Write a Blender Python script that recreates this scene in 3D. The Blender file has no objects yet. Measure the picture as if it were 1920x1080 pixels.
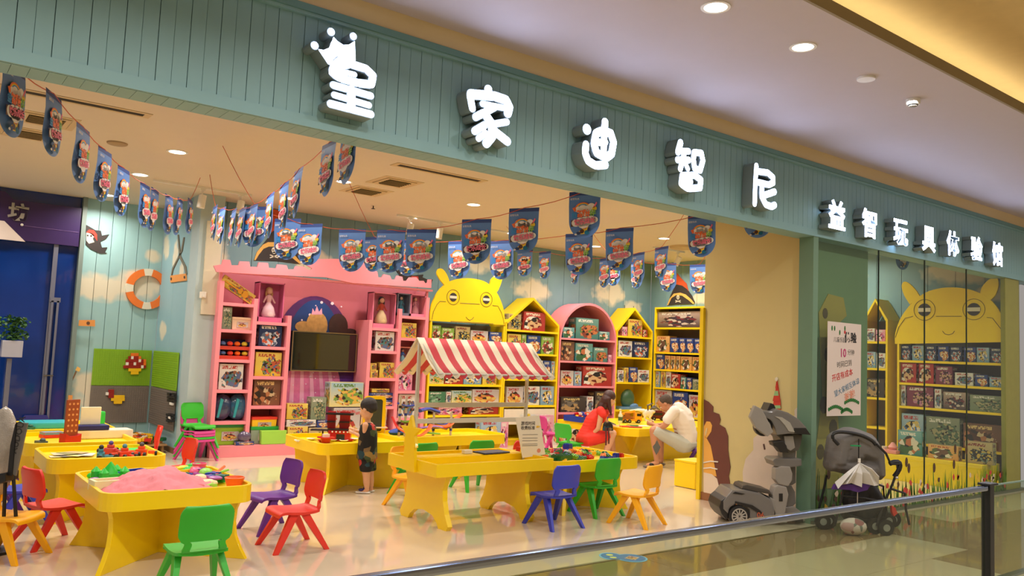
import bpy, bmesh, math, random
from mathutils import Vector, Matrix, Euler
PI = math.pi
random.seed(7)
S = bpy.context.scene
COL = S.collection

# ------------------------------------------------------------------ camera, world, exposure
F_PX, CAM_H = 1520.0, 1.6
PITCH, ROLL, HEAD = math.atan(125/1520.0), math.atan(.043), math.radians(52.7)
_h = Vector((math.cos(HEAD), math.sin(HEAD), 0)); _z = Vector((0, 0, 1)); _r0 = _h.cross(_z)
FW = _h*math.cos(PITCH)+_z*math.sin(PITCH); _u0 = -_h*math.sin(PITCH)+_z*math.cos(PITCH)
RT = _r0*math.cos(ROLL)+_u0*math.sin(ROLL); UP = -_r0*math.sin(ROLL)+_u0*math.cos(ROLL)
CAM = Vector((0, 0, CAM_H))
cd = bpy.data.cameras.new('camera'); cam = bpy.data.objects.new('camera', cd); COL.objects.link(cam)
cd.sensor_fit = 'HORIZONTAL'; cd.sensor_width = 36; cd.lens = 36*F_PX/1920; cd.clip_start = .02; cd.clip_end = 200
cam.matrix_world = Matrix(((RT.x, UP.x, -FW.x, 0), (RT.y, UP.y, -FW.y, 0), (RT.z, UP.z, -FW.z, CAM_H), (0, 0, 0, 1)))
S.camera = cam
S.view_settings.view_transform = 'Standard'; S.view_settings.look = 'None'
S.view_settings.gamma = 1; S.view_settings.use_curve_mapping = False
S.view_settings.exposure = 0.0
S.cycles.use_denoising = True; S.cycles.max_bounces = 7; S.cycles.diffuse_bounces = 3; S.cycles.glossy_bounces = 4
S.cycles.transparent_max_bounces = 16; S.cycles.sample_clamp_indirect = 4; S.cycles.caustics_reflective = False; S.cycles.caustics_refractive = False
W = bpy.data.worlds.new('world'); S.world = W; W.use_nodes = True
W.node_tree.nodes['Background'].inputs[0].default_value = (1, .92, .86, 1); W.node_tree.nodes['Background'].inputs[1].default_value = .34

def lin(c):
    return tuple(((x/255)/12.92 if x/255 <= .04045 else ((x/255+.055)/1.055)**2.4) for x in c)

STORE_X = (.35, 2.36, 4.37, 6.36, 8.33, 10.3, 12.1); STORE_Y = (7.3, 9.32, 11.0, 12.99)
def area(name, loc, size, power, col, spread=PI*.85, rot=(0, 0, 0), shape='DISK', sy=None):
    l = bpy.data.lights.new(name, 'AREA'); l.shape = shape; l.size = size
    if sy: l.size_y = sy
    l.energy = power; l.color = col; l.spread = spread
    o = bpy.data.objects.new(name, l); COL.objects.link(o); o.location = loc; o.rotation_euler = rot
    return o
WARM = (1, .93, .84)
for y in STORE_Y:
    for x in STORE_X:
        if y > 12.5 and x > 2.5: continue
        area('downlight_lamp', (x, y, 3.655), .2, 25, WARM)
for x in (-.9, .1, 1.1, 2.1, 3.08, 4.065, 5.047, 6.6, 8.0, 9.6, 11.2, 12.8):
    area('mall_downlight_lamp', (x, 3.29, 3.87), .14, 15, (1, .96, .93))
for x in (-3, 1, 5, 9, 13):
    for y in (-4.5, -1.5, 1):
        area('hall_downlight_lamp', (x, y, 4.25), .3, 34, (1, .97, .95))
area('cove_lamp', (6, 3.13, 4.02), 22, 48, (1, .86, .58), rot=(math.radians(158), 0, 0), shape='RECTANGLE', sy=.05, spread=PI*.9)

# ------------------------------------------------------------------ pixel -> world on real planes
def ray(px, py): return FW*F_PX+RT*(px-960)+UP*(540-py)
def onY(px, py, Y): v = ray(px, py); return CAM+v*(Y/v.y)
def onX(px, py, X): v = ray(px, py); return CAM+v*(X/v.x)
def onZ(px, py, z=0.): v = ray(px, py); return CAM+v*((z-CAM_H)/v.z)
def onD(px, py, d): v = ray(px, py); return CAM+v*(d/F_PX)
def onV(px, py, P, a):      # local (s, z) on the vertical plane through P along angle a
    n = Vector((-math.sin(a), math.cos(a), 0)); v = ray(px, py); t = (Vector(P)-CAM).dot(n)/v.dot(n)
    q = CAM+v*t; return ((q-Vector(P)).dot(Vector((math.cos(a), math.sin(a), 0))), q.z)

# ------------------------------------------------------------------ materials
MATS = {}
def nt(name):
    m = bpy.data.materials.new(name); m.use_nodes = True; return m, m.node_tree, m.node_tree.nodes['Principled BSDF']
def P(name, c, rough=.5, metal=0, var=.06, scale=8, bump=0, spec=.5, coat=0, emit=None, es=0, alpha=1, trans=0, raw=False, sheen=0):
    if name in MATS: return MATS[name]
    m, t, b = nt(name); c = c if raw else lin(c); N = t.nodes; L = t.links
    tc = N.new('ShaderNodeTexCoord'); no = N.new('ShaderNodeTexNoise'); no.inputs['Scale'].default_value = scale; no.inputs['Detail'].default_value = 4
    L.new(tc.outputs['Object'], no.inputs['Vector'])
    mx = N.new('ShaderNodeMix'); mx.data_type = 'RGBA'
    mx.inputs[6].default_value = tuple(max(0, x*(1-var)) for x in c)+(1,); mx.inputs[7].default_value = tuple(min(1, x*(1+var)) for x in c)+(1,)
    L.new(no.outputs['Fac'], mx.inputs[0]); L.new(mx.outputs[2], b.inputs['Base Color'])
    b.inputs['Roughness'].default_value = rough; b.inputs['Metallic'].default_value = metal
    b.inputs['Specular IOR Level'].default_value = spec; b.inputs['Coat Weight'].default_value = coat
    b.inputs['Alpha'].default_value = alpha; b.inputs['Transmission Weight'].default_value = trans
    if sheen: b.inputs['Sheen Weight'].default_value = sheen
    if emit: b.inputs['Emission Color'].default_value = lin(emit)+(1,); b.inputs['Emission Strength'].default_value = es
    if bump:
        bp = N.new('ShaderNodeBump'); bp.inputs['Strength'].default_value = bump; bp.inputs['Distance'].default_value = .01
        n2 = N.new('ShaderNodeTexNoise'); n2.inputs['Scale'].default_value = scale*8; L.new(tc.outputs['Object'], n2.inputs['Vector'])
        L.new(n2.outputs['Fac'], bp.inputs['Height']); L.new(bp.outputs['Normal'], b.inputs['Normal'])
    MATS[name] = m; return m
def glassy(name, c, alpha, rough=.02):
    if name in MATS: return MATS[name]
    m, t, b = nt(name); N = t.nodes; L = t.links
    tr = N.new('ShaderNodeBsdfTransparent'); tr.inputs[0].default_value = lin(c)+(1,)
    gl = N.new('ShaderNodeBsdfGlossy'); gl.inputs['Roughness'].default_value = rough
    fr = N.new('ShaderNodeLayerWeight'); fr.inputs['Blend'].default_value = .12
    ml = N.new('ShaderNodeMath'); ml.operation = 'MULTIPLY_ADD'; ml.inputs[1].default_value = .5*alpha; ml.inputs[2].default_value = .02*alpha
    L.new(fr.outputs['Facing'], ml.inputs[0])
    mx = N.new('ShaderNodeMixShader'); L.new(ml.outputs[0], mx.inputs[0]); L.new(tr.outputs[0], mx.inputs[1]); L.new(gl.outputs[0], mx.inputs[2])
    L.new(mx.outputs[0], N['Material Output'].inputs[0]); MATS[name] = m; return m
def glow(name, c, s):
    if name in MATS: return MATS[name]
    m, t, b = nt(name); e = t.nodes.new('ShaderNodeEmission'); e.inputs[0].default_value = lin(c)+(1,); e.inputs[1].default_value = s
    t.links.new(e.outputs[0], t.nodes['Material Output'].inputs[0]); MATS[name] = m; return m
def mural(name, base, dark, clouds, axis):
    """painted board sky with soft clouds; clouds = (a, z, ra, rz) along the wall"""
    m, t, b = nt(name); N = t.nodes; L = t.links
    tc = N.new('ShaderNodeTexCoord'); sx = N.new('ShaderNodeSeparateXYZ'); L.new(tc.outputs['Object'], sx.inputs[0])
    no = N.new('ShaderNodeTexNoise'); no.inputs['Scale'].default_value = 2.2; no.inputs['Detail'].default_value = 3; L.new(tc.outputs['Object'], no.inputs['Vector'])
    n3 = N.new('ShaderNodeTexNoise'); n3.inputs['Scale'].default_value = 4.5; n3.inputs['Detail'].default_value = 2; L.new(tc.outputs['Object'], n3.inputs['Vector'])
    def M(op, a, b_=None, c=None):
        n = N.new('ShaderNodeMath'); n.operation = op
        for i, v in enumerate((a, b_, c)):
            if v is None: continue
            if isinstance(v, (int, float)): n.inputs[i].default_value = v
            else: L.new(v, n.inputs[i])
        return n.outputs[0]
    A = sx.outputs[axis]; Zc = sx.outputs[2]; tot = None
    for (a, z, ra, rz) in clouds:
        d = M('ADD', M('POWER', M('ABSOLUTE', M('DIVIDE', M('SUBTRACT', A, a), ra)), 2), M('POWER', M('ABSOLUTE', M('DIVIDE', M('SUBTRACT', Zc, z), rz)), 2))
        d = M('ADD', d, M('MULTIPLY', M('SUBTRACT', n3.outputs['Fac'], .5), 2.6))
        mr = N.new('ShaderNodeMapRange'); mr.inputs[1].default_value = .45; mr.inputs[2].default_value = 1.25; mr.inputs[3].default_value = 1; mr.inputs[4].default_value = 0
        L.new(d, mr.inputs[0]); tot = mr.outputs[0] if tot is None else M('MAXIMUM', tot, mr.outputs[0])
    g = N.new('ShaderNodeMix'); g.data_type = 'RGBA'; g.inputs[6].default_value = lin(base)+(1,); g.inputs[7].default_value = lin(dark)+(1,)
    L.new(M('MULTIPLY', no.outputs['Fac'], .8), g.inputs[0])
    mx = N.new('ShaderNodeMix'); mx.data_type = 'RGBA'; L.new(g.outputs[2], mx.inputs[6]); mx.inputs[7].default_value = lin((218, 208, 184))+(1,)
    L.new(tot, mx.inputs[0]) if tot else None
    L.new(mx.outputs[2], b.inputs['Base Color']); b.inputs['Roughness'].default_value = .55
    MATS[name] = m; return m

# ------------------------------------------------------------------ mesh builder
class MB:
    def __init__(s): s.bm = bmesh.new(); s.uv = s.bm.loops.layers.uv.new('UVMap'); s.M = Matrix.Identity(4)
    def at(s, loc=(0, 0, 0), rot=(0, 0, 0)): s.M = Matrix.Translation(loc) @ Euler(rot).to_matrix().to_4x4(); return s
    def v(s, p): return s.bm.verts.new(s.M @ Vector(p))
    def f(s, vs, mi=0, uv=None):
        try: f = s.bm.faces.new(vs)
        except ValueError: return None
        f.material_index = mi
        if uv:
            for l, q in zip(f.loops, uv): l[s.uv].uv = q
        return f
    def box(s, x0, x1, y0, y1, z0, z1, mi=0):
        a = [s.v(p) for p in ((x0, y0, z0), (x1, y0, z0), (x1, y1, z0), (x0, y1, z0), (x0, y0, z1), (x1, y0, z1), (x1, y1, z1), (x0, y1, z1))]
        q = [(0, 0), (1, 0), (1, 1), (0, 1)]
        for i in ((0, 1, 5, 4), (1, 2, 6, 5), (2, 3, 7, 6), (3, 0, 4, 7), (4, 5, 6, 7), (3, 2, 1, 0)): s.f([a[k] for k in i], mi, q)
        return s
    def cbox(s, c, d, mi=0): return s.box(c[0]-d[0]/2, c[0]+d[0]/2, c[1]-d[1]/2, c[1]+d[1]/2, c[2]-d[2]/2, c[2]+d[2]/2, mi)
    def prism(s, pts, y0, y1, mi=0, ax='y', mf=None):
        """polygon pts (a, b) extruded along ax: y -> (a, y, b); z -> (a, b, z); x -> (x, a, b)"""
        g = {'y': lambda a, b, t: (a, t, b), 'z': lambda a, b, t: (a, b, t), 'x': lambda a, b, t: (t, a, b)}[ax]
        A = [s.v(g(a, b, y0)) for a, b in pts]; B = [s.v(g(a, b, y1)) for a, b in pts]; n = len(pts)
        xs = [p[0] for p in pts]; ys = [p[1] for p in pts]; w = (max(xs)-min(xs)) or 1; h = (max(ys)-min(ys)) or 1
        q = [((a-min(xs))/w, (b-min(ys))/h) for a, b in pts]
        s.f(A, mi if mf is None else mf, q); s.f(B[::-1], mi, q[::-1])
        for i in range(n): s.f([A[i], B[i], B[(i+1) % n], A[(i+1) % n]], mi, [(0, 0), (0, 1), (1, 1), (1, 0)])
        return s
    def shell(s, o, i, y0, y1, mi=0, ax='y'):
        """open ring between two polylines extruded"""
        g = {'y': lambda a, b, t: (a, t, b), 'z': lambda a, b, t: (a, b, t), 'x': lambda a, b, t: (t, a, b)}[ax]
        R = [[s.v(g(a, b, t)) for a, b in L] for L in (o, i) for t in (y0, y1)]
        O0, O1, I0, I1 = R
        for k in range(len(o)-1):
            s.f([O0[k], O0[k+1], I0[k+1], I0[k]], mi); s.f([O1[k], I1[k], I1[k+1], O1[k+1]], mi)
            s.f([O0[k], O1[k], O1[k+1], O0[k+1]], mi); s.f([I0[k], I0[k+1], I1[k+1], I1[k]], mi)
        for k in (0, -1): s.f([O0[k], I0[k], I1[k], O1[k]], mi)
        return s
    def tube(s, pts, r, seg=8, mi=0, cap=True, flat=1):
        pts = [Vector(p) for p in pts]; n = len(pts); rings = []
        for k, p in enumerate(pts):
            t = (pts[min(k+1, n-1)]-pts[max(k-1, 0)]).normalized()
            up = Vector((0, 0, 1)) if abs(t.z) < .9 else Vector((0, 1, 0))
            a = t.cross(up).normalized(); b = a.cross(t).normalized(); rr = r[k] if isinstance(r, (list, tuple)) else r
            rings.append([s.v(p+a*math.cos(2*PI*j/seg)*rr+b*math.sin(2*PI*j/seg)*rr*flat) for j in range(seg)])
        for k in range(n-1):
            for j in range(seg): s.f([rings[k][j], rings[k][(j+1) % seg], rings[k+1][(j+1) % seg], rings[k+1][j]], mi)
        if cap: s.f(rings[0][::-1], mi); s.f(rings[-1], mi)
        return s
    def lathe(s, prof, c=(0, 0, 0), seg=20, mi=0, ax='z', cap=True):
        g = {'z': lambda r, a, z: (c[0]+r*math.cos(a), c[1]+r*math.sin(a), c[2]+z), 'y': lambda r, a, z: (c[0]+r*math.cos(a), c[1]+z, c[2]+r*math.sin(a)), 'x': lambda r, a, z: (c[0]+z, c[1]+r*math.cos(a), c[2]+r*math.sin(a))}[ax]
        R = [[s.v(g(max(r, 1e-4), 2*PI*j/seg, z)) for j in range(seg)] for r, z in prof]
        for k in range(len(R)-1):
            for j in range(seg): s.f([R[k][j], R[k][(j+1) % seg], R[k+1][(j+1) % seg], R[k+1][j]], mi)
        if cap: s.f(R[0][::-1], mi); s.f(R[-1], mi)
        return s
    def ball(s, c, r, seg=12, mi=0):
        if isinstance(r, (int, float)): r = (r, r, r)
        n = max(4, seg//2); R = []
        for k in range(1, n):
            ph = PI*k/n; R.append([s.v((c[0]+r[0]*math.sin(ph)*math.cos(2*PI*j/seg), c[1]+r[1]*math.sin(ph)*math.sin(2*PI*j/seg), c[2]+r[2]*math.cos(ph))) for j in range(seg)])
        t = s.v((c[0], c[1], c[2]+r[2])); b = s.v((c[0], c[1], c[2]-r[2]))
        for j in range(seg):
            s.f([t, R[0][j], R[0][(j+1) % seg]], mi); s.f([b, R[-1][(j+1) % seg], R[-1][j]], mi)
            for k in range(len(R)-1): s.f([R[k][j], R[k+1][j], R[k+1][(j+1) % seg], R[k][(j+1) % seg]], mi)
        return s
    def build(s, name, mats, parent=None, smooth=False, bevel=0, seg=2, sub=0, **kw):
        bmesh.ops.recalc_face_normals(s.bm, faces=s.bm.faces[:])
        if bevel: bmesh.ops.bevel(s.bm, geom=s.bm.edges[:], offset=bevel, segments=seg, affect='EDGES', profile=.7, clamp_overlap=True)
        if sub: bmesh.ops.subdivide_edges(s.bm, edges=s.bm.edges[:], cuts=1)
        me = bpy.data.meshes.new(name); s.bm.to_mesh(me); s.bm.free()
        for m in (mats if isinstance(mats, (list, tuple)) else [mats]): me.materials.append(m)
        if smooth:
            me.polygons.foreach_set('use_smooth', [True]*len(me.polygons))
            if smooth != 'all':
                try: me.set_sharp_from_angle(angle=math.radians(40))
                except Exception: pass
        o = bpy.data.objects.new(name, me); COL.objects.link(o)
        if parent: o.parent = parent
        for k, v in kw.items(): o[k] = v
        return o
def thing(name, label, cat, loc=(0, 0, 0), rz=0, group=None):
    o = bpy.data.objects.new(name, None); COL.objects.link(o); o.location = loc; o.rotation_euler = (0, 0, rz); o.empty_display_size = .1
    o['label'] = label; o['category'] = cat
    if group: o['group'] = group
    return o
def tag(o, label, cat, group=None):
    o['label'] = label; o['category'] = cat
    if group: o['group'] = group
    return o
def dup(r, loc, rz, label, group=None, mats=None):
    c = r.copy(); COL.objects.link(c); c.location = loc; c.rotation_euler = (0, 0, rz); c['label'] = label
    if group: c['group'] = group
    for ch in r.children:
        d = ch.copy(); COL.objects.link(d); d.parent = c
        for g in ch.children:
            e = g.copy(); COL.objects.link(e); e.parent = d
    return c
def piece(name, me, loc, parent, rz=0):
    o = bpy.data.objects.new(name, me); COL.objects.link(o); o.location = loc; o.rotation_euler = (0, 0, rz)
    if parent: o.parent = parent
    return o
ORD = ['first', 'second', 'third', 'fourth', 'fifth', 'sixth', 'seventh', 'eighth', 'ninth', 'tenth', 'eleventh', 'twelfth', 'thirteenth', 'fourteenth']
_tx = {}
def text_bm(mb, s, h, x, y, z, mi=0, ext=.002, off=0.0, rot=None, center=True):
    """add lettering standing in the local xz plane facing -y at (x, y, z), letter height h"""
    k = (s, ext, off)
    if k not in _tx:
        cu = bpy.data.curves.new('t', 'FONT'); cu.body = s; cu.size = 1; cu.extrude = ext; cu.offset = off; cu.resolution_u = 2; cu.align_x = 'CENTER' if center else 'LEFT'
        ob = bpy.data.objects.new('t', cu); COL.objects.link(ob); dg = bpy.context.evaluated_depsgraph_get()
        me = bpy.data.meshes.new_from_object(ob.evaluated_get(dg)); bpy.data.objects.remove(ob); _tx[k] = ([tuple(v.co) for v in me.vertices], [tuple(p.vertices) for p in me.polygons]); bpy.data.meshes.remove(me)
    V, Fs = _tx[k]; Mx = Matrix.Translation((x, y, z)) @ (rot or Matrix.Identity(4)) @ Matrix.Rotation(PI/2, 4, 'X') @ Matrix.Scale(h, 4)
    vs = [mb.bm.verts.new(mb.M @ (Mx @ Vector(c))) for c in V]
    for p in Fs: mb.f([vs[i] for i in p], mi)
    return mb

# ------------------------------------------------------------------ shared materials
YEL = P('yellow_lacquer', (252, 212, 0), .38, var=.03, coat=.2)
YEL2 = P('yellow_lacquer_shelf', (246, 210, 12), .45, var=.03)
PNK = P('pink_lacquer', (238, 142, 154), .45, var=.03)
PNKD = P('pink_back_panel', (196, 104, 118), .5, var=.04)
DKP = P('grey_back_panel', (110, 98, 86), .6)
CREAM = P('cream_wall_paint', (216, 198, 136), .6, var=.02)
TEAL = P('teal_board_paint', (136, 176, 178), .5, var=.05, scale=3)
TEALT = P('teal_trim_paint', (104, 146, 142), .5, var=.04)
CEILW = P('store_ceiling_paint', (216, 202, 180), .8, var=.02)
WHT = P('white_plastic', (235, 230, 220), .4)
BLK = P('black_plastic', (22, 21, 22), .45)
STEEL = P('brushed_steel', (150, 160, 180), .2, metal=1, var=.03)
TILE_C = P('cream_floor_tile', (192, 174, 136), .08, var=.05, scale=2, coat=.3)
TILE_B = P('brown_floor_tile', (146, 120, 82), .08, var=.07, scale=2, coat=.3)
FLOORM = P('polished_beige_floor', (224, 204, 176), .06, var=.04, scale=1.5, coat=.35)
LAMP = glow('lamp_glow', (255, 246, 225), 9)
SIGNW = glow('sign_face_glow', (196, 212, 255), 22)
SIGNS = P('sign_return_grey', (132, 146, 146), .4)

# ================================================================== STRUCTURE
def slab(name, b, m, parent=None, kind='structure', bevel=0):
    return MB().box(*b).build(name, m, parent, bevel=bevel, **({'kind': kind} if kind and not parent else {}))
slab('floor', (-4, 13.2, 4.75, 14, -.1, 0), FLOORM)
fm = slab('floor_mall', (-4, 15, -7, 4.75, -.1, -.004), P('tile_bed', (150, 130, 95), .5))
def tiles(x0, x1, y0, y1, nx, ny, m):
    me = None; w = (x1-x0)/nx; h = (y1-y0)/ny
    for i in range(nx):
        for j in range(ny):
            if me is None:
                t = MB().box(.0015, w-.0015, .0015, h-.0015, -.02, 0).build('tile', m, fm); me = t.data; t.location = (x0, y0, 0)
            else: piece('tile', me, (x0+i*w, y0+j*h, 0), fm)
tiles(-4, 8, 4.14, 4.72, 12, 1, TILE_B); tiles(9.3, 14.8, 4.14, 4.72, 5, 1, TILE_C)
tiles(8, 9.3, 3.44, 4.72, 1, 2, TILE_B); tiles(-4, 8, 3.44, 4.14, 12, 1, TILE_C); tiles(9.3, 14.8, 3.44, 4.14, 5, 1, TILE_B)
tiles(-4, 7.3, 2.86, 3.44, 11, 1, TILE_C); tiles(7.3, 14.8, 2.86, 3.44, 7, 1, TILE_B)
tiles(-4, 14.8, -2, 2.80, 12, 4, TILE_C)
slab('trim_threshold', (-4, 7.7, 4.72, 4.75, -.01, .003), P('threshold_metal', (120, 105, 60), .4, metal=.7))
slab('trim_walkway', (-4, 14.8, 2.80, 2.86, -.01, .012), STEEL)
slab('ceiling', (-4, 13.2, 5.05, 14, 3.68, 3.8), CEILW)
# mall ceiling with a raised tray and a lit cove
slab('ceiling_mall', (-4, 15, 2.86, 4.83, 3.90, 3.93), P('mall_ceiling_paint', (196, 184, 186), .7, var=.02))
slab('trim_cove', (-4, 15, 2.84, 2.86, 3.90, 3.985), P('cove_lip_paint', (150, 135, 105), .7))
slab('trim_cove_back', (-4, 15, 3.45, 3.5, 3.93, 4.34), P('upper_ceiling_paint', (222, 198, 146), .8))
slab('ceiling_upper', (-4, 15, -7, 3.5, 4.34, 4.4), MATS['upper_ceiling_paint'])
slab('wall_mall', (-4, 15, -7.1, -7, 0, 4.4), P('mall_wall', (190, 170, 140), .6))
slab('trim_cornice', (-4, 15, 4.80, 4.86, 3.76, 3.90), P('cornice_beige', (226, 202, 150), .6, var=.02))
slab('trim_fascia_top', (-4, 15, 4.785, 4.83, 3.715, 3.76), TEALT)
slab('trim_fascia_bead', (-4, 15, 4.80, 4.83, 3.695, 3.715), TEAL)
# fascia: a beam clad with narrow boards
wf = slab('wall_fascia', (-4, 15, 4.85, 5.05, 3.0, 3.9), P('groove_dark', (52, 74, 66), .8))
w = .0862; me = None
for i in range(int(13.6/w)):
    x = -.05+i*w; g = .0035 if i % 2 == 0 else .0015
    if i < 2: b = MB().box(g, w, 0, .02, 0, .65).build('plank', TEAL, wf, bevel=.0012, seg=1); b.location = (x, 4.83, 3.06); me = (b.data, me[0]) if me else (b.data,)
    else: piece('plank', me[i % 2], (x, 4.83, 3.06), wf)
slab('trim_fascia_bottom', (-4, 15, 4.822, 4.86, 2.985, 3.06), TEAL)
sf = slab('trim_soffit', (-4, 15, 4.84, 5.05, 2.99, 3.0), MATS['groove_dark'])
me = None
for i in range(int(13.6/w)):
    if me is None: b = MB().box(.002, w, 0, .205, 0, .008).build('plank', TEAL, sf); b.location = (-.05, 4.842, 2.983); me = b.data
    else: piece('plank', me, (-.05+i*w, 4.842, 2.983), sf)
# back wall and its return with painted sky boards
SKYB = mural('sky_mural_back', (134, 168, 176), (106, 136, 144), [(5.2, 2.95, .35, .2), (9.7, 2.85, .45, .22), (11.7, 2.95, .4, .25), (8.5, 3.3, .5, .25), (12.4, 2.7, .3, .15), (3.6, 2.9, .3, .35)], 0)
def planked(name, p0, p1, width, m, z0=0, z1=3.68, groove=.006):
    p0 = Vector(p0+(0,)); p1 = Vector(p1+(0,)); L = (p1-p0).length; a = math.atan2(p1.y-p0.y, p1.x-p0.x); n = max(1, round(L/width)); w_ = L/n
    root = MB().at(p0, (0, 0, a)).box(0, L, .025, .12, z0, z1).build(name, P('board_gap', (70, 92, 92), .8), None, kind='structure')
    for i in range(n):
        MB().at(p0, (0, 0, a)).box(i*w_+groove/2, (i+1)*w_-groove/2, 0, .025, z0, z1).build('plank', m, root, bevel=.002, seg=1)
    return root
planked('wall_back', (3.40, 12.05), (12.95, 12.05), .41, SKYB)
SKYR = mural('sky_mural_right', (138, 174, 182), (112, 144, 154), [(8.2, 3.1, .9, .35), (5.7, 3.15, .5, .2), (10.6, 2.9, .3, .12), (5.2, 2.8, .3, .12)], 1)
planked('wall_right', (12.95, 12.05), (12.95, 4.9), .41, SKYR)
SKYL = mural('sky_mural_left', (164, 200, 200), (134, 176, 180), [(2.5, 2.35, .75, .2), (3.0, 2.45, .4, .22), (2.4, .8, .2, .3), (3.2, 2.9, .12, .12)], 0)
planked('wall_left', (2.2, 13.55), (3.33, 13.55), .185, SKYL)
SKYN = mural('sky_mural_niche', (148, 184, 192), (130, 168, 178), [(12.8, 2.9, .15, .2), (12.4, 2.6, .12, .15), (13.2, 1.75, .2, .14), (13.35, 3.05, .2, .2)], 1)
planked('wall_niche', (3.33, 13.55), (3.33, 12.045), .75, SKYN)
slab('trim_post_left', (2.14, 2.2, 13.48, 13.6, 0, 3.68), P('grey_green_trim', (120, 134, 128), .5))
slab('baseboard_niche', (3.31, 3.33, 12.05, 13.5, 0, .08), P('brown_base', (120, 90, 60), .5))
# conduit column at the corner of the niche
cc = MB().box(3.33, 3.66, 11.66, 12.05, 0, 3.68).build('trim_column', P('column_blue', (172, 188, 190), .6, var=.05), None, kind='structure')
# cream end wall (column box) with yellow end board
slab('wall_column', (7.74, 9.0, 5.0, 6.33, 0, 3.68), CREAM)
tag(slab('edge_board', (7.70, 7.745, 6.31, 6.36, 0, 2.257), YEL2, kind=None), 'tall narrow yellow board edging the cream wall beside the lion', 'board')
slab('baseboard_column', (7.725, 7.74, 5.0, 6.31, 0, .09), P('brown_skirting', (150, 100, 66), .5))
slab('trim_column_green', (7.745, 9.02, 4.985, 5.0, 0, 3.2), P('green_board', (116, 142, 104), .5, var=.1, scale=3))
slab('trim_jamb', (7.655, 7.745, 4.83, 5.0, 0, 2.985), P('green_jamb', (112, 144, 118), .4, var=.08, scale=3))
slab('trim_right_end', (12.43, 12.9, 4.84, 4.9, 0, 2.985), P('olive_jamb', (150, 146, 60), .4, var=.1))
# shop glazing
GL = glassy('shop_glass', (244, 250, 244), .55)
EDGE = P('glass_edge_dark', (40, 52, 44), .3)
GX = (7.737, 8.996, 10.09, 11.227, 12.43)
for i in range(4):
    g = MB().box(GX[i]+.004, GX[i+1]-.004, 4.838, 4.846, .02, 2.985).build('window_%d' % (i+1), GL, None, kind='structure')
    MB().box(GX[i]-.004, GX[i]+.004, 4.834, 4.850, .02, 2.985).build('glass_joint', EDGE, g)
slab('trim_glass_base', (7.66, 13, 4.80, 4.88, 0, .03), P('base_channel', (110, 112, 96), .4, metal=.6))
# blue shop next door behind
bw = slab('wall_shopfront', (-4, 2.14, 13.6, 13.75, 0, 3.68), P('blue_gloss_wall', (14, 50, 124), .12, var=.5, scale=1.2, coat=.5))
slab('floor_side', (-4, 1.2, 13.2, 13.6, 0, .004), P('dark_grey_mat', (100, 92, 84), .6))
# ================================================================== SIGN LETTERS
def stadium(a, b, r, n=7):
    d = Vector(b)-Vector(a); t = math.atan2(d.y, d.x); pts = []
    for k in range(n+1): q = t+PI/2+PI*k/n; pts.append((a[0]+r*math.cos(q), a[1]+r*math.sin(q)))
    for k in range(n+1): q = t-PI/2+PI*k/n; pts.append((b[0]+r*math.cos(q), b[1]+r*math.sin(q)))
    return pts
def letter(name, label, strokes, org, sc, cx, polys=()):
    """strokes in crop pixels: ((points), radius); placed on the sign plane"""
    YF = 4.70
    def W2(p): q = onY(org[0]+p[0]/sc, org[1]+p[1]/sc, YF); return (q.x, q.z)
    allp = [W2(p) for st in strokes for p in st[0]]; x0 = sum(p[0] for p in allp)/len(allp)
    mz = (onY(org[0]+strokes[0][0][0][0]/sc, org[1]+strokes[0][0][0][1]/sc, YF)-onY(org[0]+strokes[0][0][0][0]/sc, org[1]+strokes[0][0][0][1]/sc+1, YF)).z/sc
    o = thing(name, label, 'sign letter', (x0, 4.825, 3.05), 0, 'lit letters of the shop sign')
    for nm, mat, ya, yb, inset in (('letter_body', SIGNS, YF-4.825, 0, 0), ('lit_face', SIGNW, YF-4.825-.004, YF-4.825+.003, .006)):
        mb = MB()
        for pts, r in strokes:
            W_ = [W2(p) for p in pts]; R = r*(1.0 if 'roof' in label else .98 if 'crown' in label else 1.12)*mz-inset
            if len(W_) == 1: W_ = W_*2; W_[1] = (W_[1][0]+1e-4, W_[1][1])
            for a, b in zip(W_, W_[1:]): mb.prism([(p[0]-x0, p[1]-3.05) for p in stadium(a, b, R)], ya, yb)
        for pg in polys:
            W_ = [W2(p) for p in pg]; c = (sum(p[0] for p in W_)/len(W_), sum(p[1] for p in W_)/len(W_))
            if inset: W_ = [(p[0]+(c[0]-p[0])*.05, p[1]+(c[1]-p[1])*.05) for p in W_]
            for i in range(1, len(W_)-1): mb.prism([(p[0]-x0, p[1]-3.05) for p in (W_[0], W_[i], W_[i+1])], ya, yb)
        mb.build(nm, mat, o)
letter('sign_letter', 'large lit white sign character topped with a crown', [
    ([(328, 107)], 46), ([(553, 152)], 44), ([(162, 245)], 46),
    ([(350, 470), (520, 430), (680, 480), (752, 550), (735, 640), (600, 625), (420, 575), (340, 520), (350, 470)], 48),
    ([(400, 500), (565, 540)], 34), ([(350, 645), (730, 755)], 42), ([(360, 745), (712, 850)], 38), ([(322, 835), (732, 942)], 44), ([(532, 690), (532, 880)], 52)],
    (560, 40), 5.4, 0, polys=[[(395, 360), (570, 200), (578, 400), (500, 440), (300, 440)], [(400, 345), (300, 440), (195, 283), (250, 292), (310, 268), (335, 200)], [(390, 350), (338, 200), (350, 158), (395, 205), (450, 240)], [(390, 360), (450, 240), (510, 238), (570, 198)]])
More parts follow.
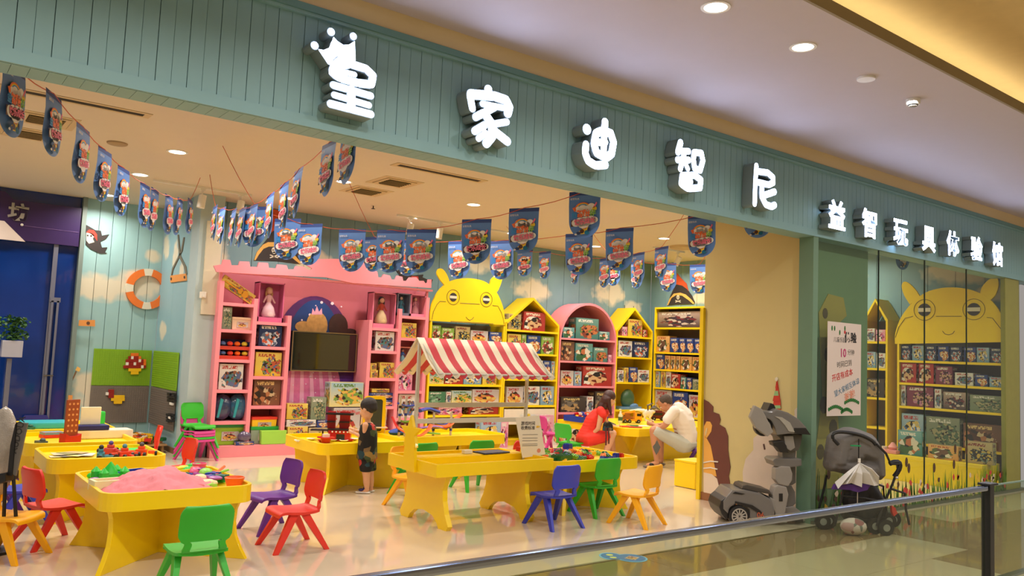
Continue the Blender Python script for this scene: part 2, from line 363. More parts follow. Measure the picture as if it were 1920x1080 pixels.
letter('sign_letter', 'large lit white sign character with a roof stroke, second from left', [
    ([(1030, 378)], 26), ([(940, 402), (1060, 412), (1120, 432), (1138, 468), (1130, 500)], 27), ([(935, 405), (948, 475)], 22),
    ([(1000, 452), (1105, 472)], 18), ([(1060, 470), (965, 520)], 22), ([(1010, 500), (1048, 555), (1050, 620), (1020, 655)], 26),
    ([(960, 592), (1010, 562)], 22), ([(980, 630), (1015, 602)], 19), ([(1060, 556), (1125, 545)], 20), ([(1058, 590), (1128, 645)], 25)], (540, 30), 2.743, 0)
letter('sign_letter', 'large lit white sign character with a round dot at its left', [
    ([(1322, 255)], 58), ([(1526, 175), (1518, 260)], 48), ([(1500, 270), (1590, 300), (1622, 400), (1600, 530), (1540, 575), (1430, 520), (1402, 420), (1425, 300), (1500, 270)], 48),
    ([(1520, 200), (1512, 480)], 44), ([(1450, 400), (1530, 400)], 40), ([(1312, 430), (1302, 520), (1335, 610), (1420, 662), (1530, 655)], 46)], (880, 200), 6, 0)
letter('sign_letter', 'large lit white sign character with two stacked boxes at right', [
    ([(242, 120), (210, 235)], 46), ([(212, 222), (345, 228)], 40), ([(205, 335), (345, 338)], 42), ([(290, 250), (240, 450)], 40), ([(290, 350), (335, 450)], 34),
    ([(415, 240), (505, 250), (525, 345), (490, 470), (420, 445), (405, 330), (415, 240)], 42),
    ([(262, 535), (420, 530), (500, 590), (488, 690), (335, 698), (250, 640), (262, 535)], 44), ([(280, 610), (370, 612)], 42)], (1240, 250), 6.75, 0)
letter('sign_letter', 'large lit white sign character nearest to the small letters', [
    ([(1202, 412), (1190, 600), (1180, 890)], 38), ([(1222, 482), (1345, 498), (1412, 558), (1415, 625), (1360, 652), (1230, 620)], 40),
    ([(1272, 670), (1270, 800), (1320, 900), (1395, 928), (1432, 908)], 43), ([(1300, 785), (1430, 740)], 42)], (1240, 250), 6.75, 0)
SL = [('益', 7.89, 3.10, 'first'), ('智', 8.56, 3.10, 'second'), ('玩', 9.24, 3.10, 'third'), ('具', 9.92, 3.10, 'fourth'), ('体', 10.55, 3.11, 'fifth'), ('验', 11.22, 3.12, 'sixth'), ('馆', 11.86, 3.12, 'last')]
for ch, x, z, n in SL:
    o = thing('small_sign_letter', 'small lit white sign character, %s in the row of small ones' % n, 'sign letter', (x, 4.825, z), 0, 'small lit letters of the shop sign')
    text_bm(MB(), ch, .33, 0, -.06, 0, ext=.17, off=.028).build('letter_body', SIGNS, o)
    text_bm(MB(), ch, .33, 0, -.118, 0, ext=.008, off=.022).build('lit_face', SIGNW, o)

# ================================================================== CEILING FIXTURES
def downlight(x, y, z, r, label, group, first=[None]):
    key = r
    o = thing('downlight', label, 'ceiling light', (x, y, z), 0, group)
    if (r, 'm') not in _tx:
        a = MB().lathe([(r*.86, .004), (r*.88, -.006), (r*1.12, -.006), (r*1.14, .004)], seg=28, cap=False).build('trim_ring', WHT, o, smooth=True)
        b = MB().lathe([(.001, -.0035), (r*.87, -.0035)], seg=28, cap=False).build('lamp_glass', LAMP, o)
        _tx[(r, 'm')] = (a.data, b.data)
    else:
        piece('trim_ring', _tx[(r, 'm')][0], (0, 0, 0), o); piece('lamp_glass', _tx[(r, 'm')][1], (0, 0, 0), o)
RN = ['front', 'second', 'third', 'rear']
for j, y in enumerate(STORE_Y):
    for i, x in enumerate(STORE_X):
        if y > 12.5 and x > 2.5: continue
        if x > 12: continue
        downlight(x, y, 3.68, .1, 'round warm downlight in the %s ceiling row, %s from left' % (RN[j], ORD[i]), 'downlights in the shop ceiling')
for i, x in enumerate((3.08, 4.065, 5.047)):
    downlight(x, 3.29, 3.90, .085, 'round recessed downlight in the mall ceiling, %s from left' % ORD[i], 'downlights in the mall ceiling')
def disc_thing(name, label, cat, loc, prof, m, seg=24): return tag(MB().at(loc).lathe(prof, seg=seg).build(name, m, None, smooth=True), label, cat)
q = onZ(1624, 146, 3.9); disc_thing('ceiling_speaker', 'small flat white disc on the mall ceiling', 'speaker', q, [(.03, -.018), (.068, -.016), (.07, -.001)], WHT)
q = onZ(1712, 186, 3.9)
o = thing('smoke_detector', 'white dome smoke detector on the mall ceiling', 'smoke detector', q)
MB().lathe([(.055, -.001), (.058, -.03), (.05, -.05)], seg=24).build('body', WHT, o, smooth=True)
MB().lathe([(.036, -.05), (.034, -.062), (.02, -.07)], seg=20).build('sensor_cap', P('grey_plastic', (150, 145, 135), .5), o, smooth=True)
MB().lathe([(.040, -.051), (.040, -.055)], seg=20).build('slot', BLK, o)
q = onZ(220, 268, 3.68); disc_thing('ceiling_speaker', 'flat beige round speaker on the shop ceiling by the pennants', 'speaker', q, [(.09, -.02), (.1, -.015), (.105, -.001)], P('beige_grille', (170, 145, 110), .7))
q = onZ(1280, 462, 3.68); disc_thing('ceiling_vent', 'round dark-edged air vent above the corner shelf', 'vent', q, [(.1, -.05), (.22, -.04), (.24, -.001)], P('vent_beige', (190, 165, 125), .6))
q = onZ(700, 386, 3.68)
o = thing('sprinkler', 'small dark sprinkler head hanging from the shop ceiling', 'sprinkler', q)
MB().tube([(0, 0, 0), (0, 0, -.04)], .008).build('stem', P('dark_brass', (60, 50, 40), .4, metal=.6), o); MB().lathe([(.028, -.04), (.03, -.045)], seg=12).build('deflector', MATS['dark_brass'], o)
def ceiling_vent(x, y, s, label):
    o = thing('ceiling_vent', label, 'vent', (x, y, 3.68), 0, 'square air vents in the shop ceiling')
    for k, (a, zz) in enumerate(((1, -.004), (.74, -.012))):
        i = a*.78; MB().shell([(-s*a, -s*a), (s*a, -s*a), (s*a, s*a), (-s*a, s*a), (-s*a, -s*a)], [(-s*i, -s*i), (s*i, -s*i), (s*i, s*i), (-s*i, s*i), (-s*i, -s*i)], zz, 0, ax='z').build('frame', P('vent_cream', (206, 182, 140), .6), o)
    MB().box(-s*.57, s*.57, -s*.57, s*.57, -.003, -.001).build('opening', P('vent_dark', (46, 36, 24), .8), o)
    me = None
    for k in range(6):
        yy = -s*.5+k*s*.2
        if me is None: me = MB().at((0, 0, 0), (.7, 0, 0)).box(-s*.56, s*.56, -.018, .018, -.001, .001).build('slat', MATS['vent_cream'], o); me.location = (0, yy, -.014); me = me.data
        else: piece('slat', me, (0, yy, -.014), o)
ceiling_vent(4.86, 9.66, .27, 'square slatted ceiling vent, farther of the middle pair'); ceiling_vent(4.84, 8.86, .27, 'square slatted ceiling vent, nearer of the middle pair')
ceiling_vent(1.03, 8.95, .27, 'square slatted ceiling vent, nearer of the left pair'); ceiling_vent(.96, 9.72, .27, 'square slatted ceiling vent, farther of the left pair')
for x, y, lb in ((4.95, 7.97, 'long narrow slot vent near the middle downlight'), (1.15, 8.02, 'long narrow slot vent at the left near the pennants')):
    o = thing('linear_vent', lb, 'vent', (x, y, 3.68), 0, 'long slot vents in the shop ceiling')
    MB().shell([(-.62, -.09), (.62, -.09), (.62, .09), (-.62, .09), (-.62, -.09)], [(-.56, -.045), (.56, -.045), (.56, .045), (-.56, .045), (-.56, -.045)], -.006, 0, ax='z').build('frame', MATS['vent_cream'], o)
    MB().box(-.56, .56, -.045, .045, -.003, -.001).build('opening', MATS['vent_dark'], o)
def track(x0, x1, y, heads, label, tilt=0):
    o = thing('track_light', label, 'track light', ((x0+x1)/2, y, 3.68)); c = (x0+x1)/2
    MB().box(x0-c, x1-c, -.018, .018, -.03, -.001).build('rail', WHT, o)
    for hx in heads:
        h = MB().at((hx-c, 0, 0)).box(-.03, .03, -.02, .02, -.055, -.03).tube([(0, 0, -.055), (0, 0, -.14)], .012).build('spot_arm', WHT, o)
        MB().at((hx-c, -.0, -.2), (tilt, .12, 0)).lathe([(.03, .09), (.05, .085), (.052, -.09), (.04, -.092)], seg=20).build('spot_head', WHT, h, smooth=True)
a = onZ(290, 335, 3.68); b = onZ(470, 365, 3.68); track(a.x, b.x, (a.y+b.y)/2, [onZ(376, 352, 3.68).x, onZ(448, 363, 3.68).x], 'white ceiling track with two spots by the left corner')
a = onZ(733, 404, 3.68); b = onZ(965, 432, 3.68); track(a.x, b.x, (a.y+b.y)/2, [onZ(753, 409, 3.68).x, onZ(815, 416, 3.68).x, onZ(870, 422, 3.68).x], 'white ceiling track with three spots above the pink shelf')
a = onZ(1225, 462, 3.68); b = onZ(1300, 470, 3.68); track(a.x, b.x, a.y, [onZ(1268, 470, 3.68).x], 'white tilted spot on a short track near the column', .5)

# ================================================================== PENNANTS
BLUF = P('pennant_blue', (98, 140, 208), .55, var=.08); NAVY = P('pennant_navy_hem', (52, 78, 146), .6); STR = P('red_string', (200, 84, 50), .6)
PRM = [P('print_'+n, c, .6, var=.02) for n, c in (('white', (246, 238, 232)), ('orange', (250, 120, 60)), ('sky', (64, 150, 220)), ('green', (150, 200, 80)), ('pink', (250, 120, 150)), ('yellow', (246, 206, 50)), ('brown', (90, 52, 36)), ('navy', (40, 60, 110)), ('teal', (10, 110, 150)), ('red', (200, 50, 50)))]
FWD, FHT = .30, .42
def flag_mesh():
    mb = MB(); hw = FWD/2; r = hw; n = 10; rows = [0, -.03, -.12, -.2, FHT and -(FHT-r)]
    def y(z, x): return .012*math.sin(x*9)*(z/.42)+.006*math.sin(z*14)
    L = []
    prof = [(hw, 0), (hw, -.035), (hw, -.13), (hw, -(FHT-r))]+[(r*math.cos(PI/2*k/n), -(FHT-r)-r*math.sin(PI/2*k/n)) for k in range(1, n+1)]
    for w_, z in prof: L.append([mb.v((w_*(-1+2*j/6)*.999 if w_ > .001 else (j-3)*1e-5, y(z, w_*(-1+2*j/6)), z)) for j in range(7)])
    for a, b in zip(L, L[1:]):
        for j in range(6): mb.f([a[j], a[j+1], b[j+1], b[j]], 1 if a is L[0] else 0)
    return mb
def flag_print():
    mb = MB(); Yp = -.016
    def blob(cx, cz, rx, rz, mi, yy=0, n=14): mb.prism([(cx+rx*math.cos(2*PI*k/n), cz+rz*math.sin(2*PI*k/n)) for k in range(n)], Yp-yy, Yp-yy+.0015, mi)
    W_ = FWD
    text_bm(mb, 'boring'[:0]+'益智玩具', .022, -.09, Yp, -.075, 0, ext=.01)
    o = [(math.cos(PI*k/12)*.075-.01, math.sin(PI*k/12)*.055-.155) for k in range(13)]
    for s_, mi in ((1, 1), (.86, 5), (.72, 2)): mb.shell([(p[0]*s_+.0, (p[1]+.155)*s_-.155) for p in o], [(p[0]*s_*.85, (p[1]+.155)*s_*.85-.155) for p in o], Yp, Yp+.001, mi)
    for x, z, r in ((-.05, -.165, .028), (-.01, -.155, .032), (.035, -.16, .03), (.07, -.135, .026), (.0, -.185, .04), (.05, -.18, .03)): blob(x, z, r*1.25, r, 0, .001)
    mb.prism([(-.11, -.15), (-.08, -.14), (-.072, -.175), (-.09, -.185)], Yp-.002, Yp, 1)
    mb.prism([(.085, -.15), (.115, -.1), (.125, -.11), (.1, -.155)], Yp-.002, Yp, 4); blob(.1, -.16, .022, .02, 5, .002)
    for ch, x, z, mi, h in (('益', -.088, -.235, 2, .058), ('智', -.035, -.228, 1, .068), ('陪', .025, -.222, 1, .068), ('伴', .085, -.22, 3, .06)): text_bm(mb, ch, h, x, Yp-.004, z, mi, ext=.01, off=.03)
    for x, z, r in ((-.07, -.285, .03), (-.03, -.278, .036), (.02, -.272, .038), (.07, -.262, .034), (.1, -.26, .024), (0, -.29, .04)): blob(x, z, r*1.45, r*1.15, 0, .003)
    for ch, x, z in (('快', -.06, -.298), ('乐', -.012, -.294), ('成', .038, -.288), ('长', .086, -.282)): text_bm(mb, ch, .054, x, Yp-.006, z, 4, ext=.01, off=.03)
    mb.prism([(-.12, -.26), (-.1, -.26), (-.095, -.315), (-.12, -.32)], Yp-.002, Yp, 6)
    mb.prism([(-.08, -.39), (-.02, -.345), (.005, -.315), (.05, -.325), (.06, -.375), (.0, -.385)], Yp-.001, Yp, 5)
    blob(.012, -.325, .02, .016, 9, .002); blob(-.012, -.36, .02, .02, 6, .002); blob(.035, -.372, .024, .02, 8, .003); blob(-.045, -.378, .022, .014, 7, .003); blob(-.07, -.388, .012, .008, 0, .004); blob(.05, -.345, .012, .02, 7, .003)
    return mb
_f = [None]
def string_of_flags(lst, lab, ang=None, ends=(), jit=.12):
    d0, d1 = 1520*FHT/lst[0][2], 1520*FHT/lst[-1][2]
    A = onD(lst[0][0], lst[0][1], d0); B = onD(lst[-1][0], lst[-1][1], d1); a = math.atan2(B.y-A.y, B.x-A.x)
    n = Vector((-math.sin(a), math.cos(a), 0)); pos = []
    for (px, py, h) in lst:
        v = ray(px, py); t = (A-CAM).dot(n)/v.dot(n); q = CAM+v*t
        if q.y < 5.2: q = CAM+v*(5.2/v.y)
        pos.append(q)
    mid = (A+B)/2; fa = a if (math.sin(a)*(-mid.x)-math.cos(a)*(-mid.y)) > 0 else a+PI
    root = thing('pennant_string', 'thin red string carrying pennants '+lab[1], 'string', pos[0]*1.0)
    for k, p in enumerate(pos):
        lb = 'blue printed pennant, %s %s' % (ORD[k], lab[0])
        g = 'blue pennants '+lab[1]; rz = fa+random.uniform(-jit, jit)
        if _f[0] is None:
            f = flag_mesh().build('pennant', [BLUF, NAVY], None, smooth='all'); pr = flag_print().build('printed_picture', PRM, f); _f[0] = (f.data, pr.data)
        else:
            f = piece('pennant', _f[0][0], (0, 0, 0), None); pr = piece('printed_picture', _f[0][1], (0, 0, 0), f)
        f.location = p; f.rotation_euler = (random.uniform(-.06, .06), 0, rz); tag(f, lb, 'pennant', g)
    dA = (pos[0]-pos[1]).normalized()*.5; dB = (pos[-1]-pos[-2]).normalized()*.5
    eA = pos[0]+dA; eB = pos[-1]+dB
    for e in (eA, eB): e.z = 3.675; e.y = min(max(e.y, 5.1), 11.98); e.x = min(e.x, 12.9)
    pts = [eA]+pos+[eB]
    full = []
    for p, q in zip(pts, pts[1:]):
        for k in range(4): t = k/4; m_ = p.lerp(q, t); m_.z -= .02*math.sin(PI*t); full.append(m_-pos[0]+Vector((0, 0, .002)))
    full.append(pts[-1]-pos[0]+Vector((0, 0, .002)))
    MB().tube(full, .0035, 5).build('cord', STR, root)
string_of_flags([(27, 125, 134), (101, 176, 126), (156, 238, 118), (197, 281, 106), (232, 315, 95), (272, 345, 86), (291, 355, 79), (317, 367, 75), (338, 373, 69), (357, 374, 65)], ('from the fascia on the left string', 'running from fascia to niche at left'), jit=.06)
string_of_flags([(658, 238, 110), (618, 267, 103), (561, 317, 98), (534, 343, 93), (508, 363, 87), (477, 383, 78), (456, 390, 72), (440, 392, 71), (418, 390, 67), (404, 386, 66)], ('from the fascia on the centre string', 'running from fascia towards the pirate hat'), jit=.06)
string_of_flags([(480, 388, 76), (540, 410, 74), (582, 420, 73), (661, 430, 74), (734, 431, 76), (791, 430, 80), (894, 411, 83), (983, 390, 85), (1097, 359, 88)], ('from left on the long string over the pink shelf', 'crossing above the pink shelf'))
string_of_flags([(702, 444, 66), (768, 450, 67), (862, 452, 67), (942, 451, 69), (1086, 438, 73), (1162, 428, 76), (1316, 403, 82), (1421, 372, 88)], ('from left on the lower string above the hippo shelf', 'crossing above the hippo shelf'))
string_of_flags([(985, 469, 50), (1022, 472, 52), (1080, 480, 52), (1136, 484, 54), (1198, 474, 58), (1241, 463, 60)], ('from left on the far string above the arch shelf', 'above the arched shelf'), jit=.35)
string_of_flags([(1150, 486, 50), (1195, 490, 52), (1252, 494, 53), (1312, 496, 55)], ('from left on the farthest string by the corner', 'along the far corner'), jit=.3)
string_of_flags([(1560, 425, 84), (1695, 445, 76)], ('behind the shop glass', 'behind the shop glass'))

# ================================================================== LEFT WALL THINGS
def decal(name, label, cat, polys, plane, val, mats, thick=.012, parent=None):
    """flat cut-out board on a wall; polys = (pixel points, material index, layer)"""
    mb = MB()
    for pts, mi, lay in polys:
        W_ = [(onY(x, y, val) if plane == 'Y' else onX(x, y, val)) for x, y in pts]
        W2 = [((q.x, q.z) if plane == 'Y' else (q.y, q.z)) for q in W_]
        mb.prism(W2, val-thick-lay*.003, val-.001, mi, ax='y' if plane == 'Y' else 'x')
    return tag(mb.build(name, mats, None), label, cat)
def cr(org, sc, pts): return [(org[0]+a/sc, org[1]+b/sc) for a, b in pts]
def circ(cx, cy, rx, ry, n=16): return [(cx+rx*math.cos(2*PI*k/n), cy+ry*math.sin(2*PI*k/n)) for k in range(n)]
BLKB = P('hat_black', (52, 44, 42), .6); GOLD = P('hat_gold', (232, 180, 90), .6); ORG = P('hat_orange', (214, 84, 36), .6); BONE = P('bone_white', (228, 218, 196), .6); RED = P('sign_red', (206, 60, 44), .5)
def skull(cx, cy, s): return [(circ(cx, cy, s*.5, s*.62), 3, 2), (circ(cx, cy+s*.55, s*.28, s*.25), 3, 2), (circ(cx-s*.2, cy, s*.13, s*.16, 8), 0, 3), (circ(cx+s*.2, cy, s*.13, s*.16, 8), 0, 3)]+[([(cx+a*s*.8, cy+s*.9), (cx+a*s*.9, cy+s*1.08), (cx-a*s*.8, cy+s*1.7), (cx-a*s*.9, cy+s*1.5)], 3, 2) for a in (1, -1)]
o6 = (360, 340)
decal('pirate_hat', 'pirate hat cutout with skull above the pink shelf', 'wall cutout', [
    (cr(o6, 6, [(790, 290), (985, 330), (985, 560), (900, 580), (850, 520)]), 2, 0),
    (cr(o6, 6, [(700, 885), (770, 740), (850, 640), (905, 560), (1000, 545), (1110, 640), (1175, 750), (1222, 905), (1205, 928), (950, 895), (715, 888)]), 0, 1),
    (cr(o6, 6, [(695, 885), (725, 800), (790, 715), (850, 685), (950, 685), (950, 735), (860, 735), (800, 760), (745, 830), (712, 888)]), 1, 2),
    (cr(o6, 6, [(950, 685), (1060, 740), (1150, 830), (1222, 912), (1205, 930), (1110, 850), (1030, 780), (950, 735)]), 1, 2)]+skull(360+918/6, 340+775/6, 9), 'Y', 12.05, [BLKB, GOLD, ORG, BONE])
o9 = (1180, 540)
decal('pirate_hat', 'pirate hat cutout with skull above the corner shelf', 'wall cutout', [
    ([(1270, 512), (1276, 520), (1288, 532), (1292, 548), (1275, 552), (1268, 540)], 2, 0),
    (cr(o9, 9, [(650, 295), (700, 130), (760, 0), (800, -60), (900, -40), (980, 20), (1060, 130), (1110, 245), (1085, 272), (950, 278), (800, 280)]), 0, 1),
    (cr(o9, 9, [(645, 290), (690, 180), (760, 95), (870, 80), (960, 110), (1050, 190), (1105, 255), (1085, 272), (1000, 200), (900, 130), (800, 120), (720, 170), (665, 290)]), 1, 2)]+skull(1180+830/9, 540+155/9, 6), 'X', 12.95, [BLKB, GOLD, ORG, BONE])
o4 = (140, 340)
decal('pirate_flag', 'black pirate flag cutout with skull and red bandana', 'wall cutout', [
    (cr(o4, 4.91, [(105, 400), (190, 450), (240, 455), (250, 500), (315, 488), (285, 530), (235, 555), (250, 610), (300, 608), (275, 650), (295, 662), (235, 665), (150, 625), (100, 580)]), 0, 0),
    (cr(o4, 4.91, [(105, 470), (130, 445), (175, 450), (205, 490), (205, 550), (185, 520), (150, 485)]), 2, 1),
    (cr(o4, 4.91, [(105, 475), (150, 475), (180, 500), (165, 530), (180, 560), (130, 575), (105, 545)]), 1, 1), (cr(o4, 4.91, circ(150, 503, 9, 10, 8)), 0, 2), (cr(o4, 4.91, circ(118, 500, 8, 9, 8)), 0, 2)], 'Y', 13.55, [BLKB, BONE, RED])
decal('pirate_flag', 'torn black pirate flag cutout peeking over the right of the pink shelf', 'wall cutout', [(cr((660, 360), 6, [(480, 868), (512, 890), (545, 848), (590, 905), (680, 940), (800, 928), (790, 960), (850, 985), (905, 985), (890, 1030), (560, 1040), (520, 920)]), 0, 0), (cr((660, 360), 6, [(660, 945), (740, 950), (745, 985), (680, 970)]), 2, 1)], 'Y', 12.05, [BLKB, BONE, RED])
# life buoy painted half on each wall: a flat ring board
def ring_board(px, py, rx, ry):
    a = onY(px-rx, py, 13.55); b = onY(px+rx, py, 13.55); c = (a+b)/2; R = abs(b.x-a.x)/2; zt = onY(px, py-ry, 13.55).z; zb = onY(px, py+ry, 13.55).z; R = (zt-zb)/2
    o = thing('life_buoy', 'orange and white ring buoy on the sky wall', 'life buoy', (c.x, 13.52, (zt+zb)/2))
    for k in range(8):
        a0 = PI/8+k*PI/4 if True else 0; w_ = .32 if k % 2 else PI/4*2-.32
    cur = .25
    for k in range(4):
        for span, m in ((1.12, P('buoy_orange', (236, 120, 44), .5)), (PI/2-1.12, BONE)):
            n = 8; O = [(R*math.cos(cur+span*i/n), R*math.sin(cur+span*i/n)) for i in range(n+1)]; I = [(p[0]*.66, p[1]*.66) for p in O]
            MB().shell(O, I, -.02, .028).build('ring_segment', m, o); cur += span
ring_board(275, 542, 33, 38)
o = decal('swing_board', 'orange plank hanging on a rope painted on the niche wall', 'swing', [
    ([(321, 517), (350, 513), (351, 526), (321, 530)], 0, 1), ([(334, 440), (336, 440), (340, 480), (350, 500), (352, 514), (349, 514), (346, 500), (337, 482)], 1, 0), ([(345, 445), (347, 445), (343, 470), (326, 505), (323, 517), (322, 515), (324, 503), (340, 472)], 1, 0), (circ(323, 523, 1.5, 3, 6), 2, 2), (circ(348, 520, 1.5, 3, 6), 2, 2)], 'X', 3.33, [P('plank_orange', (222, 146, 72), .6), P('rope_grey', (110, 104, 88), .7), BLKB])
decal('wooden_sign', 'orange plank with a round knot beside the blue door', 'sign', [([(148, 600), (178, 600), (178, 612), (147, 611)], 0, 0), (circ(165, 606, 3.4, 3.4, 10), 1, 1)], 'Y', 13.48, [MATS['plank_orange'], P('knot_brown', (96, 62, 40), .7)])
decal('wooden_sign', 'small orange plank low on the left wall beside the blue door', 'sign', [([(128, 741), (136, 741), (135, 754), (127, 754)], 0, 0)], 'Y', 13.48, [MATS['plank_orange']])
decal('painted_brush', 'thin painted broom with yellow head on the left wall', 'wall cutout', [([(141, 694), (145, 687), (151, 691), (148, 697)], 0, 1), ([(142, 695), (144, 697), (132, 722), (130, 722)], 1, 0)], 'Y', 13.5, [GOLD, P('broom_handle', (120, 86, 50), .6)])
# building-brick wall boards
GRNB = P('brick_board_green', (132, 176, 30), .55, var=.04); GRYB = P('brick_board_grey', (122, 112, 104), .55, var=.04)
def stud_board(name, label, x0, x1, z0, z1, mat, plane):
    o = thing(name, label, 'brick board', (x0, 13.52, z0) if plane == 'Y' else (3.30, x1, z0), 0 if plane == 'Y' else -PI/2, 'brick boards on the niche walls')
    L = abs(x1-x0); MB().box(0, L, 0, .02, 0, z1-z0).build('base_slab', mat, o, bevel=.003)
    mb = MB(); nx = int(L/.032); nz = int((z1-z0)/.032)
    for i in range(nx):
        for k in range(nz): x = .012+i*.032; z = .012+k*.032; mb.box(x, x+.016, -.006, 0, z, z+.016)
    mb.build('stud', mat, o, kind='stuff')
stud_board('brick_board', 'green brick board on the left sky wall', 2.46, 3.28, .875, 1.425, GRNB, 'Y'); stud_board('brick_board', 'grey brick board under the green one on the left wall', 2.46, 3.28, .31, .868, GRYB, 'Y')
stud_board('brick_board', 'green brick board on the niche return wall', 12.15, 13.5, .875, 1.425, GRNB, 'X'); stud_board('brick_board', 'grey brick board on the niche return wall', 12.15, 13.5, .31, .868, GRYB, 'X')
def brick_picture(name, label, org, rows, cols, px0, px1, py0, py1, plane, val, pal):
    mb = {}
    o = thing(name, label, 'brick picture', (0, 0, 0))
    for r, row in enumerate(rows):
        for c, ch in enumerate(row):
            if ch == '.': continue
            xa = px0+(px1-px0)*c/len(row); xb = px0+(px1-px0)*(c+1)/len(row); ya = py0+(py1-py0)*r/len(rows); yb = py0+(py1-py0)*(r+1)/len(rows)
            if plane == 'Y': A = onY(xa, ya, val); B = onY(xb, yb, val); args = (A.x, B.x, val-.03, val, B.z, A.z)
            else: A = onX(xa, ya, val); B = onX(xb, yb, val); args = (val-.03, val, min(A.y, B.y), max(A.y, B.y), min(A.z, B.z), max(A.z, B.z))
            MB().box(*args).build('brick', pal[ch], o, bevel=.002, seg=1)
BR = {'r': P('brick_red', (150, 26, 20), .4), 'o': P('brick_orange', (232, 110, 30), .4), 'w': WHT, 'y': P('brick_yellow', (240, 190, 20), .4), 'k': BLK}
brick_picture('brick_toadstool', 'brick picture of a red spotted toadstool on green board', 0, ['...ooo...', '..rwrro..', '.rrrrrwro', '.wrrwrrro', 'rrrrrrrwr', '..yyyyy..', '...yyy...'], 0, 231, 273, 662, 702, 'Y', 13.51, BR)
brick_picture('brick_boat', 'red and yellow brick picture on the grey board', 0, ['.rr....', 'wrr....', '.rryyyy', '..yyyyy', '...yyy.'], 0, 198, 233, 730, 757, 'Y', 13.51, BR)
brick_picture('brick_figure', 'black and white brick figure on the niche board', 0, ['k.k', 'kkk', 'kkk', '.w.'], 0, 317, 331, 736, 760, 'X', 3.295, BR)
brick_picture('brick_patch', 'small black brick patch low on the niche board', 0, ['kkk', 'kwk', 'kkk'], 0, 315, 328, 775, 792, 'X', 3.295, BR)
# power sockets and trunking
MB().box(3.42, 3.64, 11.63, 11.66, 1.98, 3.3).build('trim_cable_panel', P('cable_panel', (206, 196, 172), .6, var=.08), None, kind='structure')
q = onY(380, 553, 11.63); o = thing('wall_socket', 'white socket on the pale panel left of the pink shelf', 'socket', (q.x, 11.628, q.z))
MB().box(-.045, .045, -.012, 0, -.045, .045).build('face_plate', WHT, o, bevel=.004); MB().box(-.015, .015, -.035, -.012, -.03, .0).build('plug', WHT, o, bevel=.003)
# purple sign next door and blue shopfront door
ps = thing('shop_sign', 'dark purple shop sign with a pale character next door', 'sign', (1.0, 13.55, 2.95))
MB().prism([(-4, .02), (1.13, -.02), (1.13, .56), (.25, .56), (.14, .66), (-4, .66)], -.04, .04).build('sign_board', P('purple_panel', (54, 34, 84), .35, var=.2, scale=2), ps)
q = onY(38, 394, 13.5); text_bm(MB(), '坊', .26, q.x-1.02, -.05, q.z-2.95-.13, 0, ext=.05, off=.03).build('character', P('silver_letter', (170, 166, 160), .4, metal=.3), ps)
MB().prism([(-4, -.02), (.44, -.03), (.16, .235), (-4, .235)], -.06, -.041).build('white_panel', P('warm_white_panel', (228, 212, 204), .5), ps)
MB().tube([(.4, -.045, .2), (1.12, -.045, .19)], .003, 5).build('thin_line', P('purple_line', (130, 100, 160), .5), ps)
MB().ball((.38, -.05, .21), .02).build('round_dot', WHT, ps)
GREYM = P('grey_frame', (120, 122, 140), .4, metal=.4)
d = thing('glass_door', 'blue glass shop door with two slim upright bars', 'door', (1.75, 13.58, 0))
xs = [onY(x, y, 13.56).x-1.75 for x, y in ((106, 455), (84, 690), (98, 560), (85, 735), (110, 545), (97, 735))]
MB().box(xs[0]-.03, xs[0]+.03, -.04, 0, .1, 2.95).build('mullion', GREYM, d)
MB().box(xs[2]-.015, xs[2]+.015, -.06, -.03, .1, 2.1).build('door_bar', GREYM, d); MB().box(xs[4]-.015, xs[4]+.015, -.06, -.03, .1, 2.1).build('door_bar', GREYM, d); MB().box(xs[2]-.03, xs[4]+.03, -.06, -.02, 2.08, 2.15).build('door_bar', GREYM, d)
MB().box(xs[4]-.1, xs[4]+.02, -.075, -.055, 1.0, 1.02).build('handle', STEEL, d)
MB().prism([(-.16, 0), (.2, 0), (.2, .36), (.16, .44), (-.12, .44), (-.16, .36)], -.09, -.06).build('floor_panel', P('violet_panel', (50, 50, 130), .4), d)
MB().at((0, -.095, .2)).prism([(.0, -.04), (.05, -.04), (.06, .03), (.04, .07), (.01, .03)], -.004, 0).build('pineapple_print', P('pine_yellow', (240, 200, 70), .5), d)
q = onY(18, 600, 13.3)
o = thing('potted_plant', 'leafy green plant in a pale planter box by the blue door', 'plant', (q.x-.1, 13.2, 0))
MB().box(.02, .27, -.1, .1, 1.27, 1.5).build('planter', P('planter_white', (176, 176, 190), .5), o, bevel=.01)
MB().box(.1, .16, -.03, .03, 0, 1.25).build('stand', GREYM, o)
mb = MB()
for k in range(240):
    a = random.uniform(0, 2*PI); r = random.uniform(0, .2); z = 1.5+random.uniform(0, .32); c = Vector((.15+r*math.cos(a), r*.6*math.sin(a), z)); t = Euler((random.uniform(-1, 1), random.uniform(-1, 1), a)).to_matrix()
    vs = [mb.v(c+t @ Vector(p)) for p in ((0, 0, 0), (.022, .03, .006), (0, .075, 0), (-.022, .03, .006))]; mb.f(vs)
mb.build('foliage', P('leaf_green', (50, 92, 34), .5, var=.4, scale=20), o, kind='stuff')
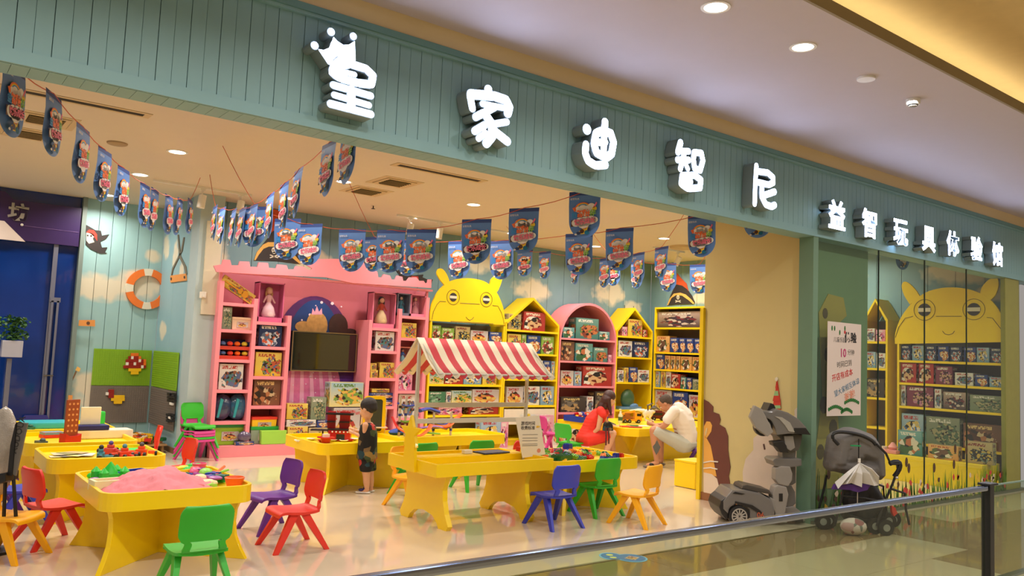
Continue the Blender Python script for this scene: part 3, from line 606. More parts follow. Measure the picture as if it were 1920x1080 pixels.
# ================================================================== CHAIRS
CH = {}
def catmull(pts, n):
    out = []
    for i in range(len(pts)-1):
        p0 = pts[max(i-1, 0)]; p1 = pts[i]; p2 = pts[i+1]; p3 = pts[min(i+2, len(pts)-1)]
        for k in range(n):
            t = k/n; out.append(tuple(.5*((2*b)+(-a+c)*t+(2*a-5*b+4*c-d)*t*t+(-a+3*b-3*c+d)*t**3) for a, b, c, d in zip(p0, p1, p2, p3)))
    out.append(tuple(pts[-1])); return out
def sheet(L, th, keep, mi=0):
    """solid curved plate from a grid of (point, normal)"""
    mb = MB(); R = len(L); Cn = len(L[0]); T = [[mb.v(p+n*th/2) for p, n in r] for r in L]; Bm = [[mb.v(p-n*th/2) for p, n in r] for r in L]
    K = [[keep(i, j) for j in range(Cn-1)] for i in range(R-1)]
    def k(i, j): return 0 <= i < R-1 and 0 <= j < Cn-1 and K[i][j]
    for i in range(R-1):
        for j in range(Cn-1):
            if not K[i][j]: continue
            mb.f([T[i][j], T[i][j+1], T[i+1][j+1], T[i+1][j]], mi); mb.f([Bm[i][j], Bm[i+1][j], Bm[i+1][j+1], Bm[i][j+1]], mi)
            if not k(i-1, j): mb.f([T[i][j], Bm[i][j], Bm[i][j+1], T[i][j+1]], mi)
            if not k(i+1, j): mb.f([T[i+1][j], T[i+1][j+1], Bm[i+1][j+1], Bm[i+1][j]], mi)
            if not k(i, j-1): mb.f([T[i][j], T[i+1][j], Bm[i+1][j], Bm[i][j]], mi)
            if not k(i, j+1): mb.f([T[i][j+1], Bm[i][j+1], Bm[i+1][j+1], T[i+1][j+1]], mi)
    for v in [v for v in mb.bm.verts if not v.link_faces]: mb.bm.verts.remove(v)
    return mb
CCOL = {'red': (226, 52, 36), 'blue': (52, 62, 178), 'green': (52, 176, 44), 'yellow': (252, 178, 14), 'purple': (98, 38, 140), 'magenta': (206, 62, 140)}
def chair_meshes(col):
    if col in CH: return CH[col]
    m = P('chair_'+col, CCOL[col], .42, var=.03)
    # facing +y: back at y = -.17
    seat = catmull([(-.155, .300), (-.11, .292), (-.02, .288), (.06, .293), (.12, .298), (.16, .290), (.175, .272)], 3)
    g = []
    for i, (y, z) in enumerate(seat):
        w = .15+.02*math.sin(PI*i/(len(seat)-1)); row = []
        for j in range(9): u = -1+2*j/8; row.append((Vector((u*w, y, z-.012*(1-abs(u)**2)*(.3 if i > 12 else 1)+.0)), Vector((0, 0, 1))))
        g.append(row)
    a = sheet(g, .02, lambda i, j: True).build('seat', m, None, smooth=True)
    back = catmull([(-.120, .290), (-.155, .305), (-.172, .335), (-.180, .375), (-.186, .42), (-.196, .48), (-.208, .54), (-.216, .578), (-.214, .59)], 3)
    g = []; n = len(back)
    for i, (y, z) in enumerate(back):
        t = (z-.29)/.30; w = (.135 if t < .12 else .135-.012*math.sin(min(1, (t-.12)/.2)*PI) if t < .3 else .163) if True else 0
        if t > .8: w = .163-.034*((t-.8)/.2)**2
        if .26 < t < .38: w = .142+.02*(t-.26)/.12
        row = []
        for j in range(13): u = -1+2*j/12; c = .030*(abs(u)**2.2)*min(1, t*2.2); row.append((Vector((u*w, y+c, z)), Vector((-.15*u, 1, .1)).normalized()))
        g.append(row)
    def keep(i, j): zc = (back[i][1]+back[min(i+1, n-1)][1])/2; return not (.318 < zc < .372 and 2 <= j <= 9)
    b = sheet(g, .019, keep).build('backrest', m, None, smooth=True)
    legs = []
    for sx in (-1, 1):
        for y0, y1 in ((.045, .205), (-.035, -.215)):
            mb = MB(); T = Vector((sx*.125, y0, .288)); F_ = Vector((sx*.19, y1, 0)); prof = []
            for k, (w_, d_) in enumerate(((.038, .034), (.029, .029), (.021, .021))):
                c = T.lerp(F_, k/2); prof.append([mb.v(c+Vector((a_*w_*.6, b_*d_, 0))) for a_, b_ in ((-1, -1), (1, -1), (1, 1), (-1, 1))])
            for p, q in zip(prof, prof[1:]):
                for k in range(4): mb.f([p[k], p[(k+1) % 4], q[(k+1) % 4], q[k]])
            mb.f(prof[0]); mb.f(prof[-1]); legs.append(mb.build('leg', m, None, bevel=.004).data)
    out = (a.data, b.data, legs); bpy.data.objects.remove(a); bpy.data.objects.remove(b)
    for o in [o for o in COL.objects if o.name.startswith('leg') and o.parent is None]: bpy.data.objects.remove(o)
    CH[col] = out; return out
def chair(col, x, y, deg, label, z=0, group='small plastic chairs'):
    a, b, legs = chair_meshes(col); o = thing('plastic_chair', label, 'chair', (x, y, z), math.radians(deg-90), group)
    piece('seat', a, (0, 0, 0), o); piece('backrest', b, (0, 0, 0), o)
    for l in legs: piece('leg', l, (0, 0, 0), o)
    return o
chair('green', 1.66, 5.37, 90, 'green plastic chair nearest the viewer, its back to us')
chair('red', 2.68, 6.27, 180, 'red plastic chair standing alone right of the pink sand table')
chair('purple', 2.76, 6.93, 187, 'purple plastic chair behind the lone red one')
chair('red', 1.12, 7.2, 18, 'red plastic chair tucked at the left side of the sand table')
chair('yellow', .79, 6.88, -41, 'yellow plastic chair cut by the left edge of the picture')
chair('blue', .98, 8.05, 10, 'blue plastic chair left of the robot-toy table')
chair('purple', .86, 8.8, 5, 'purple plastic chair half hidden behind the blue one at left')
chair('red', 2.42, 10.15, 170, 'red plastic chair at the far left tables below the brick boards')
chair('red', 2.4, 8.75, 185, 'red plastic chair at the right end of the robot-toy table')
chair('blue', 5.15, 5.96, 90, 'blue plastic chair in front of the brick table')
chair('green', 5.95, 6.22, 88, 'green plastic chair in the middle in front of the brick table')
chair('yellow', 5.97, 5.66, 104, 'yellow plastic chair standing out right of the brick table')
chair('yellow', 4.42, 7.36, -78, 'yellow plastic chair tucked behind the striped stall')
chair('green', 4.78, 7.92, 100, 'green plastic chair between the stall and the kitchen table')
chair('green', 5.62, 7.98, 85, 'green plastic chair behind the stall counter, right one')
chair('magenta', 9.05, 10.66, -5, 'magenta plastic chair near the picture boxes below the shelves')
chair('green', 6.98, 8.74, 190, 'green plastic chair behind the brick table corner')
chair('red', 6.12, 7.84, 92, 'red plastic chair mostly hidden behind the brick table')
chair('green', 8.42, 9.42, 8, 'green plastic chair under the woman in red')
chair('purple', 9.92, 8.08, 150, 'purple plastic chair under the man in white')
for k, c in enumerate(['magenta', 'green', 'magenta', 'magenta', 'green']):
    chair(c, 3.42, 11.36, -75, '%s plastic chair in the stack by the pink shelf, %s' % (c, ('lowest', 'second from bottom', 'third from bottom', 'second from top', 'topmost')[k]), z=[0, .035, .07, .105, .17][k])

# ================================================================== TABLES
def rrect(x0, x1, y0, y1, r, n=6):
    P_ = []
    for cx, cy, a in ((x1-r, y1-r, 0), (x0+r, y1-r, PI/2), (x0+r, y0+r, PI), (x1-r, y0+r, 1.5*PI)):
        for k in range(n+1): P_.append((cx+r*math.cos(a+PI/2*k/n), cy+r*math.sin(a+PI/2*k/n)))
    return P_
def play_table(x0, x1, y0, y1, label, H=.55, r=.13, rim=.125, centres=None):
    cx, cy = (x0+x1)/2, (y0+y1)/2; w, d = (x1-x0)/2, (y1-y0)/2
    o = thing('play_table', label, 'table', (cx, cy, 0), 0, 'yellow play tables')
    O = rrect(-w, w, -d, d, r); I = rrect(-w+.028, w-.028, -d+.028, d-.028, max(.02, r-.028)); O.append(O[0]); I.append(I[0])
    MB().shell(O, I, H-rim, H, ax='z').build('rim', YEL, o, bevel=.002, seg=1)
    MB().prism(I[:-1], H-rim+.005, H-.045, ax='z').build('tray_floor', YEL, o)
    for (bx, by, s) in (centres or [(0, 0, min(w, d))]):
        for k in range(4):
            a = PI/4+k*PI/2; L = s*1.36
            pr = [(0, 0), (L, 0), (L*.93, .08), (L*.87, .17), (L*.85, .27), (L*.86, .36), (L*.9, H-rim), (0, H-rim)]
            MB().at((bx, by, 0), (0, 0, a)).prism(pr, -.018, .018).build('leg_board', YEL, o, bevel=.002, seg=1)
    return o
play_table(1.22, 2.27, 6.02, 7.15, 'yellow play table heaped with pink sand, nearest the viewer')
play_table(1.15, 2.12, 7.84, 8.78, 'yellow play table with small robot toys behind the sand table')
play_table(1.12, 2.15, 9.05, 10.15, 'yellow play table with a white box and brown toy board at left')
play_table(1.14, 2.2, 10.35, 11.42, 'farthest yellow play table at left before the blue door')
play_table(3.80, 4.98, 8.26, 9.36, 'yellow play table with the red toy kitchen where the boy stands')
play_table(5.0, 6.62, 8.62, 9.45, 'long yellow play table with a marble run right of the boy', centres=[(-.3, 0, .4), (.42, 0, .38)])
play_table(5.36, 6.65, 6.24, 7.2, 'yellow play table full of toy bricks beside the striped stall')
def adult_table():
    o = thing('wide_table', 'wide yellow table where the two adults sit', 'table', (10.2, 9.6, 0))
    pts = [(-1.15, -.72), (-.98, -.86), (1.5, -.86), (1.5, .86), (-1.15, .86)]
    MB().prism(pts, .43, .55, ax='z').build('table_top', YEL, o, bevel=.004)
    pr = [(-1.0, 0), (1.0, 0), (1.12, .43), (-1.12, .43)]
    for yy in (-.45, .45): MB().at((.1, yy, 0)).prism([(-.75, 0), (1.15, 0), (1.3, .43), (-1.05, .43)], -.02, .02).build('leg_board', YEL, o)
    MB().at((-.72, 0, 0)).prism([(-.45, 0), (.45, 0), (.6, .43), (-.6, .43)], -.02, .02, ax='x').build('leg_board', YEL, o)
adult_table()
o = thing('storage_stool', 'yellow cube stool beside the tall yellow edge board', 'stool', (8.42, 6.98, 0))
MB().box(-.2, .18, -.17, .17, .004, .32).build('box_body', YEL, o, bevel=.012); MB().box(-.205, .185, -.175, .175, .32, .345).build('seat_lid', YEL, o, bevel=.006)

# ================================================================== STALL
st = thing('market_stall', 'yellow play stall with a red and white striped awning', 'stall', (4.62, 6.60, 0))
x0, x1, y0, y1, H = -.68, .68, -.44, .44, .60
MB().shell([(x0, y0), (x1, y0), (x1, y1), (x0, y1), (x0, y0)], [(x0+.03, y0+.03), (x1-.03, y0+.03), (x1-.03, y1-.03), (x0+.03, y1-.03), (x0+.03, y0+.03)], H-.115, H, ax='z').build('rim', YEL, st, bevel=.003)
MB().box(x0+.03, x1-.03, y0+.03, y1-.03, H-.11, H-.07).build('tray_floor', YEL, st)
MB().box(x0+.03, x1-.03, .02, .05, H-.07, H-.005).build('divider', YEL, st); MB().box(x0+.03, x1-.03, .05, .2, H-.02, H+.0).build('counter_board', YEL, st)
for xx in (-.5, .45):
    out = [(-.40, 0), (-.43, .04), (-.37, .14), (-.33, .25), (-.32, .36), (-.37, .485), (.37, .485), (.32, .36), (.33, .25), (.37, .14), (.43, .04), (.40, 0)]
    inn = [(.27, 0), (.24, .045), (.16, .1), (.0, .125), (-.16, .1), (-.24, .045), (-.27, 0)]
    bm_ = MB(); bm_.prism([(-.40, 0), (-.43, .04), (-.37, .14), (-.33, .25), (-.16, .1), (-.24, .045), (-.27, 0)], xx-.025, xx+.025, ax='x')
    bm_.prism([(.40, 0), (.43, .04), (.37, .14), (.33, .25), (.16, .1), (.24, .045), (.27, 0)], xx-.025, xx+.025, ax='x')
    bm_.prism([(-.33, .25), (-.32, .36), (-.37, .485), (.37, .485), (.32, .36), (.33, .25), (.16, .1), (0, .125), (-.16, .1)], xx-.025, xx+.025, ax='x').build('leg_board', YEL, st)
for xx in (-.695, .695):
    star = [((.19 if k % 2 == 0 else .085)*math.cos(PI/2+k*PI/5), .84+(.16 if k % 2 == 0 else .065)*math.sin(PI/2+k*PI/5)) for k in range(10)]
    MB().prism(star, xx-.015, xx+.015, ax='x').prism([(-.11, H-.11), (.11, H-.11), (.08, .80), (-.08, .80)], xx-.0149, xx+.0149, ax='x').build('star_board', YEL, st)
PW = P('pole_white', (206, 202, 186), .4, var=.04)
for xx in (-.655, .655): MB().box(xx-.014, xx+.014, -.014, .014, .5, 1.70).build('pole', PW, st, bevel=.002)
for zz in (onY(880, 759, 6.6).z, onY(880, 788, 6.6).z): MB().box(-.65, .65, -.012, .012, zz-.022, zz+.022).build('cross_bar', PW, st, bevel=.002)
AW = [P('awning_cream', (244, 228, 200), .7, var=.02), P('awning_red', (214, 66, 76), .7, var=.03)]
mb = MB(); NS = 17; ax0, ax1 = -.69, .69
for side in (-1, 1):
    for s in range(NS):
        for e in range(4):
            xa = ax0+(ax1-ax0)*(s+e/4)/NS; xb = ax0+(ax1-ax0)*(s+(e+1)/4)/NS
            def row(x, f):
                sc_ = .0+.035*math.sin(PI*f); pr = []
                for t in (0, .25, .5, .75, 1): pr.append((side*(.04+.36*t**1.25) if t else 0, 1.725-.33*t+.045*math.sin(PI*t)*-1*.6+(-sc_ if t == 1 else 0)))
                return pr
            A_ = row(xa, e/4); B_ = row(xb, (e+1)/4)
            for k in range(4): mb.f([mb.v((xa, A_[k][0], A_[k][1])), mb.v((xb, B_[k][0], B_[k][1])), mb.v((xb, B_[k+1][0], B_[k+1][1])), mb.v((xa, A_[k+1][0], A_[k+1][1]))], s % 2)
bmesh.ops.remove_doubles(mb.bm, verts=mb.bm.verts[:], dist=.0005)
aw = mb.build('awning', AW, st, smooth='all'); sm = aw.modifiers.new('solid', 'SOLIDIFY'); sm.thickness = .004
for side, zz in ((-1, 1.40), (1, 1.40)): MB().tube([(ax0+.03, side*.37, zz), (ax1-.03, side*.37, zz)], .01, 8).build('awning_bar', PW, st)
for xx in (-.655, .655):
    for side in (-1, 1): MB().tube([(xx, 0, 1.70), (xx, side*.2, 1.56), (xx, side*.37, 1.40)], .008, 6).build('awning_strut', PW, st)
PAP = P('paper_white', (232, 222, 200), .7, var=.02); INK = P('ink_dark', (60, 50, 44), .7)
o = thing('menu_card', 'tall paper menu card hanging on the right pole of the stall', 'card', (5.22, 6.46, .60), math.radians(-8))
MB().prism([(-.17, .37), (.11, .40), (.2, -.0), (-.07, -.03)], -.002, .0).build('sheet', PAP, o)
mb = MB(); text_bm(mb, '游戏时间', .042, -.02, -.004, .3, 0, ext=.01, off=.01).build('text_line', INK, o); mb = MB(); text_bm(mb, '收费标准', .042, -.02, -.004, .255, 0, ext=.01, off=.01)
for k, z in enumerate((.2, .165, .14, .105, .09)): mb.box(-.08, .1, -.0035, -.0025, z, z+.004)
mb.build('printed_text', INK, o); MB().prism(circ(.12, .04, .022, .022, 14), -.004, -.002).build('round_stamp', P('stamp_pink', (220, 140, 110), .6), o)
tag(MB().at((4.95, 6.72, .602), (0, 0, .1)).box(-.17, .17, -.09, .1, 0, .012).build('folder', P('folder_blue', (46, 54, 88), .5), None, bevel=.002), 'dark blue folder lying on the stall counter', 'folder')
tag(MB().at((4.66, 6.74, .602)).box(-.045, .045, -.03, .03, 0, .035).build('tissue_box', PAP, None, bevel=.004), 'small cream box on the stall counter beside the folder', 'box')

# ================================================================== BOX ART
ART = {}
def art(key, bg, bg2, a, b, c, acc, seed):
    m, t, bs = nt('carton_'+key); N = t.nodes; L = t.links
    def ds(q): g_ = sum(q)/3; return tuple((x*.82+g_*.18)*.93 for x in q)
    bg, bg2, a, b, c, acc = map(ds, (bg, bg2, a, b, c, acc))
    uv = N.new('ShaderNodeUVMap'); sp = N.new('ShaderNodeSeparateXYZ'); L.new(uv.outputs[0], sp.inputs[0])
    def M(op, *ar):
        n = N.new('ShaderNodeMath'); n.operation = op
        for i, v in enumerate(ar):
            if isinstance(v, (int, float)): n.inputs[i].default_value = v
            else: L.new(v, n.inputs[i])
        return n.outputs[0]
    def mixc(f, x, y):
        n = N.new('ShaderNodeMix'); n.data_type = 'RGBA'
        L.new(f, n.inputs[0])
        for i, v in ((6, x), (7, y)):
            if isinstance(v, tuple): n.inputs[i].default_value = lin(v)+(1,)
            else: L.new(v, n.inputs[i])
        return n.outputs[2]
    mp = N.new('ShaderNodeMapping'); mp.inputs['Location'].default_value = (seed*3.7, seed*1.3, 0); L.new(uv.outputs[0], mp.inputs[0])
    vo = N.new('ShaderNodeTexVoronoi'); vo.inputs['Scale'].default_value = (6, 9, 14, 5, 11)[seed % 5]; L.new(mp.outputs[0], vo.inputs['Vector'])
    sc = N.new('ShaderNodeSeparateColor'); L.new(vo.outputs['Color'], sc.inputs[0])
    cr_ = N.new('ShaderNodeValToRGB'); cr_.color_ramp.interpolation = 'CONSTANT'; e = cr_.color_ramp.elements
    e[0].position = 0; e[0].color = lin(a)+(1,); e[1].position = .4; e[1].color = lin(b)+(1,)
    for p_, c_ in ((.68, c), (.86, (40, 34, 34))): q = e.new(p_); q.color = lin(c_)+(1,)
    L.new(sc.outputs[0], cr_.inputs[0])
    no = N.new('ShaderNodeTexNoise'); no.inputs['Scale'].default_value = 3+seed % 4; L.new(mp.outputs[0], no.inputs['Vector'])
    d = M('ADD', M('POWER', M('DIVIDE', M('SUBTRACT', sp.outputs[0], .5+.06*((seed*7) % 5-2)), .40+.03*(seed % 3)), 2), M('POWER', M('DIVIDE', M('SUBTRACT', sp.outputs[1], .4), .36), 2))
    mask = M('LESS_THAN', M('ADD', d, M('MULTIPLY', M('SUBTRACT', no.outputs['Fac'], .5), 3.2)), .9)
    col = mixc(sp.outputs[1], bg, bg2); col = mixc(mask, col, cr_.outputs[0])
    m2 = N.new('ShaderNodeMapping'); m2.inputs['Scale'].default_value = (16, 5, 1); m2.inputs['Location'].default_value = (seed, seed, 0); L.new(uv.outputs[0], m2.inputs[0])
    n2 = N.new('ShaderNodeTexNoise'); n2.inputs['Scale'].default_value = 1.6; L.new(m2.outputs[0], n2.inputs['Vector'])
    ti = M('MULTIPLY', M('MULTIPLY', M('GREATER_THAN', sp.outputs[1], .8), M('LESS_THAN', sp.outputs[1], .93)), M('MULTIPLY', M('LESS_THAN', M('ABSOLUTE', M('SUBTRACT', sp.outputs[0], .42)), .32), M('GREATER_THAN', n2.outputs['Fac'], .47)))
    col = mixc(ti, col, acc)
    bd = M('GREATER_THAN', M('MAXIMUM', M('ABSOLUTE', M('SUBTRACT', sp.outputs[0], .5)), M('ABSOLUTE', M('SUBTRACT', sp.outputs[1], .5))), .475)
    col = mixc(M('MULTIPLY', bd, .6), col, bg)
    L.new(col, bs.inputs['Base Color']); bs.inputs['Roughness'].default_value = .35; ART[key] = m
W_ = (236, 230, 216); 
for i, (k, v) in enumerate({
    'green': ((120, 176, 40), (150, 196, 70), (230, 222, 190), (110, 60, 40), (200, 60, 50), W_), 'tan': ((190, 160, 100), (214, 190, 130), (40, 40, 50), (230, 190, 60), (120, 150, 140), (150, 40, 40)),
    'white red': ((222, 210, 200), (190, 180, 180), (200, 50, 40), (240, 200, 80), (230, 150, 60), (200, 40, 40)), 'blue': ((30, 60, 140), (40, 70, 160), (240, 200, 120), (220, 110, 50), W_, (240, 230, 200)),
    'red': ((190, 40, 34), (210, 60, 50), (230, 180, 120), (120, 30, 24), W_, (250, 230, 200)), 'light blue': ((110, 160, 200), (170, 200, 220), (240, 200, 90), (60, 110, 190), W_, (200, 60, 60)),
    'yellow': ((240, 200, 40), (250, 220, 90), (220, 90, 50), (120, 160, 60), (90, 110, 160), (200, 60, 40)), 'teal': ((30, 130, 140), (120, 180, 180), (210, 110, 60), (60, 110, 60), (230, 220, 200), W_),
    'teal orange': ((60, 130, 120), (110, 160, 150), (220, 120, 60), (150, 60, 40), (100, 140, 60), W_), 'brown': ((150, 90, 60), (120, 80, 60), (200, 120, 70), (90, 50, 34), (220, 190, 140), (240, 200, 120)),
    'pink': ((236, 130, 170), (246, 170, 190), (230, 80, 130), W_, (170, 100, 180), W_), 'maroon': ((130, 40, 70), (150, 60, 90), (210, 160, 120), (90, 30, 50), (200, 120, 160), W_),
    'orange': ((240, 160, 60), (246, 190, 110), (120, 80, 60), (90, 120, 60), W_, (200, 80, 30)), 'white': ((226, 222, 212), (236, 232, 224), (90, 110, 160), (160, 90, 60), (70, 140, 140), (210, 50, 40)),
    'dark': ((60, 50, 48), (80, 66, 60), (190, 150, 90), (120, 110, 100), (50, 44, 44), (230, 200, 120)), 'dark blue': ((24, 40, 84), (30, 54, 110), (200, 210, 220), (90, 110, 140), (220, 90, 50), W_),
    'grey green': ((120, 140, 110), (150, 160, 130), (90, 120, 90), (180, 170, 120), (70, 80, 70), W_), 'purple': ((80, 40, 110), (120, 70, 140), (230, 190, 220), (60, 30, 80), (240, 220, 120), W_),
    'yellow green': ((240, 220, 130), (150, 196, 220), (120, 170, 60), (240, 190, 60), (230, 120, 80), (90, 140, 60)), 'sea green': ((60, 130, 90), (70, 140, 100), (150, 190, 160), (90, 150, 110), (40, 100, 70), W_),
    'film': ((70, 50, 60), (200, 170, 150), (130, 40, 50), (60, 50, 70), (210, 190, 170), W_)}.items()): art(k, *v, i+1)
def rootM(org, rz): return Matrix.Translation(org) @ Matrix.Rotation(rz, 4, 'Z')
_cnt = {}
def toy_box(M_, x0, x1, z0, h, key, unit, shelf, n, y=.05, d=.2, tilt=0, total=None, grp=None, lab=None, name='toy_box', cat='toy box'):
    w = x1-x0; cx = (x0+x1)/2
    b = MB().box(-w/2, w/2, 0, d, 0, h).build(name, ART[key], None, bevel=.002, seg=1)
    b.matrix_world = M_ @ Matrix.Translation((cx, y, z0+.002)) @ Matrix.Rotation(tilt, 4, 'Z')
    return tag(b, lab or '%s toy box, %s from left on the %s' % (key, ORD[n], shelf), cat, grp or 'toy boxes on the '+unit)
UNITS = {}
def shelf_row(ukey, shelf, zi, items, sy):
    """items: (px0, px1, pytop, art key[, depth offset]); sy: shelf pixel height"""
    U = UNITS[ukey]; z0 = U['z'][zi]+.0
    for n, it in enumerate(items):
        px0, px1, pt, key = it[:4]; y = it[4] if len(it) > 4 else .04
        if U['plane'] == 'Y':
            a = onY(px0, sy, U['v']+y); b = onY(px1, sy, U['v']+y); x0, x1 = a.x-U['o'], b.x-U['o']; h = onY((px0+px1)/2, pt, U['v']+y).z-onY((px0+px1)/2, sy, U['v']+y).z
        else:
            a = onX(px0, sy, U['v']+y); b = onX(px1, sy, U['v']+y); x0, x1 = U['o']-a.y, U['o']-b.y; h = onX((px0+px1)/2, pt, U['v']+y).z-onX((px0+px1)/2, sy, U['v']+y).z
        x0 = max(x0, .04); x1 = min(x1, U['w']-.04); h = min(h, U['gap'][zi]-.01)
        if x1-x0 < .03: continue
        dd = min(.22, U['d']-y-.06)
        toy_box(U['M'], x0+.003, x1-.003, z0, h, key, U['name'], shelf+' of the '+U['name'], n, y, dd, random.uniform(-.03, .03) if x1-x0 < .4 else 0)
# ================================================================== SHELF UNITS
def base_unit(key, name, label, plane, v, px0, px1, pyref, D, zs, mat, back, side_top, uname):
    """straight carcass: two sides, shelves, back; returns root"""
    if plane == 'Y': a = onY(px0, pyref, v).x; b = onY(px1, pyref, v).x; w = b-a; org = (a, v, 0); rz = 0; o_ = a
    else: a = onX(px0, pyref, v).y; b = onX(px1, pyref, v).y; w = a-b; org = (v, a, 0); rz = -PI/2; o_ = a
    r = thing(name, label, 'shelf', org, rz); T = .032
    MB().box(0, T, 0, D, 0, side_top).build('side_panel', mat, r, bevel=.003); MB().box(w-T, w, 0, D, 0, side_top).build('side_panel', mat, r, bevel=.003)
    for z in zs: MB().box(T, w-T, .002, D-.02, z-.035, z).build('shelf_board', mat, r, bevel=.002)
    MB().box(T, w-T, D-.02, D-.005, .05, side_top).build('back_panel', back, r)
    MB().box(T, w-T, .02, .05, 0, .09).build('plinth', mat, r)
    zz = sorted(zs, reverse=True); UNITS[key] = dict(M=rootM(org, rz), plane=plane, v=v, o=o_, w=w, d=D, z=zz, gap=[side_top-zz[0]]+[zz[i]-.035-zz[i+1] for i in range(len(zz)-1)], name=uname)
    return r, w
def zY(px, py, v=11.5): return onY(px, py, v).z
def zX(px, py, v=12.5): return onX(px, py, v).z
# ---- hippo shelf on the back wall
def hippo(key, plane, v, px0, px1, pyref, zs, head, ears, eyes, uname, label, base, z_op, ledge=False):
    r, w = base_unit(key, 'hippo_shelf', label, plane, v, px0, px1, pyref, .42, zs, YEL2, DKP, z_op+.02, uname)
    def L(p):
        if plane == 'Y': q = onY(p[0], p[1], v); return (q.x-UNITS[key]['o'], q.z)
        q = onX(p[0], p[1], v); return (UNITS[key]['o']-q.y, q.z)
    H_ = catmull([L(p) for p in head], 4); c = (sum(p[0] for p in H_)/len(H_), sum(p[1] for p in H_)/len(H_))
    MB().prism(H_, -.004, .035).build('head_board', YEL2, r)
    for e in ears: MB().prism(catmull([L(p) for p in e], 3), -.002, .03).build('ear', YEL2, r)
    GR = P('groove_line', (90, 74, 10), .6)
    for (cx, cy, R_, r2) in eyes:
        q = L((cx, cy)); k = (L((cx, cy-10))[1]-q[1])/10
        n = 24; e = MB().shell([(q[0]+k*R_*math.cos(2*PI*i/n), q[1]+k*R_*math.sin(2*PI*i/n)) for i in range(n+1)], [(q[0]+k*(R_-.8)*math.cos(2*PI*i/n), q[1]+k*(R_-.8)*math.sin(2*PI*i/n)) for i in range(n+1)], -.008, -.003).build('eye', GR, r)
        MB().prism([(q[0]+k*r2*math.cos(2*PI*i/n), q[1]+k*r2*math.sin(2*PI*i/n)) for i in range(n)], -.009, -.003).build('pupil', BLKB, e)
        MB().prism([(q[0]-k*r2*.96, q[1]-k*r2*.3), (q[0]+k*r2*.96, q[1]-k*r2*.3), (q[0]+k*r2*.96, q[1]+k*r2*.3), (q[0]-k*r2*.96, q[1]+k*r2*.3)], -.012, -.004).build('white_bar', BONE, e)
    return r, w, L
o7 = (780, 540); o28 = (780, 480)
head = cr(o28, 2.843, [(75, 345), (76, 300), (92, 240), (130, 175), (190, 132), (270, 118), (350, 130), (400, 160), (440, 212), (468, 290), (473, 368)])
ears = [cr(o28, 2.843, [(160, 165), (128, 125), (112, 92), (122, 68), (145, 72), (168, 105), (182, 148)]), cr(o28, 2.843, [(392, 160), (402, 125), (425, 108), (456, 112), (455, 140), (432, 192), (410, 180)])]
zs = [zY(876, y) for y in (641, 681, 721, 757, 778)]
r, w, L = hippo('hippo', 'Y', 11.5, 806.5, 947, 625, zs+[.12], head, ears, [(780+625/9, 540+155/9, 14.5, 8.2), (780+1183/9, 540+195/9, 14, 8)], 'hippo shelf', 'yellow hippo-headed toy shelf against the back wall', None, zY(876, 609))
mb = MB()
for pts in ([(265, 530), (290, 400), (350, 280), (400, 225), (500, 232)], [(740, 255), (1070, 273)], [(1290, 295), (1380, 305), (1440, 420), (1470, 520), (1482, 610)], [(840, 488), (870, 525), (905, 545), (945, 525), (972, 490)], [(580, 562), (1100, 590), (1300, 605)]):
    q = [L(p) for p in cr(o7, 9, pts)]; mb.tube([(a, -.005, b) for a, b in q], .0045, 5)
mb.build('face_line', MATS['groove_line'], r)
shelf_row('hippo', 'top row', 0, [(809, 826, 612, 'green'), (827, 851, 616, 'green'), (853, 881, 612, 'tan'), (882, 915, 618, 'white red'), (917, 941, 619, 'blue')], 640)
shelf_row('hippo', 'second row', 1, [(812, 840, 660, 'yellow'), (842, 870, 662, 'light blue'), (872, 905, 660, 'pink'), (907, 938, 661, 'white')], 681)
shelf_row('hippo', 'third row', 2, [(803, 832, 702, 'yellow green'), (833, 868, 700, 'red'), (869, 902, 700, 'light blue'), (904, 931, 701, 'yellow')], 721)
shelf_row('hippo', 'fourth row', 3, [(802, 835, 735, 'sea green'), (836, 845, 735, 'white'), (846, 884, 733, 'yellow green'), (885, 937, 731, 'white red')], 757)
shelf_row('hippo', 'lowest row', 4, [(822, 866, 762, 'pink'), (880, 937, 762, 'red')], 778)
# ---- house shelves and the arch
def house(key, px0, px1, pyref, zs, apex, eL, eR, uname, label, D=.5):
    r, w = base_unit(key, 'house_shelf', label, 'Y', 11.5, px0, px1, pyref, D, zs, YEL2, YEL2, eL, uname); T = .032
    ax = apex[0]-UNITS[key]['o']; az = apex[1]
    for (xa, za), nm in (((0, eL), 'roof_board'), ((w, eR), 'roof_board')):
        s = 1 if xa == 0 else -1
        MB().prism([(xa, za), (ax, az), (ax, az-.05), (xa+s*T*.9, za-.03)], 0, D).build(nm, YEL2, r, bevel=.002)
    MB().prism([(T, eL-.01), (ax, az-.05), (w-T, eR-.01)], D-.02, D-.005).build('gable_back', YEL2, r)
    UNITS[key]['gap'][0] = az-UNITS[key]['z'][0]-.1
    return r, w
q = onY(1001, 558, 11.5)
r, w = house('house', 947, 1048, 640, [zY(997, y) for y in (620, 663, 711)]+[zY(997, 760)]+[.12], (q.x, q.z), zY(947, 604), zY(1048, 610), 'first house shelf', 'yellow house-roofed toy shelf left of the pink arch')
MB().box(.05, w-.05, -.01, .02, zY(1000, 795), zY(1000, 767)).build('drawer_front', P('drawer_cream', (232, 220, 196), .5), r, bevel=.003)
shelf_row('house', 'gable row', 0, [(952, 977, 590, 'tan'), (981, 1022, 584, 'red')], 619)
shelf_row('house', 'second row', 1, [(951, 976, 628, 'yellow'), (977, 986, 628, 'green'), (987, 1013, 629, 'blue'), (1014, 1038, 630, 'green')], 663)
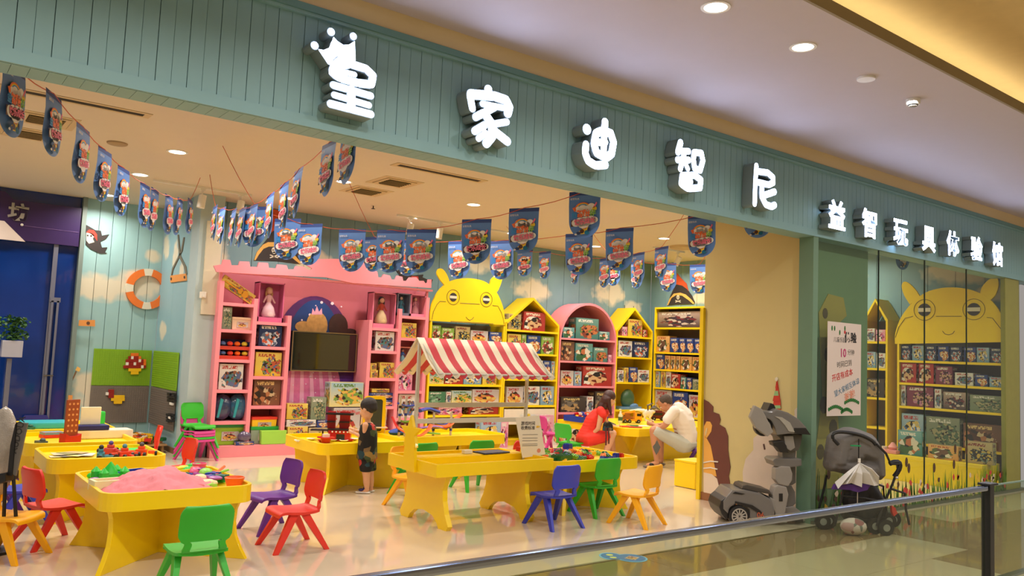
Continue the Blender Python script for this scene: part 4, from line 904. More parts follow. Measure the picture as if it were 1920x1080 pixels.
shelf_row('house', 'third row', 2, [(953, 985, 680, 'pink'), (987, 1011, 676, 'maroon'), (1012, 1017, 676, 'white'), (1018, 1032, 676, 'blue'), (1033, 1040, 677, 'light blue')], 711)
shelf_row('house', 'fourth row', 3, [(949, 980, 726, 'white red'), (982, 1011, 725, 'white'), (1013, 1044, 725, 'light blue')], 760)
q = onY(1188, 576, 11.5); q2 = onY(1191, 577, 11.5)
r, w = house('house2', 1156, 1224, 640, [zY(1190, y) for y in (631, 670, 717)]+[zY(1190, 768)]+[.12], (q2.x, q2.z), zY(1157, 619), zY(1224, 622), 'second house shelf', 'smaller yellow house-roofed toy shelf right of the pink arch')
for px in (1171, 1188): a = onY(px, 574, 11.8); MB().at((a.x-UNITS['house2']['o'], .3, zY(1191, 577)-.06)).tube([(0, 0, 0), (.0, 0, .12)], .006, 5).build('roof_wire', BLK, r)
shelf_row('house2', 'gable row', 0, [(1166, 1176, 614, 'pink'), (1177, 1204, 599, 'yellow'), (1205, 1214, 617, 'red')], 631)
shelf_row('house2', 'second row', 1, [(1159, 1185, 640, 'white'), (1186, 1216, 640, 'dark blue')], 670)
shelf_row('house2', 'third row', 2, [(1158, 1169, 695, 'white'), (1170, 1178, 690, 'yellow'), (1179, 1195, 689, 'blue'), (1196, 1218, 694, 'white')], 717)
def arch():
    T = .032; zs = [zY(1102, y) for y in (636, 678, 724, 773)]+[.12]
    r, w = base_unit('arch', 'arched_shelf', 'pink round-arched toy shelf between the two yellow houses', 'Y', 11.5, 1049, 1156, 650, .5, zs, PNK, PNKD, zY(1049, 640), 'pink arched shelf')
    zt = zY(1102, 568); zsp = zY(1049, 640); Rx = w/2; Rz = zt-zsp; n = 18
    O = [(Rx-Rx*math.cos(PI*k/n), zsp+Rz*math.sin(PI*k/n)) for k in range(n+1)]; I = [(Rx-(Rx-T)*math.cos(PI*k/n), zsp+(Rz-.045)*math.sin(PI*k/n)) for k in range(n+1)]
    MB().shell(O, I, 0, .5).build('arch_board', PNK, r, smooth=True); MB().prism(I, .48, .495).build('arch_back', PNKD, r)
    UNITS['arch']['gap'][0] = .5
arch()
shelf_row('arch', 'arch row', 0, [(1055, 1077, 616, 'teal'), (1079, 1122, 597, 'teal orange'), (1123, 1143, 620, 'teal')], 636)
shelf_row('arch', 'second row', 1, [(1051, 1076, 642, 'brown'), (1078, 1111, 644, 'teal'), (1112, 1139, 651, 'teal orange'), (1141, 1147, 664, 'pink')], 678)
shelf_row('arch', 'third row', 2, [(1051, 1075, 696, 'white red'), (1076, 1090, 697, 'light blue'), (1092, 1146, 687, 'red')], 724)
shelf_row('arch', 'fourth row', 3, [(1051, 1098, 745, 'dark'), (1100, 1112, 744, 'white'), (1115, 1146, 735, 'dark')], 773)
# ---- side shelf on the right wall
r, w = base_unit('side', 'corner_shelf', 'yellow open toy shelf on the right wall behind the man', 'X', 12.5, 1226, 1323, 640, .42, [zX(1272, y) for y in (614, 661, 694, 729, 780)]+[.12], YEL2, DKP, zX(1272, 578), 'corner shelf')
MB().box(0, w, 0, .42, zX(1272, 578)-.005, zX(1272, 578)+.03).build('top_board', YEL2, r, bevel=.003)
shelf_row('side', 'top row', 0, [(1228, 1318, 584, 'film')], 614)
shelf_row('side', 'second row', 1, [(1229, 1255, 631, 'orange'), (1256, 1272, 634, 'blue'), (1273, 1285, 634, 'blue'), (1286, 1300, 634, 'blue'), (1301, 1318, 634, 'blue')], 661)
shelf_row('side', 'third row', 2, [(1229, 1245, 664, 'blue'), (1246, 1256, 668, 'orange'), (1257, 1266, 668, 'orange'), (1267, 1275, 668, 'orange'), (1276, 1297, 668, 'orange'), (1298, 1318, 668, 'orange')], 694)
shelf_row('side', 'fourth row', 3, [(1227, 1237, 697, 'light blue'), (1238, 1247, 697, 'yellow'), (1248, 1257, 698, 'white'), (1258, 1275, 702, 'red'), (1276, 1286, 707, 'teal'), (1287, 1297, 707, 'blue'), (1298, 1316, 709, 'grey green')], 729)
shelf_row('side', 'fifth row', 4, [(1227, 1258, 735, 'white red'), (1260, 1289, 735, 'blue'), (1291, 1316, 738, 'white red')], 780)
# ---- hippo shelf behind the glass
o5 = (1500, 440)
head = cr(o5, 2.076, [(370, 425), (372, 380), (395, 320), (440, 262), (490, 225), (550, 208), (610, 206), (670, 216), (730, 245), (775, 295), (800, 360), (804, 418)])
ears = [cr(o5, 2.076, [(428, 272), (405, 235), (396, 200), (405, 183), (425, 190), (450, 215), (466, 240)]), cr(o5, 2.076, [(700, 235), (708, 205), (735, 175), (765, 168), (773, 195), (760, 235), (735, 260)])]
r, w, L = hippo('hippo2', 'X', 12.5, 1682, 1888, 700, [zX(1785, y) for y in (678, 722, 768)]+[zX(1785, 838)]+[.12], head, ears, [(1500+485/2.076, 440+293/2.076, 20, 12), (1500+677/2.076, 440+291/2.076, 20, 12)], 'glass-side hippo shelf', 'yellow hippo-headed shelf seen through the shop glass', None, zX(1785, 636))
mb = MB()
for pts in ([(372, 400), (385, 360), (410, 325), (440, 318)], [(530, 318), (630, 318)], [(728, 322), (750, 325), (785, 370), (798, 410)], [(555, 375), (565, 387), (580, 390), (595, 385), (602, 375)]): mb.tube([(a, -.005, b) for a, b in [L(p) for p in cr(o5, 2.076, pts)]], .0045, 5)
mb.build('face_line', MATS['groove_line'], r)
shelf_row('hippo2', 'top row', 0, [(a, b, 650, k) for a, b, k in ((1687, 1708, 'dark blue'), (1710, 1732, 'light blue'), (1736, 1756, 'dark blue'), (1758, 1779, 'blue'), (1781, 1804, 'dark blue'), (1807, 1830, 'blue'), (1831, 1855, 'light blue'), (1857, 1882, 'dark blue'))], 678)
shelf_row('hippo2', 'second row', 1, [(1687, 1718, 682, 'red'), (1722, 1751, 684, 'red'), (1754, 1786, 688, 'maroon'), (1790, 1825, 698, 'white'), (1828, 1852, 700, 'blue'), (1855, 1884, 703, 'light blue')], 722)
shelf_row('hippo2', 'third row', 2, [(1688, 1698, 727, 'white'), (1700, 1750, 730, 'maroon'), (1752, 1765, 732, 'white'), (1768, 1815, 735, 'film'), (1818, 1882, 737, 'grey green')], 768)
shelf_row('hippo2', 'fourth row', 3, [(1690, 1732, 785, 'light blue'), (1736, 1800, 785, 'grey green'), (1806, 1880, 790, 'brown')], 838)
MB().box(-.6, w-.1, -.55, 0, 0, .37).build('display_ledge', YEL2, r, bevel=.005)
for px, lb, k, hh, ww in ((1706, 'teal blue picture box on the yellow ledge behind glass', 'teal', .36, .36), (1768, 'white framed display box on the yellow ledge behind glass', 'orange', .2, .42), (1835, 'cream display box at the far end of the yellow ledge', 'tan', .3, .36)):
    q = onX(px, 856, 12.1); b = MB().box(-ww/2, ww/2, 0, .12, 0, hh).build('display_box', ART[k], None, bevel=.003); b.location = (12.1, q.y, .372); b.rotation_euler = (0, 0, -PI/2); tag(b, lb, 'box', 'display boxes behind the glass')
o = thing('tea_set', 'pink and white toy tea set on the ledge behind glass', 'toy', (12.1, onX(1668, 845, 12.1).y, .372))
MB().box(-.12, .12, -.16, .16, 0, .05).build('tray', P('toy_pink', (236, 150, 140), .4), o, bevel=.01); MB().lathe([(.05, .05), (.07, .09), (.04, .13), (.02, .16)], (0, -.05, 0), 14).build('pot', MATS['toy_pink'], o, smooth=True); MB().lathe([(.03, .05), (.04, .09)], (0, .08, 0), 12).build('cup', WHT, o)
# house shelf beyond the glass hippo
r, w = base_unit('side2', 'house_shelf', 'yellow house shelf behind glass left of the hippo shelf', 'X', 12.5, 1617, 1664, 700, .42, [zX(1640, y) for y in (640, 690, 745, 800)]+[.12], YEL2, DKP, zX(1640, 600), 'glass-side house shelf')
MB().prism([(0, zX(1640, 600)), (w*.5, zX(1640, 560)), (w, zX(1640, 600)), (w-.04, zX(1640, 600)-.01), (w*.5, zX(1640, 560)-.05), (.04, zX(1640, 600)-.01)], 0, .42).build('roof_board', YEL2, r)
shelf_row('side2', 'top row', 0, [(1622, 1640, 616, 'white'), (1642, 1660, 618, 'pink')], 640); shelf_row('side2', 'second row', 1, [(1622, 1642, 660, 'light blue'), (1643, 1660, 662, 'white')], 690); shelf_row('side2', 'third row', 2, [(1622, 1658, 710, 'dark')], 745)

# ================================================================== PINK CASTLE UNIT
VY = 11.5
A = onY(416, 526, VY); XL = onY(399, 790, VY).x; XR = onY(806, 575, VY).x
pk = thing('castle_shelf', 'large pink castle-topped display shelf with the television', 'shelf', (XL, VY, 0)); D = .48; T = .05; wW = XR-XL
def LX(px, py, v=VY): q = onY(px, py, v); return (q.x-XL, q.z)
ztop = LX(600, 525)[1]
MB().box(-.02, .02, .1, D, 0, ztop+.03).build('side_panel', PNK, pk, bevel=.003); MB().box(wW-.02, wW+.02, .1, D, 0, ztop).build('side_panel', PNK, pk, bevel=.003)
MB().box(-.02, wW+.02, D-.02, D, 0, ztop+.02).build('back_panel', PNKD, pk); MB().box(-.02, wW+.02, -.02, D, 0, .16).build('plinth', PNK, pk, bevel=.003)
hdr = cr((360, 340), 6, [(240, 950), (330, 935), (345, 880), (425, 885), (440, 945), (520, 945), (530, 900), (640, 905), (650, 960), (730, 965), (745, 912), (850, 920), (860, 975), (940, 980), (955, 935), (1060, 945), (1075, 990), (1145, 990), (1160, 955), (1250, 960), (1290, 990), (1330, 1000), (1345, 980), (1280, 940), (1290, 895), (1400, 875), (1600, 872), (1780, 880), (1920, 910)])+cr((660, 360), 6, [(130, 800), (210, 860), (280, 900), (290, 960), (330, 960), (350, 925), (420, 940), (440, 985), (480, 985), (500, 940), (560, 955), (570, 1000), (610, 1000), (640, 960), (720, 960), (750, 1000), (800, 1000), (820, 1030), (845, 1020), (850, 985), (888, 985), (885, 1080), (0, 1025)])+cr((360, 340), 6, [(1500, 1080), (700, 1045), (270, 1020)])
HP = [LX(x, y, VY-.04) for x, y in hdr]
MB().prism(HP, -.06, -.03).build('castle_header', PNK, pk)
MB().box(-.02, wW+.02, -.035, .1, LX(600, 527)[1]-.0, LX(600, 527)[1]+.03).build('canopy_board', PNK, pk)
# stepped posts
PX = {}
for k, (ptop, pbot) in {'A': ((417, 526), (399, 790)), 'B': ((481, 560), (465, 788)), 'C': ((544, 592), (532, 762)), 'D': ((696, 600), (689, 720)), 'E': ((751, 579), (745, 720)), 'F': ((803, 558), (800, 620))}.items():
    xx, zt = LX(*ptop); xb = LX(*pbot)[0]; xm = (xx+xb)/2; PX[k] = xm
    MB().box(xm-.03, xm+.03, 0, D-.02, .16, zt).build('upright', PNK, pk, bevel=.003)
cols = {1: ('A', 'B', 440, (568, 618, 674, 731, 790, 842)), 2: ('B', 'C', 510, (604, 650, 706, 761, 842)), 3: ('D', 'E', 720, (615, 658, 709, 762, 812)), 4: ('E', 'F', 775, (593, 634, 683, 733, 784, 820))}
CZ = {}
for c, (a, b, px, ys) in cols.items():
    CZ[c] = [max(.161, LX(px, y)[1]) for y in ys]
    for z in CZ[c]:
        if z > .17: MB().box(PX[a]+.03, PX[b]-.03, .003, D-.02, z-.045, z).build('shelf_board', PNK, pk, bevel=.002)
# mural arch (plain generic night-and-gown design)
mu = MB(); cxm = LX(610, 660)[0]; zm = LX(610, 553)[1]; hw = (LX(682, 620)[0]-LX(541, 620)[0])/2+.02; z0 = .16; n = 16
def gothic(s, zoff=0): return [(cxm-hw*s, z0)]+[(cxm-hw*s*math.cos(PI*k/20), zm-.85+(.85+zoff)*math.sin(PI*k/20)) for k in range(0, 21)]+[(cxm+hw*s, z0)]
MUR = [P('mural_purple', (84, 34, 100), .5, var=.3, scale=6), P('mural_night', (26, 62, 130), .5, var=.5, scale=4), P('mural_gown', (226, 120, 170), .5, var=.35, scale=9), P('mural_violet_gown', (90, 40, 130), .5, var=.5, scale=9), P('mural_gold', (206, 160, 96), .5, var=.4, scale=14), P('mural_umber', (62, 34, 34), .5, var=.4, scale=12), P('mural_star', (246, 226, 240), .5), P('mural_pink_light', (244, 176, 206), .5)]
mu.prism(gothic(1), D-.035, D-.021, 0).prism(gothic(.72, -.06), D-.038, D-.034, 1)
def mp_(pts, mi, lay): mu.prism([LX(x, y, VY+D-.04) for x, y in pts], D-.04-lay*.002, D-.034, mi)
mp_([(545, 668), (560, 655), (600, 655), (625, 665), (640, 720), (650, 800), (528, 800)], 2, 1)
mp_([(622, 668), (668, 662), (680, 700), (684, 790), (642, 790), (636, 700)], 3, 2)
for k in range(5): mp_([(548+k*16, 672), (553+k*16, 672), (548+k*22, 800), (538+k*22, 800)], 7, 2)
mp_(circ(568, 612, 15, 10), 4, 2); mp_(circ(594, 610, 20, 26, 20), 4, 3); mp_([(584, 590), (586, 578), (590, 585), (594, 574), (598, 585), (603, 578), (604, 590)], 7, 4)
mp_(circ(634, 612, 18, 24, 20), 5, 3); mp_(circ(656, 625, 14, 9), 5, 2)
for x, y, s in ((603, 567, 2.6), (623, 569, 3), (581, 590, 2.4), (566, 600, 1.6), (640, 575, 1.4), (592, 573, 1.2)): mp_(circ(x, y, s, s, 8), 6, 2)
for k in range(26): mp_(circ(random.uniform(548, 640), random.uniform(680, 780), 1.1, 1.1, 6), 6, 4)
mu.build('mural_arch', MUR, pk)
# television
tvz0, tvz1 = LX(610, 697, VY+.3)[1], LX(610, 623, VY+.3)[1]; tx0, tx1 = LX(548, 660, VY+.3)[0], LX(670, 660, VY+.3)[0]
tv = thing('television', 'flat black television on the mural wall of the pink shelf', 'television', (XL+(tx0+tx1)/2, VY+.36, tvz0)); hw_ = (tx1-tx0)/2; hh = tvz1-tvz0
MB().box(-hw_, hw_, -.03, .05, 0, hh).build('case', BLK, tv, bevel=.004); MB().box(-hw_+.03, hw_-.03, -.033, -.029, .035, hh-.03).build('screen', P('tv_screen', (14, 16, 14), .06, coat=1), tv)
MB().shell([(-hw_, 0), (hw_, 0), (hw_, hh), (-hw_, hh), (-hw_, 0)], [(-hw_+.014, .014), (hw_-.014, .014), (hw_-.014, hh-.014), (-hw_+.014, hh-.014), (-hw_+.014, .014)], -.036, -.03).build('bezel', P('bezel_gold', (150, 130, 90), .3, metal=.5), tv)
# ---- goods on the pink shelf
def pbox(px0, px1, py0, py1, key, label, dy=.06, d=.2, col=None, zi=None, name='toy_box', cat='toy box'):
    a = onY(px0, py1, VY+dy); b = onY(px1, py1, VY+dy); t = onY((px0+px1)/2, py0, VY+dy); bo = onY((px0+px1)/2, py1, VY+dy)
    z = CZ[col][zi] if col else max(.161, bo.z); h = t.z-z if not col else t.z-bo.z; w = b.x-a.x
    o = MB().box(-w/2, w/2, 0, d, 0, h).build(name, ART[key] if key in ART else key, None, bevel=.003, seg=1); o.location = ((a.x+b.x)/2, VY+dy, z+.001)
    return tag(o, label, cat, 'toy boxes on the pink castle shelf')
CLR = glassy('clear_plastic', (250, 250, 252), .5)
SKIN = P('skin', (222, 168, 132), .5, var=.03)
def boxed_doll(px0, px1, py0, py1, label, frame, hair, top, skirt, col=None, zi=None, dy=.06):
    a = onY(px0, py1, VY+dy); b = onY(px1, py1, VY+dy); t = onY(px0, py0, VY+dy); z = CZ[col][zi]+.001; h = t.z-a.z; w = b.x-a.x
    o = thing('boxed_doll', label, 'doll', ((a.x+b.x)/2, VY+dy, z), 0, 'boxed dolls on the pink castle shelf')
    m = P('carton_'+'_'.join(map(str, frame)), frame, .5)
    MB().box(-w/2, w/2, .18, .2, 0, h).box(-w/2, -w/2+.015, 0, .2, 0, h).box(w/2-.015, w/2, 0, .2, 0, h).box(-w/2, w/2, 0, .2, h-.015, h).box(-w/2, w/2, 0, .2, 0, h*.12).build('carton', m, o)
    MB().box(-w/2+.015, w/2-.015, .004, .006, h*.12, h-.015).build('window', CLR, o)
    s = h*.8; zb = h*.13; d = MB().at((0, .1, zb)).lathe([(s*.2, 0), (s*.23, s*.08), (s*.17, s*.3), (s*.06, s*.48)], seg=16).build('skirt', P('cloth_'+'_'.join(map(str, skirt)), skirt, .8, var=.15), o, smooth=True)
    MB().at((0, .1, zb)).lathe([(s*.06, s*.44), (s*.09, s*.6), (s*.08, s*.68), (s*.03, s*.72)], seg=12).tube([(-s*.08, 0, s*.66), (-s*.15, -.01, s*.52), (-s*.19, -.02, s*.45)], s*.028, 6).tube([(s*.08, 0, s*.66), (s*.15, -.01, s*.52), (s*.19, -.02, s*.45)], s*.028, 6).build('blouse', P('cloth_'+'_'.join(map(str, top)), top, .8), o, smooth=True)
    MB().at((0, .1, zb)).ball((0, -.005, s*.82), (s*.095, s*.09, s*.1)).build('head', SKIN, o, smooth=True)
    MB().at((0, .11, zb)).ball((0, .004, s*.86), (s*.115, s*.1, s*.1)).ball((-s*.09, 0, s*.74), (s*.04, s*.04, s*.1)).ball((s*.09, 0, s*.74), (s*.04, s*.04, s*.1)).build('hair', P('hair_'+'_'.join(map(str, hair)), hair, .6), o, smooth=True)
boxed_doll(482, 530, 529, 604, 'boxed doll in a pink fluffy dress on top left', (206, 96, 140), (200, 150, 90), (244, 190, 190), (246, 196, 200), 2, 0)
boxed_doll(697, 740, 548, 615, 'boxed doll with red blouse and cream skirt', (222, 120, 150), (40, 28, 26), (190, 60, 34), (222, 190, 140), 3, 0)
boxed_doll(744, 768, 551, 593, 'boxed doll in teal dress, narrow grey carton', (110, 110, 130), (40, 40, 60), (70, 130, 150), (60, 130, 150), 4, 0)
boxed_doll(769, 797, 551, 593, 'boxed doll in pink oval window carton', (236, 140, 170), (110, 60, 40), (200, 130, 140), (220, 150, 160), 4, 0)
boxed_doll(747, 772, 651, 683, 'boxed doll in a pale blue gown beside the stall roof', (210, 120, 100), (90, 60, 60), (60, 110, 190), (140, 200, 220), 4, 2)
pbox(415, 433, 576, 618, 'grey green', 'tall grey toy box with a plush inside, left column', col=1, zi=1)
pbox(484, 527, 609, 650, 'dark blue', 'blue windowed toy box with an orange toy, second column', col=2, zi=1)
pbox(477, 526, 661, 706, 'yellow', 'bright yellow toy box in the second column middle', col=2, zi=2)
pbox(474, 524, 713, 761, 'brown', 'windowed toy box with brown bear picture, second column', col=2, zi=3)
pbox(409, 454, 683, 731, 'white', 'cream toy box with a blue building set picture', col=1, zi=3)
pbox(703, 738, 622, 658, 'white', 'white and navy windowed robot box in the third column', col=3, zi=1)
pbox(711, 738, 680, 709, 'yellow', 'yellow square toy box beside small yellow cubes', col=3, zi=2)
for k, (a, b, c, d) in enumerate(((694, 708, 694, 709), (694, 706, 681, 694))): pbox(a, b, c, d, 'yellow', 'small yellow cube box, %s of the little pile' % ('lower', 'upper')[k], d=.1, name='cube_box') if k == 0 else pbox(a, b, c, d, 'yellow', 'small yellow cube box, upper of the little pile', d=.1, name='cube_box')
pbox(692, 737, 749, 761, 'blue', 'lower blue flat case in the third column', col=3, zi=3)
o = pbox(692, 737, 737, 748, 'blue', 'upper blue flat case in the third column')
pbox(697, 730, 729, 736, 'yellow', 'yellow book lying on the blue cases'); 
pbox(752, 780, 606, 634, 'yellow', 'yellow toy box in the fourth column near the hippo', col=4, zi=1)
pbox(746, 772, 695, 734, 'pink', 'pink play-set box in the fourth column', col=4, zi=3)
pbox(746, 778, 740, 784, 'white', 'pale box with a grey play-set picture low in fourth column', col=4, zi=4)
# stack before the mural
pbox(617, 680, 717, 763, 'yellow green', 'large yellow and green picture box on the floor stack', dy=.03, d=.2)
b = pbox(622, 672, 765, 842, 'white red', 'large white box lettered Learning Fun under the yellow one', dy=.03, d=.22)
tb = MB(); text_bm(tb, 'Learning Fun', .085, 0, -.004, (onY(640, 765, 11.53).z-.161)-.10, 0, ext=.01, off=.01); tb.build('lettering', P('print_fun_red', (206, 70, 70), .5), b)
for a_, b_, c_, d_, k, lb in ((537, 575, 800, 842, 'yellow', 'low yellow display box at the left of the floor stack'), (577, 612, 802, 842, 'tan', 'low tan display box in the floor stack'), (537, 592, 787, 800, 'white', 'long pale box with two face pictures in the floor stack'), (594, 614, 788, 802, 'blue', 'small blue box right of the long pale box'), (537, 576, 757, 786, 'yellow', 'yellow and brown animal box on the floor stack'), (582, 610, 745, 787, 'grey green', 'grey green rocky toy box on the floor stack')):
    pbox(a_, b_, c_, d_, k, lb, dy=.03, d=.18)
# tubs, trays, bags
def tub(px0, px1, py0, py1, label, body, lid, dy=.08, D_=.28, col=None, zi=None, name='storage_tub', cat='storage box', taper=.06, holes=False):
    a = onY(px0, py1, VY+dy); b = onY(px1, py1, VY+dy); t = onY(px0, py0, VY+dy); h = t.z-a.z; w = b.x-a.x; z = CZ[col][zi] if col else max(.161, a.z)
    o = thing(name, label, cat, ((a.x+b.x)/2, VY+dy, z+.001)); mb = MB(); hw = w/2; k = 1-taper
    for lo, hi, f0, f1 in ((0, h*(.82 if lid else 1), k, 1),):
        A_ = [mb.v((sx*hw*f0, D_/2+sy*D_/2*f0, lo)) for sx, sy in ((-1, -1), (1, -1), (1, 1), (-1, 1))]; B_ = [mb.v((sx*hw*f1, D_/2+sy*D_/2*f1, hi)) for sx, sy in ((-1, -1), (1, -1), (1, 1), (-1, 1))]
        mb.f(A_[::-1]); mb.f(B_)
        for i in range(4): mb.f([A_[i], A_[(i+1) % 4], B_[(i+1) % 4], B_[i]])
    mb.build('tub_body', P('tub_'+'_'.join(map(str, body)), body, .4), o, bevel=.01)
    if lid: MB().box(-hw*1.02, hw*1.02, -.008, D_+.008, h*.8, h).build('lid', P('tub_'+'_'.join(map(str, lid)), lid, .4), o, bevel=.012)
    if holes:
        mb = MB()
        for r_ in range(3):
            for c_ in range(12): mb.box(-hw*.85+c_*hw*.145, -hw*.85+c_*hw*.145+hw*.08, .004, .006, h*(.2+.2*r_), h*(.2+.2*r_)+h*.08)
        mb.build('slot', P('slot_green', (90, 140, 50), .6), o, kind='stuff')
    else: MB().box(-hw*.5, hw*.55, -.004, .02, h*.2, h*.62).build('label_sticker', ART['white red'], o)
    return o
tub(434, 473, 594, 618, 'pale beige lidded box with a bone-shaped sticker', (230, 200, 170), (236, 200, 166), col=1, zi=1)
tub(398, 459, 801, 842, 'large green brick tub with dark green lid', (150, 200, 50), (40, 150, 70), col=1, zi=5)
tub(471, 518, 782, 809, 'yellow tub with a red lid on the green-lidded one', (250, 200, 30), (226, 60, 40))
tub(468, 526, 809, 842, 'clear tub with a green lid in the second column', (150, 170, 150), (40, 170, 70), col=2, zi=4)
tub(488, 536, 816, 842, 'lime green plastic basket before the clear tub', (160, 216, 80), None, dy=-.012, D_=.09, col=2, zi=4, holes=True)
for k, (py0, py1) in enumerate(((656, 674), (638, 655))):
    a = onY(411, py1, VY+.06); b = onY(468, py1, VY+.06); o = thing('toy_tray', '%s of the two blue trays with small cars' % ('lower', 'upper')[k], 'toy tray', ((a.x+b.x)/2, VY+.06, CZ[1][2]+.001 if k == 0 else a.z), 0, 'blue trays with small cars'); w = b.x-a.x
    MB().box(-w/2, w/2, 0, .22, 0, .05).build('tray', P('tray_red', (200, 60, 40), .5), o, bevel=.004); MB().box(-w/2, w/2, .2, .22, .05, .15).box(-w/2, -w/2+.01, 0, .22, .05, .12).box(w/2-.01, w/2, 0, .22, .05, .12).build('backboard', P('tray_blue', (30, 50, 110), .5), o)
    for j, c in enumerate(((80, 110, 160), (230, 70, 50), (240, 110, 30), (220, 200, 60))): MB().ball((-w/2+w*(.14+.24*j), .06, .085), (.045, .05, .036), 10).build('toy_car', P('car_'+str(j), c, .4), o, smooth=True)
for k, (px, lb) in enumerate(((412, 'round blue toy bag in clear wrap, left one'), (442, 'blue toy bag with teal ribbon in clear wrap, right one'))):
    q = onY(px, 788, VY+.2); o = thing('toy_bag', lb, 'bag', (q.x, VY+.18, CZ[1][4]+.001))
    MB().ball((0, 0, .19), (.16, .13, .19), 16).build('bag', P('bag_blue_%d' % k, ((50, 66, 100), (40, 96, 130))[k], .15, var=.4, scale=18, coat=.6), o, smooth=True)
    MB().prism([(-.1, .05), (-.07, .05), (-.02, .3), (-.06, .32)], -.15, -.13).build('ribbon', P('ribbon_teal', (50, 150, 160), .3), o)
q = onY(458, 842, VY+.0); o = thing('toy_helmet', 'small blue and white bubble toy at the foot of the pink shelf', 'toy', (q.x, VY-.0+.03, CZ[1][5]+.001))
MB().box(-.13, .13, -.04, .05, 0, .05).build('card_base', ART['blue'], o); MB().ball((0, 0, .12), (.1, .06, .08), 14).build('bubble', P('bubble', (90, 80, 110), .1, var=.5, scale=30, coat=1), o, smooth=True)
# diagonal toy guitar box on the top of column one
g = thing('guitar_box', 'yellow boxed toy guitar leaning diagonally at top left', 'toy box', (0, 0, 0)); pa = onY(417, 523, VY+.1); pb = onY(475, 563, VY+.1); c = (pa+pb)/2
L_ = (pb-pa).length; g.location = c; g.rotation_euler = (0, math.atan2(pa.z-pb.z, pb.x-pa.x), 0)
MB().box(-L_/2, L_/2, 0, .06, -.075, .075).build('carton', ART['yellow'], g, bevel=.003); MB().lathe([(.05, -.008), (.055, -.001)], (L_*.22, 0, 0), 16, ax='y').lathe([(.038, -.008), (.042, -.001)], (L_*.08, 0, 0), 16, ax='y').box(-L_*.42, L_*.05, -.01, -.001, -.012, .012).build('guitar', P('guitar_amber', (220, 160, 40), .4), g)
# floor boxes under the shelves, seen under tables
for i, (a_, b_, c_, d_, k) in enumerate(((900, 938, 786, 832, 'light blue'), (938, 952, 790, 832, 'pink'), (984, 1010, 779, 834, 'white'), (1012, 1036, 779, 834, 'pink'), (1036, 1060, 795, 834, 'white red'), (1062, 1092, 795, 836, 'red'))):
    a = onY(a_, d_, 11.3); b = onY(b_, d_, 11.3); t = onY(a_, c_, 11.3); w = b.x-a.x; o = MB().box(-w/2, w/2, 0, .16, 0, t.z).build('picture_box', ART[k], None, bevel=.003); o.location = ((a.x+b.x)/2, 11.3, 0)
    tag(o, '%s picture box on the floor before the shelves, %s from left' % (k, ORD[i]), 'toy box', 'large boxes on the floor before the shelves')

q = onX(394, 645, XL-.022); tag(MB().at((XL-.021, q.y, q.z)).box(-.004, 0, -.09, .09, -.17, .17).build('paper_notice', P('paper_cream', (232, 222, 196), .7), None), 'narrow cream paper notice on the left side of the pink shelf', 'notice')
# ================================================================== PEOPLE
def evaluated(o, mods, name, mat, parent, smooth=True):
    for t, kw in mods:
        m = o.modifiers.new(t, t)
        for k, v in kw.items(): setattr(m, k, v)
    dg = bpy.context.evaluated_depsgraph_get(); me = bpy.data.meshes.new_from_object(o.evaluated_get(dg)); me.name = name
    old = o.data; bpy.data.objects.remove(o); bpy.data.meshes.remove(old)
    me.materials.clear()
    for m in (mat if isinstance(mat, (list, tuple)) else [mat]): me.materials.append(m)
    me.polygons.foreach_set('use_smooth', [smooth]*len(me.polygons))
    n = bpy.data.objects.new(name, me); COL.objects.link(n); n.parent = parent
    return n
def flesh(name, chains, mat, parent, org, voxel=.010, it=4, extra=None):
    """union of tapered ellipsoid chains turned into one continuous surface; chains in world coords"""
    mb = MB(); org = Vector(org)
    for ch in chains:
        for (p, r), (q, s) in zip(ch, ch[1:]):
            p = Vector(p)-org; q = Vector(q)-org; r = Vector((r,)*3 if isinstance(r, (int, float)) else r); s = Vector((s,)*3 if isinstance(s, (int, float)) else s)
            n = max(3, int((q-p).length/(min(min(r), min(s))*.45))); n = min(n, 24)
            for k in range(n+1): t = k/n; mb.ball(p.lerp(q, t), tuple(r.lerp(s, t)), 10)
    if extra: extra(mb, org)
    me = bpy.data.meshes.new('t'); mb.bm.to_mesh(me); mb.bm.free(); o = bpy.data.objects.new('t', me); COL.objects.link(o)
    return evaluated(o, [('REMESH', dict(mode='VOXEL', voxel_size=voxel)), ('SMOOTH', dict(factor=.6, iterations=it))], name, mat, parent)
def hand_chains(w, d, s, side):
    """w wrist, d unit direction of fingers, s scale, side vector towards the thumb"""
    w = Vector(w); d = Vector(d).normalized(); side = Vector(side); side = (side-d*side.dot(d)).normalized(); dn = d.cross(side).normalized(); out = []
    palm = w+d*.045*s; out.append([(w, .022*s), (w+d*.03*s, .026*s), (palm+d*.03*s, .026*s)])
    for k, (off, L) in enumerate(((.024, .062), (.008, .072), (-.008, .067), (-.023, .052))):
        b = palm+d*.03*s+side*off*s; m_ = b+d*L*.5*s+dn*.006*s; e = b+d*L*.8*s+dn*.028*s; out.append([(b, .0088*s), (m_, .008*s), (e, .007*s)])
    t0 = w+d*.022*s+side*.02*s; t1 = t0+side*.03*s+d*.022*s; out.append([(t0, .011*s), (t1, .0095*s), (t1+d*.028*s+side*.004*s, .0085*s)])
    return out
